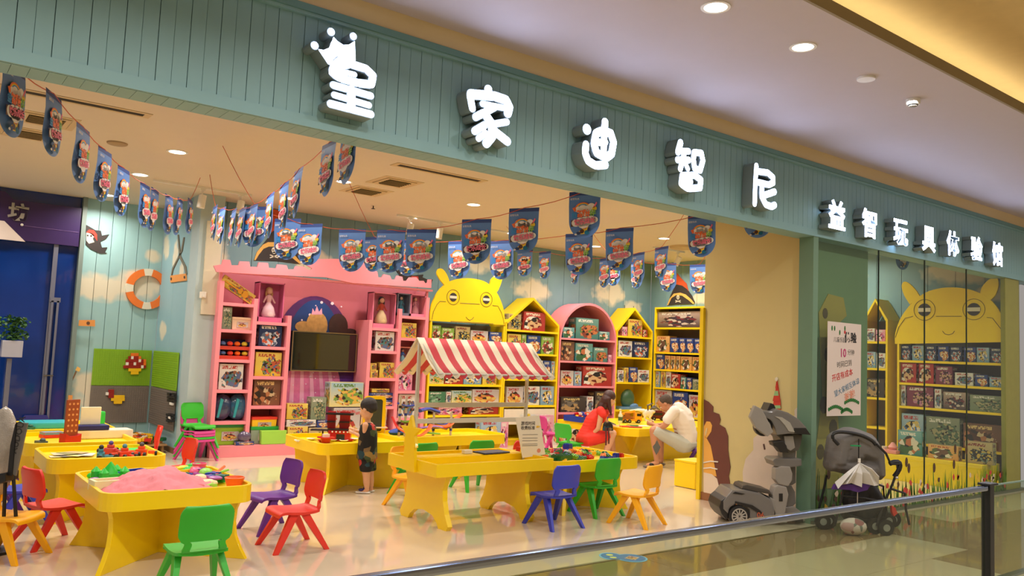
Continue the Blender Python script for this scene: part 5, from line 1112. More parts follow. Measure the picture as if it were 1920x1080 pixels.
def head_extra(c, yaw, pitch, s):
    """skull, jaw, nose, ears, lips; face looks along local -y"""
    M_ = Matrix.Translation(c) @ Matrix.Rotation(yaw, 4, 'Z') @ Matrix.Rotation(pitch, 4, 'X')
    def f(mb, org):
        mb.M = Matrix.Translation(-Vector(org)) @ M_ @ Matrix.Scale(s, 4)
        mb.ball((0, .05, .12), (.36, .44, .40), 16); mb.ball((0, -.1, -.14), (.29, .32, .36), 14); mb.ball((0, -.2, -.33), (.14, .16, .13), 10)
        mb.ball((0, -.44, -.1), (.055, .09, .075), 8); mb.ball((0, -.41, 0), (.04, .05, .1), 8)
        for e in (-1, 1): mb.ball((e*.36, .03, -.04), (.045, .09, .13), 8); mb.ball((e*.17, -.33, -.12), (.1, .08, .09), 8)
        mb.ball((0, -.385, -.25), (.1, .045, .03), 8); mb.ball((0, -.375, -.29), (.08, .045, .03), 8)
        mb.M = Matrix.Identity(4)
    return f, M_
def face_bits(parent, M_, s, org, hair_m, brow=True):
    def loc(): return Matrix.Translation(-Vector(org)) @ M_ @ Matrix.Scale(s, 4)
    mb = MB(); mb.M = loc()
    for e in (-1, 1): mb.ball((e*.155, -.355, .0), (.058, .045, .036), 10)
    ey = mb.build('eye', P('eye_white', (232, 226, 220), .3), parent, smooth=True)
    mb = MB(); mb.M = loc()
    for e in (-1, 1): mb.ball((e*.155, -.395, .0), (.026, .012, .027), 8)
    mb.build('iris', P('iris_dark', (36, 22, 16), .3), ey)
    mb = MB(); mb.M = loc()
    for e in (-1, 1): mb.box(e*.155-.08, e*.155+.08, -.41, -.37, .085, .105)
    mb.build('eyebrow', hair_m, parent, bevel=.002)
    mb = MB(); mb.M = loc(); mb.ball((0, -.415, -.27), (.085, .02, .025), 8); mb.build('lips', P('lips', (180, 96, 84), .4), parent, smooth=True)
HAIRB = P('hair_black', (34, 26, 24), .6, var=.3, scale=40); HAIRW = P('hair_brown', (66, 34, 30), .5, var=.35, scale=30)

# ---- boy
B0 = onZ(688, 924); DB = (B0-CAM).dot(FW)
def J(px, py, dd=0): return onD(px, py, DB+dd)
boy = thing('person', 'small boy in a sleeveless dark floral outfit standing at the toy kitchen', 'person', B0)
yb = math.radians(118)      # direction he faces
fc = Vector((math.cos(yb), math.sin(yb), 0)); sd = Vector((-fc.y, fc.x, 0))
hc = J(690, 767)
hx, HM = head_extra(hc, yb+PI/2, .32, .225)
lw, rw = J(666, 813, .0), J(668, 808, .14)
flesh('body', [
    [(J(689, 782), .034), (J(690, 793), .034)], [(J(690, 800), (.07, .07, .05)), (J(690, 815), (.085, .085, .07)), (J(689, 845), (.08, .08, .07)), (J(689, 864), (.085, .085, .07))],
    [(J(685, 797, -.075), .036), (J(684, 815, -.07), .027), (J(675, 817, -.04), .025), (lw, .018)], [(J(695, 797, .08), .036), (J(690, 814, .17), .027), (rw, .018)],
    [(J(686, 872, -.05), .062), (J(687, 893, -.05), .042), (J(687, 903, -.05), .040), (J(688, 918, -.05), .026)], [(J(693, 871, .055), .062), (J(694, 891, .06), .042), (J(695, 902, .06), .04), (J(696, 914, .06), .026)],
    [(J(688, 920, -.05), .024), (J(675, 923.5, -.05), .018)], [(J(696, 917, .06), .024), (J(684, 919.5, .06), .018)]]
    + hand_chains(lw, (J(655, 809, .02)-lw), .72, (0, 0, 1)) + hand_chains(rw, (J(657, 804, .14)-rw), .72, (0, 0, 1)), SKIN, boy, B0, .0075, 3, hx)
face_bits(boy, HM, .225, B0, HAIRB)
def cap_hair(mb, org):
    mb.M = Matrix.Translation(-Vector(org)) @ HM @ Matrix.Scale(.225, 4); mb.ball((0, .1, .17), (.41, .44, .40), 16); mb.ball((0, .26, -.02), (.33, .25, .26), 12); mb.M = Matrix.Identity(4)
flesh('hair', [], HAIRB, boy, B0, .008, 3, cap_hair)
FLORAL, t_, b_ = nt('floral_cloth'); N_ = t_.nodes; tc_ = N_.new('ShaderNodeTexCoord'); v_ = N_.new('ShaderNodeTexVoronoi'); v_.inputs['Scale'].default_value = 17; t_.links.new(tc_.outputs['Object'], v_.inputs['Vector'])
s_ = N_.new('ShaderNodeSeparateColor'); t_.links.new(v_.outputs['Color'], s_.inputs[0]); r_ = N_.new('ShaderNodeValToRGB'); r_.color_ramp.interpolation = 'CONSTANT'; e_ = r_.color_ramp.elements
e_[0].color = lin((20, 18, 18))+(1,); e_[1].position = .45; e_[1].color = lin((60, 74, 40))+(1,)
for p_, c_ in ((.6, (120, 96, 60)), (.72, (24, 60, 70)), (.82, (190, 60, 50)), (.88, (18, 16, 16)), (.95, (150, 120, 60))): q_ = e_.new(p_); q_.color = lin(c_)+(1,)
t_.links.new(s_.outputs[0], r_.inputs[0]); t_.links.new(r_.outputs[0], b_.inputs['Base Color']); b_.inputs['Roughness'].default_value = .8
flesh('shirt', [[(J(690, 794.5), (.055, .055, .02)), (J(690, 800), (.094, .094, .04)), (J(690, 815), (.112, .112, .07)), (J(689, 840), (.115, .115, .07)), (J(688, 858), (.125, .125, .03))]], FLORAL, boy, B0, .009, 4)
flesh('shorts', [[(J(688, 860), (.105, .105, .05)), (J(686, 874, -.045), (.078, .078, .05)), (J(686, 882, -.05), (.074, .074, .02))], [(J(690, 862, .03), (.09, .09, .05)), (J(694, 874, .055), (.074, .074, .05)), (J(695, 880, .06), (.07, .07, .02))]], FLORAL, boy, B0, .009, 3)
for nm, a, b in (('sandal', J(690, 924, -.05), J(671, 926, -.05)), ('sandal', J(698, 920, .06), J(680, 922, .06))):
    a.z = b.z = .012; s1 = flesh(nm, [[(a, (.032, .032, .012)), (b, (.034, .034, .012))]], P('sandal_sole', (225, 220, 214), .5), boy, B0, .006, 2)
    m1 = a.lerp(b, .15)+Vector((0, 0, .045)); m2 = a.lerp(b, .7)+Vector((0, 0, .028)); o1 = flesh('strap', [[(m1, (.031, .031, .016)), (m1+Vector((0, 0, .012)), (.03, .03, .014))], [(m2, (.034, .034, .016)), (m2, (.034, .034, .017))]], P('sandal_navy', (50, 44, 110), .5), s1, B0, .006, 1)

# ---- woman on the green chair
DW = ((Vector((8.55, 9.42, .7))-CAM).dot(FW))
def K(px, py, dd=0): return onD(px, py, DW+dd)
W0 = Vector((8.5, 9.42, 0)); wo = thing('person', 'woman in a red dress with dark shoulder-length hair sitting on a green chair', 'person', W0)
yw = math.atan2(-RT.y*0+RT.y, RT.x)+.35; hc = K(1143, 749)
hx, WM = head_extra(hc, yw+PI/2, .45, .225)
ww = K(1114, 811, -.12)
flesh('body', [
    [(K(1139, 757), .045), (K(1131, 768), .05)], [(K(1127, 772), (.11, .11, .07)), (K(1118, 785), (.12, .12, .1)), (K(1108, 805), (.115, .115, .1)), (K(1102, 822), (.15, .15, .11))],
    [(K(1128, 774, -.16), .05), (K(1122, 803, -.17), .038), (ww, .024)], [(K(1130, 774, .16), .05), (K(1138, 798, .2), .036), (K(1158, 800, .18), .024)],
    [(K(1106, 824, -.09), .09), (K(1149, 813, -.1), .062), (K(1142, 832, -.1), .058), (K(1131, 862, -.1), .036)], [(K(1108, 824, .1), .09), (K(1146, 818, .12), .06), (K(1150, 850, .12), .045), (K(1150, 868, .12), .036)],
    [(K(1131, 865, -.1), .034), (K(1143, 870, -.1), .026)], [(K(1150, 869, .12), .034), (K(1162, 872, .12), .026)]]
    + hand_chains(ww, (K(1106, 806, -.1)-ww), .95, (0, 0, 1)) + hand_chains(K(1158, 800, .18), (1, .2, -.1), .95, (0, 0, 1)), SKIN, wo, W0, .009, 3, hx)
face_bits(wo, WM, .225, W0, HAIRW)
def long_hair(mb, org):
    mb.M = Matrix.Translation(-Vector(org)) @ WM @ Matrix.Scale(.225, 4); mb.ball((0, .12, .2), (.43, .46, .42), 16); mb.ball((0, .3, -.1), (.40, .28, .45), 14); mb.M = Matrix.Identity(4)
flesh('hair', [[(K(1138, 750, 0), (.09, .09, .09)), (K(1131, 760, 0), (.09, .1, .08)), (K(1124, 769, -.02), (.06, .07, .05)), (K(1117, 775, -.03), (.03, .04, .03))], [(K(1141, 748, -.09), .035), (K(1143, 765, -.1), .032), (K(1146, 778, -.1), .014)]], HAIRW, wo, W0, .009, 3, long_hair)
DRS = P('red_dress', (236, 50, 36), .7, var=.08, scale=6, bump=.15)
flesh('dress', [[(K(1130, 766), (.07, .07, .03)), (K(1126, 773), (.145, .145, .07)), (K(1115, 787), (.155, .155, .1)), (K(1106, 805), (.145, .145, .1)), (K(1101, 820), (.175, .175, .12)), (K(1100, 824), (.18, .18, .11))],
    [(K(1126, 770, -.14), .07), (K(1130, 777, -.17), .065)], [(K(1130, 770, .14), .07), (K(1134, 777, .17), .06)],
    [(K(1104, 822, -.08), (.13, .13, .11)), (K(1138, 816, -.09), (.09, .09, .085))], [(K(1104, 824, .08), (.13, .13, .11)), (K(1136, 820, .1), (.09, .09, .08))], [(K(1108, 824), (.15, .15, .1)), (K(1134, 820), (.1, .1, .07))]], DRS, wo, W0, .011, 4)
for a in (K(1132, 867, -.1), K(1151, 871, .12)):
    flesh('shoe', [[(a, (.04, .04, .03)), (a+Vector((.14, .06, -.02)), (.042, .042, .02))]], P('shoe_black', (26, 22, 24), .4), wo, W0, .008, 2)
hb = thing('handbag', 'dark patterned handbag hanging on the arm of the woman in red', 'bag', K(1139, 799, -.22))
MB().prism([(-.08, -.07), (.10, -.07), (.085, .02), (.04, .06), (-.03, .07), (-.07, .03)], -.03, .03).build('bag_body', FLORAL, hb, bevel=.01)
MB().tube([(-.06, -.03, -.02), (-.07, -.05, -.16), (-.07, -.05, -.28)], .012, 6).tube([(-.02, -.04, -.02), (-.02, -.06, -.16), (-.02, -.06, -.26)], .012, 6).build('strap', P('strap_brown', (84, 30, 30), .6), hb)

# ---- man on the purple chair
DM = ((Vector((9.75, 8.2, .6))-CAM).dot(FW))
def Q(px, py, dd=0): return onD(px, py, DM+dd)
M0 = Vector((9.8, 8.15, 0)); mo = thing('person', 'man in a white tee shirt and pale shorts bending over the wide table', 'person', M0)
ym = math.atan2(-RT.y, -RT.x)-.35; hc = Q(1248, 757)
hx, MM = head_extra(hc, ym+PI/2, .75, .24)
wn, wf_ = Q(1226, 796, -.05), Q(1228, 797, .16)
TANS = P('skin_tan', (196, 136, 100), .5, var=.04)
flesh('body', [
    [(Q(1253, 764), .058), (Q(1262, 770), .065)], [(Q(1268, 776), (.15, .15, .09)), (Q(1278, 792), (.16, .16, .11)), (Q(1284, 815), (.15, .15, .11)), (Q(1286, 832), (.17, .17, .11))],
    [(Q(1261, 775, -.18), .06), (Q(1246, 798, -.17), .046), (Q(1238, 803, -.14), .042), (wn, .028)], [(Q(1264, 775, .18), .06), (Q(1248, 797, .26), .046), (wf_, .028)],
    [(Q(1282, 834, -.1), .1), (Q(1226, 807, -.14), .072), (Q(1228, 828, -.14), .064), (Q(1231, 862, -.14), .038)], [(Q(1282, 834, .12), .1), (Q(1236, 812, .2), .07), (Q(1238, 835, .2), .06), (Q(1240, 862, .2), .038)],
    [(Q(1232, 868, -.14), .036), (Q(1214, 872, -.14), .028)], [(Q(1240, 864, .2), .036), (Q(1224, 868, .2), .028)]]
    + hand_chains(wn, (Q(1217, 793, .0)-wn), 1.0, (0, 0, 1)) + hand_chains(wf_, (Q(1219, 795, .14)-wf_), 1.0, (0, 0, 1)), TANS, mo, M0, .009, 3, hx)
face_bits(mo, MM, .24, M0, HAIRB)
def crop_hair(mb, org):
    mb.M = Matrix.Translation(-Vector(org)) @ MM @ Matrix.Scale(.24, 4); mb.ball((0, .12, .16), (.395, .43, .39), 16); mb.ball((0, .28, -.0), (.32, .22, .26), 12); mb.M = Matrix.Identity(4)
flesh('hair', [], P('hair_cropped', (78, 62, 50), .8, var=.2, scale=60), mo, M0, .009, 3, crop_hair)
TEE = P('white_tee', (240, 226, 214), .8, var=.03, bump=.1)
flesh('tee_shirt', [[(Q(1262, 768), (.09, .09, .05)), (Q(1268, 773), (.18, .18, .09)), (Q(1280, 790), (.19, .19, .12)), (Q(1287, 813), (.175, .175, .12)), (Q(1284, 828), (.185, .185, .06))],
    [(Q(1264, 771, -.16), .085), (Q(1252, 786, -.18), .082)], [(Q(1266, 771, .16), .085), (Q(1254, 785, .24), .08)], [(Q(1272, 768, 0), .12), (Q(1284, 780, 0), .13)]], TEE, mo, M0, .012, 5)
SHO = P('pale_shorts', (186, 184, 172), .8, var=.05)
flesh('shorts', [[(Q(1287, 832), (.18, .18, .1)), (Q(1282, 838), (.16, .16, .09))], [(Q(1282, 834, -.1), .125), (Q(1235, 811, -.14), .092), (Q(1230, 810, -.14), .088)], [(Q(1282, 834, .12), .125), (Q(1244, 814, .19), .09)]], SHO, mo, M0, .012, 4)
for a, b in ((Q(1237, 873, -.14), Q(1211, 875, -.14)), (Q(1243, 868, .2), Q(1221, 871, .2))):
    a.z = b.z = .02; s1 = flesh('sandal', [[(a, (.045, .045, .02)), (b, (.05, .05, .02))]], P('sandal_grey', (120, 104, 92), .6), mo, M0, .008, 2)
    m2 = a.lerp(b, .6)+Vector((0, 0, .03)); flesh('strap', [[(m2, (.05, .05, .03)), (m2, (.05, .05, .031))]], BLK, s1, M0, .008, 1)
c = Q(1231, 838, -.205)
MB().at(c-M0, (0, 0, math.atan2(RT.y, RT.x))).prism([(-.055, 0), (-.02, .05), (0, .11), (.03, .05), (.06, 0), (.03, -.07), (.0, -.12), (-.03, -.06)], -.001, .012).build('calf_tattoo', P('tattoo_grey', (92, 92, 88), .7), mo)

# ================================================================== TOYS ON THE TABLES
def rbox(mb, c, d, rz=0, mi=0, rx=0, ry=0):
    mb.at(c, (rx, ry, rz)); mb.cbox((0, 0, 0), d, mi); mb.at(); return mb
def simple(name, label, cat, loc, mbf, mats, rz=0, group=None, smooth=False, bevel=.003):
    mb = MB(); mbf(mb); o = mb.build(name, mats, None, smooth=smooth, bevel=bevel); o.location = loc; o.rotation_euler = (0, 0, rz); return tag(o, label, cat, group)
# toy bricks
BM = {k: P('abs_'+k, c, .35) for k, c in (('red', (196, 30, 26)), ('blue', (36, 60, 160)), ('green', (14, 96, 50)), ('yellow', (246, 196, 30)), ('white', (230, 224, 210)), ('orange', (240, 130, 40)), ('lime', (110, 170, 50)))}
BMS = {}
def brick_mesh(kind, col, L_, W_, H_):
    col = col.split()[-1]; k = (col, L_, W_, H_)
    if k not in BMS:
        mb = MB().box(-L_/2, L_/2, -W_/2, W_/2, 0, H_); n = max(1, round(L_/.03)); m = max(1, round(W_/.03))
        for i in range(n):
            for j in range(m): mb.lathe([(.009, H_), (.009, H_+.007)], (-L_/2+(i+.5)*L_/n, -W_/2+(j+.5)*W_/m, 0), 6)
        o = mb.build('toy_brick', BM[col], None); BMS[k] = o.data; bpy.data.objects.remove(o)
    return BMS[k]
def brick(col, dims, loc, rot, where, grp):
    o = piece('toy_brick', brick_mesh('b', col, *dims), loc, None); o.rotation_euler = rot; return tag(o, '%s studded toy brick %s' % (col, where), 'toy brick', grp)
rnd = random.Random(3)
for k in range(150):
    col = rnd.choice(['red', 'red', 'blue', 'green', 'yellow', 'white', 'orange', 'blue', 'green', 'lime']); x = rnd.gauss(5.98, .27); y = rnd.gauss(6.78, .17)
    x = min(max(x, 5.46), 6.5); y = min(max(y, 6.36), 7.1); r2 = ((x-5.95)/.45)**2+((y-6.8)/.3)**2
    dm, dn_ = rnd.choice([((.06, .03, .02), 'thin'), ((.09, .06, .03), 'oblong'), ((.12, .06, .028), 'long'), ((.06, .06, .03), 'square'), ((.15, .06, .022), 'extra long flat')])
    whr = ('back ' if y > 6.78 else 'front ')+('left' if x < 5.85 else 'middle' if x < 6.15 else 'right')
    brick(dn_+' '+col, dm, (x, y, .508+rnd.uniform(0, .05)*math.exp(-r2)), (rnd.uniform(-.3, .3), rnd.uniform(-.3, .3), rnd.uniform(0, PI)), 'in the %s of the brick table heap' % whr, 'toy bricks heaped on the brick table')
for col, d, x, y, z, r, w_ in (('green', (.2, .13, .05), 5.72, 6.52, .52, .2, 'large block at the front of the brick table'), ('red', (.13, .1, .09), 5.60, 7.02, .51, .1, 'big block at the back corner of the brick table'), ('red', (.26, .06, .05), 5.88, 7.05, .51, .05, 'long bar at the back of the brick table'), ('blue', (.08, .08, .09), 6.12, 6.88, .54, .3, 'upright block in the middle of the brick table'), ('blue', (.05, .06, .06), 6.42, 6.42, .51, .2, 'block at the right corner of the brick table'), ('red', (.05, .06, .06), 6.47, 6.40, .51, .2, 'block at the right corner of the brick table')):
    brick(col, d, (x, y, z), (0, 0, r), w_, 'large blocks on the brick table')
simple('brick_bench', 'low tan bench board below the brick boards', 'bench', (3.02, 12.68, 0), lambda m: (m.box(-.25, .24, -.48, .48, .1, .123), m.box(-.22, -.19, -.44, .44, 0, .1), m.box(.18, .21, -.44, .44, 0, .1)), P('bench_tan', (170, 130, 84), .6))
for k in range(70):
    col = rnd.choice(['red', 'green', 'white', 'yellow', 'orange']); brick(col, (.09, .06, .04), (rnd.uniform(2.82, 3.22), rnd.uniform(12.25, 13.1), .125+rnd.choice([0, .04])), (0, 0, rnd.uniform(0, PI)), 'on the low brick bench below the brick boards', 'toy bricks on the low bench')
tr = thing('brick_tray', 'blue tray of small bricks on the far end of the wide table', 'tray', (9.32, 10.05, .55)); MB().shell([(-.3, -.22), (.3, -.22), (.3, .22), (-.3, .22), (-.3, -.22)], [(-.28, -.2), (.28, -.2), (.28, .2), (-.28, .2), (-.28, -.2)], 0, .09, ax='z').box(-.28, .28, -.2, .2, .001, .02).build('tray', P('tray_cobalt', (24, 60, 160), .4), tr)
for k in range(44):
    brick(rnd.choice(['red', 'white', 'orange', 'blue', 'red', 'yellow']), (.06, .05, .03), (9.32+rnd.uniform(-.24, .24), 10.05+rnd.uniform(-.16, .16), .58+rnd.uniform(0, .08)), (rnd.uniform(-.4, .4), rnd.uniform(-.4, .4), rnd.uniform(0, PI)), 'in the blue tray on the wide table', 'bricks in the blue tray')
# pink sand
mb = MB(); n = 46; G = []
from mathutils import noise as _ns
for i in range(n+1):
    row = []
    for j in range(n+1):
        u, v_ = i/n*2-1, j/n*2-1; x = u*.42; y = v_*.36; r = math.hypot((u+.05)*1.02, (v_+.12)*1.0)
        h = .20*max(0, 1-r)**.7*(.85+.25*_ns.noise(Vector((u*3, v_*3, 0))))+.018*_ns.noise(Vector((x*26, y*26, 1)))*(1 if r < 1 else 0)
        row.append(mb.v((x, y, max(h, 0)-.002)))
    G.append(row)
for i in range(n):
    for j in range(n):
        if max(G[i][j].co.z, G[i+1][j+1].co.z, G[i+1][j].co.z, G[i][j+1].co.z) > 0: mb.f([G[i][j], G[i+1][j], G[i+1][j+1], G[i][j+1]])
for v in [v for v in mb.bm.verts if not v.link_faces]: mb.bm.verts.remove(v)
for k in range(40):
    a = rnd.uniform(-1.2, .5); r = rnd.uniform(.2, .36); mb.ball((r*math.cos(a), r*math.sin(a)*.8-.03, .02+rnd.uniform(0, .02)), (rnd.uniform(.015, .04), rnd.uniform(.012, .03), .02), 7)
o = mb.build('sand_heap', P('pink_sand', (246, 146, 156), .9, var=.06, scale=30, bump=.4), None, smooth='all', kind='stuff'); o.location = (1.68, 6.42, .508); tag(o, 'heap of pink play sand on the nearest table', 'sand')
for k in range(7): simple('instruction_sheet', 'folded %s instruction sheet on the second table' % ('cream', 'grey', 'pale yellow', 'white', 'beige', 'olive', 'tan')[k], 'paper', (1.32+.07*(k % 4), 8.34+.09*(k//4), .512+.003*k), lambda m: m.box(-.09, .09, -.06, .06, 0, .002), P('sheet_%d' % k, ((230, 214, 170), (120, 116, 110), (240, 224, 140), (232, 226, 214), (210, 196, 160), (150, 150, 100), (190, 170, 120))[k], .6), .4*k, 'instruction sheets on the second table', bevel=0)
MOLD = [('green', (40, 200, 60)), ('blue', (40, 70, 170)), ('yellow', (250, 220, 40)), ('purple', (170, 90, 170)), ('orange', (250, 110, 40)), ('pink', (240, 90, 140)), ('lime', (150, 220, 80)), ('red', (220, 50, 50)), ('cream', (240, 236, 180)), ('teal', (40, 120, 110))]
MM_ = {k: P('mould_'+k, c, .35) for k, c in MOLD}
def mould(kind, col, x, y, rz, s, label):
    mb = MB(); m = MM_[col]
    if kind == 'castle':
        for a, b in ((-.07, -.05), (.07, -.05), (-.07, .05), (.07, .05)): mb.lathe([(.035, 0), (.030, .06), (.032, .07), (.004, .10)], (a, b, 0), 8)
        mb.box(-.07, .07, -.05, .05, 0, .055)
        mb.lathe([(.05, .05), (.035, .09), (.004, .13)], (0, 0, 0), 10)
    elif kind == 'tray': mb.shell([(-.09, -.05), (.09, -.05), (.09, .05), (-.09, .05), (-.09, -.05)], [(-.075, -.035), (.075, -.035), (.075, .035), (-.075, .035), (-.075, -.035)], 0, .05, ax='z').box(-.08, .08, -.04, .04, 0, .01)
    elif kind == 'cup': mb.lathe([(.035, 0), (.05, .05), (.045, .052), (.03, .01)], seg=14)
    elif kind == 'shell': mb.ball((0, 0, .02), (.06, .045, .03), 12); mb.ball((.05, 0, .02), (.02, .03, .018), 8)
    elif kind == 'spade': mb.ball((0, 0, .018), (.05, .04, .014), 10); mb.tube([(.04, 0, .02), (.15, 0, .04)], .01, 6)
    elif kind == 'star': mb.prism([((.06 if k % 2 == 0 else .028)*math.cos(k*PI/5), (.06 if k % 2 == 0 else .028)*math.sin(k*PI/5)) for k in range(10)], 0, .03, ax='z')
    o = mb.build('sand_mould', m, None, smooth=True, bevel=0); o.location = (x, y, .509); o.rotation_euler = (0, 0, rz); o.scale = (s*1.15, s*1.15, s*1.15)
    tag(o, label, 'sand toy', 'sand moulds round the pink heap')
for a in (('castle', 'green', 1.42, 6.80, .3, 1.0, 'green castle sand mould left of the pink heap'), ('shell', 'green', 1.36, 6.98, 0, 1, 'green shell mould in the left back corner'), ('tray', 'green', 1.62, 7.02, .2, .8, 'small green box mould at the back rim'), ('tray', 'blue', 1.58, 6.86, .3, 1.2, 'blue rectangular mould behind the sand'), ('shell', 'purple', 1.30, 6.72, .8, .9, 'purple mould against the left rim'), ('tray', 'cream', 1.36, 6.45, .1, 1.3, 'cream shallow mould left of the sand'), ('star', 'yellow', 1.76, 6.98, 0, 1.2, 'yellow star mould at the back rim'),
          ('tray', 'yellow', 2.0, 6.88, .4, 1.05, 'yellow bucket mould behind the sand at right'), ('shell', 'lime', 2.12, 7.04, 0, .9, 'lime mould in the right back corner'), ('spade', 'purple', 2.08, 6.80, 1.2, 1, 'purple spade lying behind the heap'), ('shell', 'blue', 2.02, 6.68, .4, .9, 'dark blue mould right of the heap'), ('cup', 'pink', 2.13, 6.62, 0, .9, 'pink cup mould by the right rim'), ('star', 'green', 2.14, 6.50, .4, .9, 'green star mould near the right corner'), ('shell', 'red', 2.04, 6.40, .4, .8, 'red mould right front of the heap'),
          ('cup', 'orange', 2.17, 6.22, 0, 1.3, 'large orange bowl mould at the right front corner'), ('shell', 'purple', 1.98, 6.50, .9, .8, 'mauve mould beside the red one'), ('spade', 'teal', 2.08, 6.60, 2.4, 1, 'teal spade at the right rim'), ('star', 'lime', 1.98, 6.24, .7, 1, 'lime star mould at the front right'), ('spade', 'orange', 1.86, 6.92, 0, .9, 'orange rake behind the heap top'), ('shell', 'cream', 2.0, 6.32, .1, 1, 'cream mould at the front right rim')): mould(*a)
_c = ['green', 'blue', 'pink', 'purple', 'lime', 'red', 'teal', 'orange', 'yellow', 'cream']
for k in range(16):
    x = 1.98+.2*rnd.random(); y = 6.34+.7*rnd.random(); kd = rnd.choice(['shell', 'cup', 'star', 'spade']); c_ = _c[k % 10]
    mould(kd, c_, x, y, rnd.uniform(0, 3), rnd.uniform(.75, 1.05), '%s %s toy in the %s of the clutter right of the pink sand' % (c_, {'shell': 'shell-shaped', 'cup': 'cup', 'star': 'star', 'spade': 'spade'}[kd], 'back' if y > 6.7 else 'front')); COL.objects[-1].location.z = .535
# robot toys etc. on the second table
for k, (x, y, c1, c2, rz, lb) in enumerate(((1.80, 8.12, (230, 70, 40), (60, 130, 160), .2, 'orange and blue toy robot lying in the middle'), (1.60, 8.10, (60, 130, 150), (30, 30, 34), 1.3, 'teal toy robot lying at the left'), (1.74, 8.40, (200, 60, 60), (70, 60, 150), 2.2, 'red and violet toy robot parts at the back'), (1.97, 8.22, (240, 90, 40), (80, 80, 90), -.4, 'orange toy robot arm at the right'))):
    o = thing('toy_robot', lb+' of the table', 'toy robot', (x, y, .507), rz, 'toy robots on the second table'); m1 = P('robo_%d' % k, c1, .35); m2 = P('robo_b%d' % k, c2, .4)
    mb = MB().box(-.05, .05, -.03, .03, .0, .06).box(-.03, .03, -.02, .02, .06, .09)
    for sx in (-1, 1): mb.box(sx*.06, sx*.12, -.02, .01, .02, .05); mb.box(sx*.02, sx*.05, -.12, -.03, .0, .035)
    mb.build('torso', m1, o, bevel=.005, seg=1)
    for px_, py_ in ((-.12, .0), (.13, .0), (-.05, -.13), (.05, -.13)): MB().lathe([(.024, -.012), (.024, .012)], (px_, py_, .024), 12, ax='x').build('wheel', BLK, o, bevel=.003, seg=1)
    MB().ball((0, 0, .105), .022, 10).build('head', m2, o)
simple('paper_sheets', 'small stack of printed instruction sheets on the second table', 'paper', (1.42, 8.45, .507), lambda m: [rbox(m, (0, 0, .002+.003*k), (.2, .14, .002), .3*k) for k in range(4)], PAP, bevel=0)
simple('tablet_pad', 'bright green flat pad on the second table', 'toy', (2.0, 8.62, .507), lambda m: m.box(-.14, .14, -.09, .09, 0, .016), P('pad_green', (50, 220, 80), .4), bevel=.006)
# third and fourth tables
def onT(px, py): return onZ(px, py, .51)
o = thing('toy_board', 'upright brown board with holes in a red stand at left', 'toy', onZ(131, 830, .507), .5)
MB().box(-.075, .075, -.01, .01, .06, .44).build('panel', P('board_brown', (150, 70, 34), .5), o, bevel=.006)
mb = MB()
for i in range(3):
    for j in range(6): mb.lathe([(.012, -.012), (.012, -.0105)], (-.045+.045*i, 0, .12+.055*j), 8, ax='y')
mb.build('peg_hole', P('hole_tan', (220, 150, 90), .6), o, kind='stuff'); MB().prism([(-.09, 0), (.09, 0), (.09, .09), (.04, .07), (-.04, .07), (-.09, .1)], -.05, .05).build('stand', P('stand_red', (190, 30, 24), .4), o, bevel=.004)
simple('game_case', 'long cream game case lying on the third table', 'box', onZ(192, 822, .507)+Vector((0, .1, 0)), lambda m: m.box(-.3, .3, -.12, .12, 0, .09), P('case_cream', (234, 220, 200), .4), .06, bevel=.012)
simple('game_tray', 'dark blue shallow tray on the cream game case', 'tray', onZ(170, 806, .599)+Vector((0, .05, 0)), lambda m: m.box(-.17, .17, -.1, .1, 0, .05), P('tray_navy', (30, 34, 110), .4), .06, bevel=.008)
simple('dotted_board', 'white square board with dots standing on the blue tray', 'toy', onZ(170, 806, .599)+Vector((0, .06, .051)), lambda m: m.box(-.1, .1, -.015, .015, 0, .19), P('board_ivory', (240, 232, 200), .4), .06, bevel=.01)
simple('toy_block', 'bright green rounded block beside the white dotted board', 'toy', onZ(194, 812, .507)+Vector((0, .35, 0)), lambda m: m.box(-.07, .07, -.05, .05, 0, .22), P('block_green', (50, 200, 70), .4), bevel=.03)
simple('teal_tray', 'large turquoise tray on the far left table', 'tray', onZ(86, 803, .507)+Vector((0, .15, 0)), lambda m: m.box(-.24, .24, -.2, .2, 0, .07), P('tray_turquoise', (50, 170, 180), .4), bevel=.02)
simple('book_stack', 'red and blue books stacked on the third table', 'books', onZ(96, 820, .507), lambda m: [m.box(-.1, .1, -.07, .07, .0, .03, 0), m.box(-.095, .1, -.07, .07, .031, .06, 1)], [P('book_red', (210, 50, 40), .5), P('book_blue', (110, 150, 170), .5)], .2)
for k, (x, y, c) in enumerate(((1.32, 11.1, (40, 140, 70)), (1.36, 10.8, (20, 90, 60)), (1.42, 11.2, (190, 180, 160)), (2.0, 11.1, (90, 160, 60)), (1.30, 10.55, (40, 90, 80)), (1.3, 9.4, (60, 80, 90)), (2.05, 10.8, (220, 160, 60)))):
    simple('toy_part', 'small %s toy piece lying loose on the far left tables' % ('green', 'dark green', 'grey', 'leaf green', 'teal', 'slate', 'amber')[k], 'toy', (x, y, .507), lambda m: (m.box(-.06, .06, -.04, .04, 0, .03), m.ball((.03, 0, .04), (.03, .03, .02), 8)), P('bit_%d' % k, c, .5), k, bevel=.004)
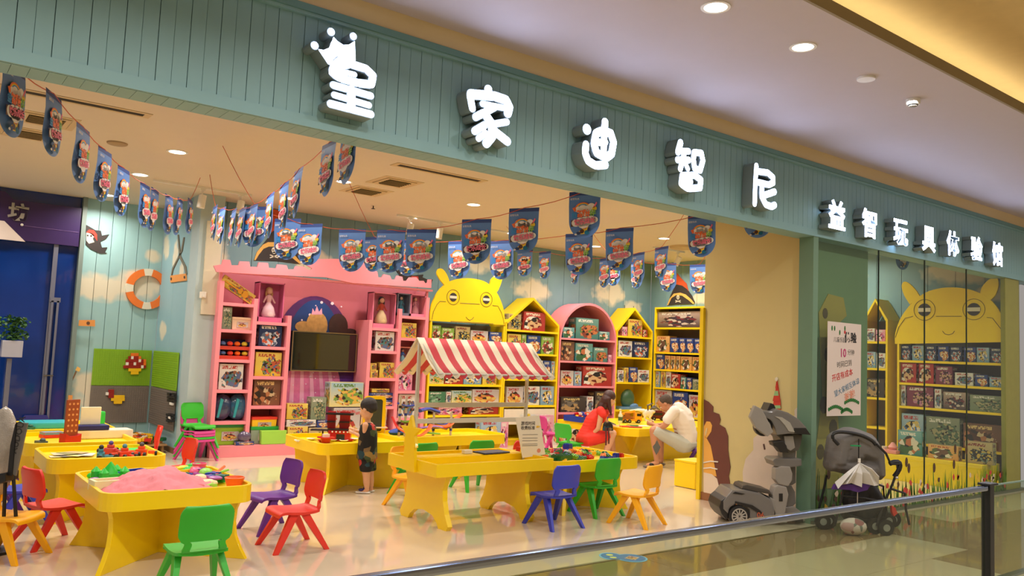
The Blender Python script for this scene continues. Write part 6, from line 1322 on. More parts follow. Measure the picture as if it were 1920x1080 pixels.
# toy kitchen on the boy's table
kt = thing('toy_kitchen', 'red toy kitchen with stove and shelves on the yellow table', 'toy kitchen', (4.22, 8.95, .507), -.55); kt.scale = (.8, .8, .74); KR = P('kitchen_red', (186, 24, 22), .35); KB = P('kitchen_black', (28, 24, 26), .35)
MB().box(-.02, .30, -.12, .1, 0, .17).build('stove', KR, kt, bevel=.006); MB().box(-.03, .31, -.13, .11, .17, .185).build('hob', KB, kt); MB().box(.1, .22, -.125, -.118, .02, .11).build('oven_door', KB, kt)
for k in range(5): MB().ball((.04+.055*k, -.125, .145), .014, 8).build('knob', WHT, kt)
for x0_, w_ in ((-.06, .12), (.12, .15)):
    MB().box(x0_, x0_+w_, .04, .1, .185, .45).build('upright', KR, kt, bevel=.006); MB().box(x0_-.02, x0_+w_+.05, -.02, .12, .40, .43).build('top_shelf', KB, kt, bevel=.004); MB().box(x0_, x0_+w_, -.02, .12, .28, .3).build('shelf', KB, kt)
MB().box(-.28, -.02, -.1, .08, .15, .165).build('side_tray', KB, kt, bevel=.004); MB().box(-.12, -.1, -.02, .02, 0, .15).build('tray_leg', KB, kt)
o = thing('toy_pan', 'red toy pan with a cream block on the yellow table', 'toy', (4.06, 8.72, .507)); MB().lathe([(.05, 0), (.06, .05), (.1, .055), (.1, .065)], seg=18).build('pan', KR, o, smooth=True); MB().box(-.035, .035, -.025, .025, .065, .1).build('block', PAP, o)
for k, (px, py, lb, m) in enumerate(((560, 829, 'cream toy plate near the left rim', 'w'), (604, 829, 'red toy dish with black bottom', 'r'), (624, 828, 'white toy dish before the stove', 'w'), (645, 829, 'white toy cup before the stove', 'w'), (656, 828, 'red toy dish beside the boy', 'r'), (664, 826, 'cream toy food beside the boy', 'w'), (583, 826, 'small white toy spoon', 'w'))):
    q = onT(px, py); simple('toy_dish', lb+' on the kitchen table', 'toy dish', (q.x+.03, q.y+.07, .507), lambda m_: m_.lathe([(.03, 0), (.055, .02), (.05, .022), (.02, .01)], seg=14), KR if m == 'r' else WHT, group='toy dishes on the kitchen table', smooth=True, bevel=0)
ea = thing('toy_easel', 'yellow-framed blackboard easel behind the boy', 'easel', (4.93, 9.22, .507), -.25)
MB().shell(rrect(-.14, .14, .02, .50, .05)+[rrect(-.14, .14, .02, .50, .05)[0]], rrect(-.1, .1, .06, .46, .03)+[rrect(-.1, .1, .06, .46, .03)[0]], -.01, .01).build('frame', YEL, ea); MB().box(-.1, .1, -.004, .004, .06, .46).build('blackboard', P('slate', (56, 62, 58), .6), ea)
for sx in (-.15, .15): MB().tube([(sx, .05, 0), (sx, 0, .34)], .012, 8).build('leg', P('easel_white', (236, 214, 200), .5), ea)
MB().box(-.17, .17, -.05, .06, .1, .115).build('tray', MATS['easel_white'], ea, bevel=.004)
simple('blue_cushion', 'blue rounded toy on the shelf end behind the table', 'toy', (5.35, 9.3, .507), lambda m: m.ball((0, 0, .03), (.16, .08, .05), 12), P('toy_blue_soft', (30, 80, 190), .5), smooth=True, bevel=0)
# marble run
mr = thing('marble_run', 'tall marble run toy with orange, blue and green slides', 'marble run', (5.62, 9.05, .507)); CM = {k: P('run_'+k, c, .35) for k, c in (('orange', (250, 100, 30)), ('blue', (36, 60, 160)), ('green', (110, 170, 40)), ('red', (230, 50, 60)), ('lilac', (150, 110, 190)))}
for x, y in ((-.42, .0), (-.30, .06), (-.18, -.02), (.12, .05), (.36, .0)):
    p = MB().tube([(x, y, 0), (x, y, .5 if x < 0 else .3)], .016, 8).build('support_post', P('post_clear', (190, 180, 170), .2), mr)
    for k in range(4): MB().lathe([(.02, .06+.1*k), (.02, .09+.1*k)], (x, y, 0), 8).build('joint_ring', BLK if k % 2 else CM['blue'], p) if x < 0 or k < 2 else None
def slide(pts, c, w=.035): MB().tube(catmull(pts, 5), w, 8, flat=.5).build('slide', CM[c], mr)
slide([(-.46, -.03, .12), (-.36, -.1, .06), (-.2, -.12, .02), (-.05, -.08, .08), (.05, 0, .14)], 'orange', .03); slide([(.1, .05, .12), (.3, .0, .12), (.45, .05, .2), (.55, .05, .27)], 'orange', .04); slide([(-.44, .02, .42), (-.3, .05, .38), (-.16, 0, .4)], 'blue', .025)
slide([(-.1, .05, .32), (.05, .08, .34), (.2, .05, .3)], 'blue', .045); slide([(-.1, .02, .1), (.1, -.02, .12), (.3, .02, .08)], 'lilac', .03); slide([(-.4, .03, .2), (-.3, .06, .18), (-.2, .0, .2)], 'green', .03); slide([(-.05, -.05, .05), (.05, -.08, .04), (.15, -.05, .03)], 'green', .025); slide([(-.5, .05, .25), (-.46, 0, .14), (-.42, -.05, .1)], 'red', .025); slide([(.15, .07, .16), (.3, .08, .13), (.4, .1, .17)], 'blue', .02)
mr.location.z = .507
# things on the wide table
def wheel4(parent, xs, y, r, w_=.03):
    for x in xs:
        for s_ in (-1, 1): t = MB().lathe([(r*.5, -w_), (r, -w_*.8), (r, w_*.8), (r*.5, w_)], (x, s_*y, r), 16, ax='y').build('wheel', BLK, parent, smooth=True); MB().lathe([(r*.4, -w_*1.05), (r*.4, w_*1.05)], (x, s_*y, r), 10, ax='y').build('hub', P('hub_grey', (150, 140, 120), .4), t)
TY = P('truck_amber', (240, 160, 20), .4); tk = thing('toy_truck', 'amber toy crane truck on the wide table', 'toy truck', onZ(1184, 793, .551), math.atan2(RT.y, RT.x)+.12); tk.scale = (.62,)*3
MB().box(-.28, .26, -.09, .09, .05, .10).build('chassis', TY, tk, bevel=.006); MB().prism([(.06, .10), (.26, .10), (.26, .19), (.22, .28), (.07, .28)], -.095, .095).build('cab', TY, tk, bevel=.008); MB().box(.12, .235, -.1, .1, .19, .26).build('cab_window', KB, tk); MB().box(.255, .262, -.06, .06, .19, .25).build('windscreen', KB, tk)
MB().box(-.26, .02, -.07, .07, .10, .17).box(-.2, -.05, -.06, .06, .17, .26).build('crane_base', P('truck_brown', (150, 84, 20), .5), tk, bevel=.006); MB().at((-.1, 0, .24), (0, -.25, 0)).box(-.2, .2, -.03, .03, 0, .06).build('crane_arm', TY, tk, bevel=.006)
wheel4(tk, (-.2, -.08, .17), .085, .05)
dn = thing('toy_dinosaur', 'white and grey robot dinosaur toy beside the amber truck', 'toy', onZ(1214, 789, .551), math.atan2(RT.y, RT.x)); dn.scale = (.75,)*3; WD = P('toy_shell_white', (232, 224, 210), .35); GD = P('toy_gunmetal', (90, 84, 80), .4)
MB().ball((0, 0, .17), (.13, .08, .1), 14).ball((.12, 0, .22), (.06, .05, .05), 10).build('body', WD, dn, smooth=True); MB().tube([(-.08, 0, .22), (-.22, 0, .24), (-.42, .02, .22)], [.05, .035, .01], 8).build('tail', WD, dn, smooth=True)
for x, y in ((-.05, -.06), (.07, -.06), (-.03, .06), (.08, .06)): MB().tube([(x, y, .14), (x-.03, y, .07), (x+.02, y, .0)], [.035, .022, .026], 8).box(x-.02, x+.07, y-.025, y+.025, 0, .025).build('leg', WD, dn)
MB().tube([(.0, -.03, .24), (-.02, -.1, .36), (.1, -.12, .42)], [.02, .03, .016], 6).tube([(.05, .03, .24), (.16, .1, .34), (.3, .1, .26)], [.02, .028, .012], 6).ball((.14, 0, .3), (.07, .05, .03), 8).build('wing', GD, dn)
rt = thing('toy_truck', 'dark red toy fire truck next to the white dinosaur', 'toy truck', onZ(1233, 788, .551), math.atan2(RT.y, RT.x)); rt.scale = (.75,)*3; MB().box(-.16, .16, -.07, .07, .04, .2).box(-.1, .1, -.05, .05, .2, .23).build('truck_body', P('truck_maroon', (110, 20, 24), .35), rt, bevel=.008); MB().box(-.14, .1, -.075, -.07, .12, .18).build('side_window', KB, rt); wheel4(rt, (-.1, .1), .07, .045)
bt = thing('hand_gel_bottle', 'clear pump bottle standing at the table edge by the woman', 'bottle', onZ(1163, 793, .551)); MB().lathe([(.035, 0), (.038, .01), (.038, .13), (.016, .16)], seg=18).build('bottle', P('bottle_pale', (210, 206, 170), .15, coat=.5), bt, smooth=True); MB().lathe([(.018, .16), (.018, .19), (.006, .19), (.006, .22)], seg=12).box(-.03, .01, -.008, .008, .215, .23).build('pump', WHT, bt); MB().lathe([(.0385, .04), (.0385, .1)], seg=18, cap=False).build('label', P('bottle_label', (60, 90, 60), .5), bt)
for k, (px, py, c, lb, rz) in enumerate(((1182, 801, (220, 60, 40), 'red', .1), (1190, 799, (60, 130, 60), 'green', .25), (1196, 802, (180, 50, 60), 'crimson', .05), (1176, 800, (240, 130, 40), 'orange', .5), (1192, 796, (240, 200, 60), 'yellow', -.1))):
    q = onZ(px, py, .56); simple('crayon', '%s crayon lying on the wide table' % lb, 'crayon', (q.x, q.y+.05, .552), lambda m: m.tube([(-.1, 0, .011), (.09, 0, .011), (.11, 0, .011)], [.011, .011, .003], 7), P('crayon_%d' % k, c, .5), math.atan2(RT.y, RT.x)+rz, 'crayons on the wide table', bevel=0)
q = onZ(1208, 800, .56); simple('paper_pad', 'white paper pad on the wide table by the crayons', 'paper', (q.x+.1, q.y+.18, .552), lambda m: m.box(-.13, .13, -.09, .09, 0, .006), PAP, -.5, bevel=.001)
simple('tablet_computer', 'black tablet in a dark case on the wide table', 'tablet', (9.2, 9.4, .552), lambda m: rbox(m, (0, 0, .03), (.24, .17, .012), 0, 0, .3), BLK, .3)
o = thing('toy_dome', 'green dome toy garage on the lower house shelf', 'toy', (onY(1180, 763, 11.6).x, 11.66, UNITS['house2']['z'][3]+.002)); MB().ball((0, 0, .2), (.18, .1, .2), 16).build('dome', P('dome_green', (70, 110, 80), .35, coat=.4), o, smooth=True); MB().box(-.3, .28, -.13, .13, 0, .05).ball((.12, -.05, .07), (.14, .06, .05), 10).build('base', P('dome_base', (110, 150, 190), .4, var=.4, scale=12), o)
o = thing('plush_toy', 'grey and red plush toy low in the third pink column', 'plush', (onY(717, 812, 11.6).x, 11.62, CZ[3][4]+.002)); MB().ball((0, 0, .09), (.08, .06, .09), 12).ball((0, -.01, .22), .065, 12).ball((-.05, 0, .28), .025, 8).ball((.05, 0, .28), .025, 8).build('fur', P('plush_grey', (150, 146, 150), .9, bump=.3), o, smooth=True); MB().ball((0, -.02, .07), (.09, .06, .06), 12).build('red_coat', P('plush_red', (190, 30, 34), .8), o, smooth=True)

# ================================================================== DISPLAY STAND AT THE LEFT EDGE
PD = (onZ(20, 930, .3)); a_ = math.atan2(RT.y, RT.x); P0 = Vector((.62, 6.95, 0))
ds = thing('display_stand', 'grey and black promotional board leaning at the left edge', 'display stand', P0, a_)
def DV(pts, org=(0, 760), sc=5.4): return [onV(org[0]+x/sc, org[1]+y/sc, P0, a_) for x, y in pts]
MB().prism(DV([(192, 168), (292, 178), (172, 712), (140, 692)]), -.02, .0).build('board', P('board_grey', (104, 100, 94), .5), ds, bevel=.003)
MB().prism(DV([(178, 190), (192, 168), (145, 710), (100, 700), (130, 400)]), -.03, .03).build('board_edge', BLK, ds)
MB().prism(DV([(0, 690), (110, 670), (105, 760), (0, 800)]), -.06, .1).build('foot_block', BLK, ds, bevel=.01)
MB().tube([(p[0], .05, p[1]) for p in DV([(90, 700), (120, 1180)])], .014, 6).tube([(p[0], .05, p[1]) for p in DV([(10, 780), (-10, 1250)])], .014, 6).build('support', BLK, ds)
q = DV([(232, 300)])[0]; mb = MB(); text_bm(mb, 'AUDOUA', .062, q[0], -.024, q[1], 0, ext=.01, off=.01, rot=Matrix.Rotation(-1.40, 4, 'Y')); mb.build('lettering', P('letter_dark', (44, 42, 40), .5), ds)
sk = thing('wrapped_bundle', 'silvery plastic-wrapped bundle behind the leaning board', 'bundle', P0+Vector((-.02, .1, 0)), a_); q = DV([(20, 500)])[0]
MB().ball((q[0]-.03, .1, q[1]), (.11, .07, .33), 16).build('wrap', P('wrap_silver', (170, 162, 150), .18, var=.5, scale=14, coat=.8, bump=.6), sk, smooth=True); MB().tube([(q[0]-.03, .1, q[1]-.25), (q[0]-.03, .1, .0)], .02, 6).lathe([(.14, .0), (.14, .02)], (q[0]-.03, .1, 0), 16).build('stand_pole', BLK, sk)

# ================================================================== ROBOT CAR
PR = Vector((7.36, 5.06, 0)); ar = math.radians(-35); rc = thing('ride_on_robot', 'large grey toy car half transformed into a standing robot', 'toy robot', PR, ar)
RG = P('robot_grey', (112, 108, 104), .35, var=.08, coat=.3); RL = P('robot_grey_light', (146, 140, 132), .4, var=.06); RD = P('robot_dark', (34, 32, 32), .4); RS = P('robot_silver', (188, 184, 176), .25, metal=.4)
def RV(pts): return [onV(1330+x/4.153, 740+y/4.153, PR, ar) for x, y in pts]
def rpart(nm, pts, y0, y1, m, bev=.008, par=None): return MB().prism(RV(pts), y0, y1).build(nm, m, par or rc, bevel=bev)
rpart('front_body', [(32, 850), (48, 800), (85, 770), (110, 765), (100, 860), (105, 930), (85, 945), (50, 900)], -.2, .2, RD, .01)
rpart('bonnet', [(60, 800), (130, 716), (225, 718), (350, 745), (430, 790), (452, 870), (430, 936), (262, 934), (262, 870), (220, 830), (160, 820), (110, 850), (98, 900), (60, 860)], -.21, .21, RG, .02)
rpart('side_trim', [(150, 800), (280, 830), (340, 870), (380, 925), (360, 925), (320, 885), (260, 850), (150, 815)], -.222, -.2, RD, .003)
rpart('bonnet_vent', [(130, 742), (150, 728), (225, 745), (200, 752)], -.215, -.1, RD, .002)
rpart('seat_back', [(215, 715), (228, 690), (260, 684), (430, 725), (450, 760), (340, 742)], -.14, .14, P('robot_seat', (78, 70, 62), .5), .012)
rpart('cabin_back', [(430, 775), (470, 800), (460, 930), (430, 936)], -.16, .16, RL, .01)
def rwheel(c, r, y, nm='wheel'):
    (sx, sz), = RV([c]); R_ = r/4.153*.0055
    t = MB().lathe([(R_*.7, -.035), (R_*.97, -.03), (R_, 0), (R_*.97, .03), (R_*.7, .035)], (sx, y, sz), 28, ax='y').build(nm, BLK, rc, smooth=True)
    mb = MB().shell([(sx+R_*.74*math.cos(2*PI*k/24), sz+R_*.74*math.sin(2*PI*k/24)) for k in range(25)], [(sx+R_*.64*math.cos(2*PI*k/24), sz+R_*.64*math.sin(2*PI*k/24)) for k in range(25)], y-.042, y-.03)
    for k in range(12):
        a = 2*PI*k/12; mb.prism([(sx+R_*.1*math.cos(a-.8), sz+R_*.1*math.sin(a-.8)), (sx+R_*.66*math.cos(a-.07), sz+R_*.66*math.sin(a-.07)), (sx+R_*.66*math.cos(a+.07), sz+R_*.66*math.sin(a+.07)), (sx+R_*.1*math.cos(a+.8), sz+R_*.1*math.sin(a+.8))], y-.041, y-.033)
    mb.build('wheel_rim', RS, t)
rwheel((176, 912), 80, -.2); rwheel((176, 905), 78, .2)
(sx, sz), = RV([(340, 908)]); mb = MB(); text_bm(mb, '06', .075, sx, -.224, sz-.02, 0, ext=.01, off=.01); mb.build('number_print', P('number_orange', (190, 90, 60), .5), rc)
rpart('shoulder_roof', [(350, 112), (440, 118), (470, 100), (560, 130), (640, 180), (692, 236), (725, 296), (640, 292), (560, 290), (470, 300), (455, 240), (430, 190), (380, 160)], -.2, .16, RG, .015)
rpart('roof_stripe', [(450, 155), (510, 165), (570, 205), (606, 278), (560, 272), (530, 225), (490, 180)], -.207, -.19, RS, .003)
rpart('windscreen', [(470, 100), (560, 128), (650, 200), (600, 190), (520, 150)], -.16, .12, RD, .004)
rpart('rear_wing', [(420, 125), (450, 60), (475, 70), (490, 100), (455, 125)], -.1, .1, RD, .005)
rpart('raised_door', [(292, 72), (345, 100), (372, 150), (432, 272), (388, 308), (300, 245), (255, 160)], -.25, -.18, RL, .01)
rpart('tail_edge', [(600, 245), (690, 245), (728, 298), (640, 292), (600, 285)], -.205, .165, RD, .005)
rwheel((378, 240), 72, -.14)
rpart('chest', [(478, 296), (690, 300), (680, 370), (660, 425), (560, 438), (540, 400), (520, 330)], -.12, .12, P('robot_mid', (84, 80, 74), .4), .012)
rpart('chest_plate', [(540, 310), (610, 310), (625, 400), (590, 425), (550, 400)], -.15, -.1, RL, .008)
rpart('fist_arm', [(436, 350), (520, 342), (545, 380), (560, 436), (500, 432), (470, 392), (445, 380)], -.2, -.08, RD, .012)
rpart('waist', [(548, 436), (655, 430), (650, 492), (552, 492)], -.07, .07, RG, .01)
rpart('hip_plate', [(458, 500), (480, 484), (680, 488), (682, 540), (640, 548), (600, 552), (478, 545)], -.13, .13, RG, .012)
rpart('leg', [(478, 560), (520, 540), (590, 545), (608, 600), (605, 650), (575, 698), (505, 682), (476, 645)], -.14, -.02, RL, .014)
rpart('leg', [(620, 548), (680, 545), (682, 690), (645, 712), (618, 660)], .02, .14, RG, .014)
rpart('shin', [(468, 700), (500, 685), (560, 700), (575, 760), (560, 840), (545, 915), (475, 915), (455, 840), (452, 760)], -.15, -.02, RL, .016)
rpart('shin', [(590, 700), (650, 712), (675, 760), (682, 850), (640, 890), (600, 870)], .02, .15, RG, .016)
rpart('shin_slot', [(500, 750), (528, 750), (528, 810), (500, 810)], -.155, -.14, RD, .002)
rpart('foot', [(468, 905), (545, 905), (560, 975), (470, 965)], -.16, 0, RL, .01); rpart('foot', [(590, 880), (660, 870), (720, 915), (750, 985), (600, 985), (570, 930)], .0, .16, RL, .01)
rpart('base_slab', [(420, 935), (700, 950), (700, 975), (420, 965)], -.1, .1, RD, .004)  # dark slab modelled in place of the shadow on the floor under the robot

BAGF, t_, b_ = nt('floral_bag'); N_ = t_.nodes; tc_ = N_.new('ShaderNodeTexCoord'); v_ = N_.new('ShaderNodeTexVoronoi'); v_.inputs['Scale'].default_value = 14; t_.links.new(tc_.outputs['Object'], v_.inputs['Vector'])
s_ = N_.new('ShaderNodeSeparateColor'); t_.links.new(v_.outputs['Color'], s_.inputs[0]); r_ = N_.new('ShaderNodeValToRGB'); r_.color_ramp.interpolation = 'CONSTANT'; e_ = r_.color_ramp.elements
e_[0].color = lin((206, 190, 180))+(1,); e_[1].position = .4; e_[1].color = lin((150, 96, 92))+(1,)
for p_, c_ in ((.6, (120, 120, 110)), (.75, (190, 150, 146)), (.9, (70, 56, 60))): q_ = e_.new(p_); q_.color = lin(c_)+(1,)
t_.links.new(s_.outputs[0], r_.inputs[0]); t_.links.new(r_.outputs[0], b_.inputs['Base Color']); b_.inputs['Roughness'].default_value = .8
# ================================================================== STROLLER AND UMBRELLA
PS = Vector((8.02, 4.33, 0)); as_ = math.radians(-35); so = thing('stroller', 'grey and black folding stroller parked in front of the shop glass', 'stroller', PS, as_)
def SV(pts, y=0): return [(lambda q: (q[0], y, q[1]))(onV(1530+p[0]/4.694, 790+p[1]/4.694, PS, as_)) for p in pts]
CG = P('canopy_grey', (112, 108, 104), .8, var=.08, bump=.2); SB = P('stroller_black', (24, 22, 24), .55)
def local(pts): return [Vector(p) for p in pts]
def flesh_local(nm, chains, m, par, vox=.012, it=4): return flesh(nm, chains, m, par, (0, 0, 0), vox, it)
c1 = SV([(170, 330), (200, 170), (300, 110), (420, 170), (500, 290), (520, 430)]); R_ = .09
flesh_local('canopy', [[(c1[0], (.1, .2, .1)), (c1[1], (.1, .21, .09)), (c1[2], (.11, .22, .07)), (c1[3], (.1, .22, .09)), (c1[4], (.08, .21, .1)), (c1[5], (.06, .2, .1))], [(c1[1], (.1, .2, .1)), (c1[4], (.08, .2, .1))], [(SV([(200, 380)])[0], (.13, .18, .08)), (SV([(420, 420)])[0], (.14, .2, .1))], [(SV([(120, 380)])[0], (.05, .14, .07)), (SV([(300, 260)])[0], (.16, .2, .14))]], CG, so)
d1 = SV([(400, 560), (330, 700), (400, 820), (520, 700)])
flesh_local('seat_sling', [[(d1[0], (.14, .16, .09)), (d1[1], (.12, .16, .08)), (d1[2], (.13, .15, .06)), (d1[3], (.08, .15, .1)), (d1[0], (.14, .16, .09))]], SB, so)
MB().tube(catmull(SV([(120, 185), (72, 130), (85, 88), (160, 78), (300, 100), (400, 145), (440, 185)], -.2), 4), .017, 8).build('handle_bar', BLK, so, smooth=True)
mb = MB()
for y in (-.22, .2): mb.tube(SV([(640, 350), (560, 560), (500, 690), (440, 880)], y), .012, 8); mb.tube(SV([(170, 500), (140, 640), (110, 760), (80, 880)], y), .012, 8); mb.tube(SV([(560, 560), (680, 600), (690, 740), (720, 870)], y), .012, 8)
mb.tube(SV([(140, 620), (330, 640), (520, 680)], -.22), .01, 8); mb.tube(SV([(440, 180), (520, 260), (560, 350), (640, 350)], -.22), .012, 8); mb.build('frame', BLK, so, smooth=True)
MB().tube(catmull(SV([(560, 350), (600, 335), (645, 345), (640, 400), (600, 460)], -.2), 3), .024, 8).build('bumper_bar', BLK, so, smooth=True)
(pa,) = SV([(603, 465)]); MB().ball((pa[0], -.24, pa[2]), .014, 10).build('rivet', RS, so)
MB().prism([(p[0], p[2]) for p in SV([(230, 790), (520, 880), (560, 740), (580, 800), (520, 890), (300, 885)])], -.15, .15).build('basket', SB, so, bevel=.01)
for (x, y, yy) in ((505, 968, -.25), (435, 955, -.19), (40, 890, -.05), (110, 880, .0), (690, 900, .12), (768, 905, .2)):
    (p,) = SV([(x, y)], 0); r = .078; yl = yy; z = r
    t = MB().lathe([(r*.55, -.018), (r, -.014), (r, .014), (r*.55, .018)], (p[0], yl, z), 20, ax='y').build('wheel', BLK, so, smooth=True); MB().lathe([(r*.45, -.02), (r*.45, .02)], (p[0], yl, z), 12, ax='y').build('hub', P('hub_light', (140, 140, 132), .5), t)
mb = MB(); q = SV([(560, 700), (590, 720), (610, 770), (580, 795), (565, 760)]); mb.prism([(p[0], p[2]) for p in q], -.24, -.2).build('red_tag', P('tag_red', (206, 50, 36), .5), so)
q = SV([(270, 130), (265, 300)]); MB().tube([(q[0][0], -.26, q[0][2]), (q[1][0], -.27, q[1][2])], .006, 6).build('hook_strap', BLK, so); (q,) = SV([(240, 188)]); MB().box(q[0]-.05, q[0]+.05, -.275, -.262, q[2]-.006, q[2]+.006).build('green_clip', P('clip_green', (30, 150, 90), .4), so)
um = thing('umbrella', 'white umbrella with violet lining hanging from the stroller handle', 'umbrella', PS, as_)
top = SV([(268, 330)], -.28)[0]; hem = [(65, 500), (60, 540), (110, 520), (135, 500), (200, 505), (262, 530), (300, 508), (370, 520), (440, 525), (410, 440)]
WU = P('umbrella_white', (214, 210, 202), .55); VU = P('umbrella_violet', (78, 40, 120), .6)
mb = MB(); H_ = SV(hem); n = len(H_)
for i in range(n-1):
    ya = -.28+(-.06 if i % 2 else .02); yb_ = -.28+(-.06 if (i+1) % 2 else .02)
    mid1 = Vector(top).lerp(Vector((H_[i][0], ya, H_[i][2])), .55)+Vector((0, -.03, .02)); mid2 = Vector(top).lerp(Vector((H_[i+1][0], yb_, H_[i+1][2])), .55)+Vector((0, -.03, .02))
    a, b, c, d, e = mb.v(top), mb.v(mid1), mb.v(mid2), mb.v((H_[i][0], ya, H_[i][2])), mb.v((H_[i+1][0], yb_, H_[i+1][2])); mb.f([a, b, c]); mb.f([b, d, e, c])
u_ = mb.build('canopy_cloth', WU, um); sm = u_.modifiers.new('s', 'SOLIDIFY'); sm.thickness = .006
mb = MB(); V_ = SV([(70, 520), (130, 515), (260, 525), (370, 520), (340, 565), (260, 585), (190, 565), (100, 560), (50, 560)]); mb.prism([(p[0], p[2]) for p in V_], -.27, -.22).build('lining', VU, um)
MB().tube([(top[0], -.275, top[2]-.0), (top[0], -.275, top[2]+.04)], .013, 10).build('cap', WHT, um); q = SV([(268, 330), (262, 700)]); MB().tube([(q[0][0], -.25, q[0][2]), (q[1][0], -.25, q[1][2])], .005, 6).build('shaft', RS, um)
fb = thing('cloth_bag', 'patterned cloth bag bulging under the stroller', 'bag', PS, as_); q = SV([(215, 930)])[0]
MB().ball((q[0], -.28, .085), (.13, .08, .082), 16).build('bag_body', BAGF, fb, smooth=True)

# ================================================================== POSTER, PAINTED ANIMALS, STICKER, RAIL
po = thing('paper_poster', 'white handwritten paper poster taped inside the shop glass', 'poster', (0, 4.848, 0)); cs = [onY(x, y, 4.85) for x, y in ((1549, 602), (1612, 608), (1610, 777), (1547, 780))]
x0_, x1_, zb_, zt_ = cs[0].x, cs[1].x, cs[3].z, cs[0].z; po.location = ((x0_+x1_)/2, 4.832, zb_); w2 = (x1_-x0_)/2; hh_ = zt_-zb_
MB().box(-w2, w2, 0, .002, 0, hh_).build('sheet', P('poster_paper', (222, 206, 196), .7, var=.02), po)
mb = MB(); PM = [P('marker_'+n, c, .6) for n, c in (('black', (26, 24, 28)), ('magenta', (190, 30, 110)), ('red', (206, 50, 50)), ('blue', (80, 130, 160)), ('orange', (236, 140, 100)), ('green', (30, 110, 40)), ('grey', (110, 104, 100)))]
for s_, h_, u, v_, mi, off, rt_ in (('体验', .12, .35, .80, 0, .03, 0), ('儿童乐园', .06, -.3, .79, 6, 0, 0), ('10', .13, -.1, .63, 1, .01, 0), ('分钟', .07, .38, .66, 6, 0, 0), ('时间已到', .075, .0, .53, 6, 0, .12), ('开店有成本', .085, -.1, .405, 2, .004, .2), ('望大家相互体谅', .075, .18, .28, 3, 0, .3), ('谢谢!', .1, .35, .185, 4, 0, .3)):
    tl = MB(); text_bm(tl, s_, h_, u*w2, -.002, v_*hh_, 0, ext=.005, off=off, rot=Matrix.Rotation(-rt_, 4, 'Y')); tl.build('handwritten_line', PM[mi], po)
for cx_, cz_, w_ in ((-.5, .07, .38), (.45, .14, .4), (.15, .04, .3)):
    for k in range(9): t = k/8; mb.prism(circ(cx_*w2+(t-.5)*w_*w2*2, cz_*hh_+.03*math.sin(PI*t), .018, .022, 6), -.003, 0, 5)
for cx_, cz_ in ((-.75, .93), (-.6, .93), (-.3, .89), (.0, .94)): mb.prism(circ(cx_*w2, cz_*hh_, .012, .03, 6), -.003, 0, 5)
mb.prism(circ(0, .90*hh_, .016, .02, 8), -.003, 0, 2); mb.build('drawn_leaves', PM, po, kind='stuff')
LM = P('lion_mane', (112, 62, 50), .6), P('lion_gold', (240, 176, 80), .6), P('lion_cream', (232, 212, 190), .6), P('paint_white', (238, 230, 216), .6), P('pale_pink', (232, 200, 140), .6)
ol = (1160, 720)
decal('painted_lion', 'painted lion with brown mane on the cream end wall', 'wall cutout', [
    (cr(ol, 4.5, [(722, 130), (760, 150), (800, 190), (798, 235), (850, 255), (862, 300), (850, 340), (900, 370), (925, 440), (925, 560), (945, 700), (930, 780), (945, 860), (930, 940), (722, 920)]), 0, 0),
    (cr(ol, 4.5, [(722, 440), (745, 455), (780, 520), (800, 620), (830, 780), (722, 760)]), 1, 1), (cr(ol, 4.5, [(722, 360), (745, 315), (775, 318), (792, 350), (785, 400), (745, 460), (722, 440)]), 1, 1), (cr(ol, 4.5, [(722, 745), (790, 760), (835, 800), (850, 860), (850, 950), (722, 930)]), 2, 2), (cr(ol, 4.5, [(730, 410), (745, 370), (755, 372), (750, 410), (735, 440)]), 4, 2),
    (cr(ol, 4.5, [(722, 658), (780, 646), (845, 652), (845, 662), (780, 656), (722, 668)]), 3, 3), (cr(ol, 4.5, [(722, 706), (780, 700), (838, 714), (838, 724), (780, 710), (722, 716)]), 3, 3)], 'X', 7.738, list(LM), .006)
orr = (1330, 740)
decal('painted_hippo', 'pale painted animal in a party hat on the cream wall behind the robot', 'wall cutout', [
    (cr(orr, 4.153, [(262, 600), (285, 500), (345, 430), (345, 340), (380, 310), (480, 300), (560, 130), (600, 140), (640, 190), (668, 160), (665, 120), (690, 95), (718, 110), (720, 150), (700, 190), (720, 300), (740, 450), (742, 900), (540, 930), (300, 850), (265, 700)]), 0, 0),
    (cr(orr, 4.153, [(420, 385), (432, 382), (440, 425), (430, 430)]), 1, 1),
    ([(1447, 768), (1451, 755), (1458, 712), (1464, 755), (1465, 768)], 2, 1), ([(1449, 766), (1450, 760), (1464, 760), (1465, 766)], 3, 2), ([(1450, 752), (1452, 742), (1462, 742), (1464, 752)], 2, 2), ([(1452, 742), (1454, 733), (1460, 733), (1461, 742)], 3, 2), ([(1455, 728), (1457, 716), (1459, 728)], 2, 3), (circ(1457, 711, 3, 4, 5), 4, 3)], 'X', 7.738, [P('hippo_pale', (222, 204, 186), .6), P('hippo_line', (90, 60, 50), .6), RED, P('hat_green', (150, 190, 130), .6), PAP], .006)
GIR = [P('giraffe_tan', (170, 150, 70), .6), P('giraffe_spot', (92, 72, 40), .6), P('grass_paint', (70, 110, 40), .6)]
def gz(u, z): return (7.76+u*1.22, z)
mb = MB(); mb.prism([gz(.1, .3), gz(.62, .3), gz(.5, 1.3), gz(.52, 2.1), gz(.66, 2.2), gz(.6, 2.4), gz(.35, 2.42), gz(.2, 2.2), gz(.28, 1.3)], 4.978, 4.984, 0)
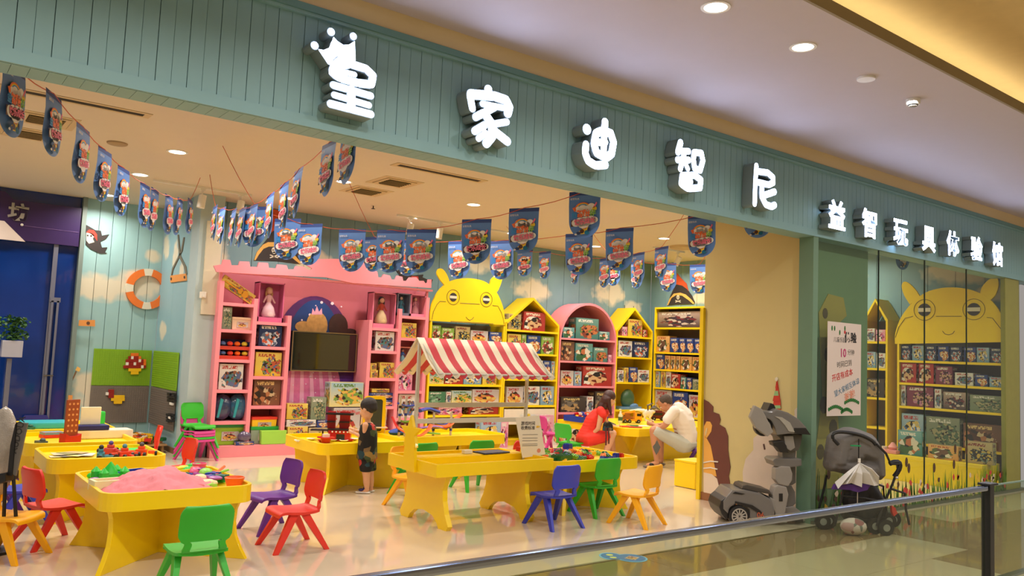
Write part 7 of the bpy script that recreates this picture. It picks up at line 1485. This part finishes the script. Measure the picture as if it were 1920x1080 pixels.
for u, z, r in ((.3, 2.2, .05), (.42, 2.0, .06), (.35, 1.75, .07), (.45, 1.5, .06), (.3, 1.2, .08), (.45, .95, .08), (.25, .7, .07), (.5, .6, .06), (.12, 2.45, .04), (.06, 2.1, .045)): mb.prism([gz(u+r*math.cos(k*PI/5)/1.2, z+r*1.2*math.sin(k*PI/5)) for k in range(10)], 4.975, 4.979, 1)
for k in range(16): u = .05+k*.058; h_ = rnd.uniform(.25, .55); mb.prism([gz(u, .03), gz(u+.03, .03), gz(u+.03+rnd.uniform(-.03, .03), h_)], 4.972, 4.976, 2)
tag(mb.build('painted_giraffe', GIR, None), 'tall painted giraffe on the green board behind the glass', 'wall cutout')
# grass and flower decals on the glass
mb = MB(); DM_ = [P('decal_grass', (84, 130, 40), .6), P('decal_red', (200, 70, 60), .6), P('decal_brown', (84, 60, 40), .6), P('decal_yellow', (230, 190, 60), .6), P('decal_pale', (220, 200, 170), .6)]
for k in range(260):
    x = rnd.uniform(7.8, 12.4); h_ = rnd.uniform(.08, .42)*(1.3 if rnd.random() < .1 else 1); w_ = rnd.uniform(.008, .02); l_ = rnd.uniform(-.05, .05); mb.prism([(x, .02), (x+w_, .02), (x+w_+l_*.5, h_*.6), (x+l_, h_), (x-w_*.4+l_*.5, h_*.6)], 4.8335, 4.8345, 0)
for k in range(90):
    x = rnd.uniform(7.8, 12.4); z = rnd.uniform(.05, .3); mb.prism([(x+rnd.uniform(.02, .045)*math.cos(j*PI/4), z+rnd.uniform(.02, .05)*math.sin(j*PI/4)) for j in range(8)], 4.831, 4.832, rnd.choice([1, 1, 3, 4, 2, 4]))
for k in range(12):
    x = rnd.uniform(7.9, 12.3); z = rnd.uniform(.4, .65); mb.prism([(x+.035*math.cos(j*PI/5), z+.06*math.sin(j*PI/5)) for j in range(10)], 4.831, 4.832, 2)
o = mb.build('grass_decal', DM_, None, kind='stuff'); tag(o, 'strip of printed grass and flowers along the foot of the glass', 'decal')
# floor sticker
fs = thing('floor_sticker', 'blue oval sticker with a picture on the floor before the shop', 'sticker', onZ(1170, 1046, 0)+Vector((0, 0, .001)), math.atan2(RT.y, RT.x)); W2_ = .0
MB().prism(circ(.06, 0, .13, .13, 26), 0, .0015, ax='z').prism(circ(-.10, .03, .1, .12, 20), 0, .0014, ax='z').build('vinyl_edge', P('sticker_light', (120, 190, 220), .4), fs)
MB().prism(circ(.06, 0, .115, .115, 26), .0016, .003, ax='z').prism(circ(-.10, .03, .085, .1, 20), .0015, .0029, ax='z').build('vinyl_blue', P('sticker_blue', (40, 110, 170), .4), fs)
MB().prism([(.0, -.03), (.08, -.07), (.13, .02), (.05, .06)], .0032, .004, ax='z').build('picture', ART['white red'], fs); MB().prism(circ(-.11, .06, .03, .03, 8), .0031, .004, ax='z').prism(circ(-.09, -.02, .03, .025, 8), .0031, .004, ax='z').build('yellow_star', P('sticker_yellow', (220, 220, 110), .4), fs)
# glass balustrade beside the camera
ra = thing('glass_railing', 'glass balustrade with a steel handrail in the foreground', 'railing', (1.5, 1.70, 0))
RGL = glassy('rail_glass', (232, 240, 230), .5)
MB().at((0, 0, 0)).box(-3.5, 2.63, -.016, .016, 1.062, 1.084).build('handrail', STEEL, ra, bevel=.007)
MB().box(-3.5, 2.62, -.003, .003, .06, 1.062).build('glass_panel', RGL, ra); MB().box(2.69, 6.0, -.003, .003, .06, 1.078).build('glass_panel', RGL, ra); MB().box(2.69, 6.0, -.006, .006, 1.078, 1.084).build('glass_edge', P('glass_edge_green', (120, 150, 140), .15), ra)
MB().box(2.635, 2.68, -.02, .02, .0, 1.088).build('post', BLK, ra, bevel=.003); MB().box(2.61, 2.70, -.03, .025, 1.086, 1.096).build('post_cap', BLK, ra, bevel=.002); MB().box(-3.5, 6, -.02, .02, 0, .06).build('base_channel', STEEL, ra)
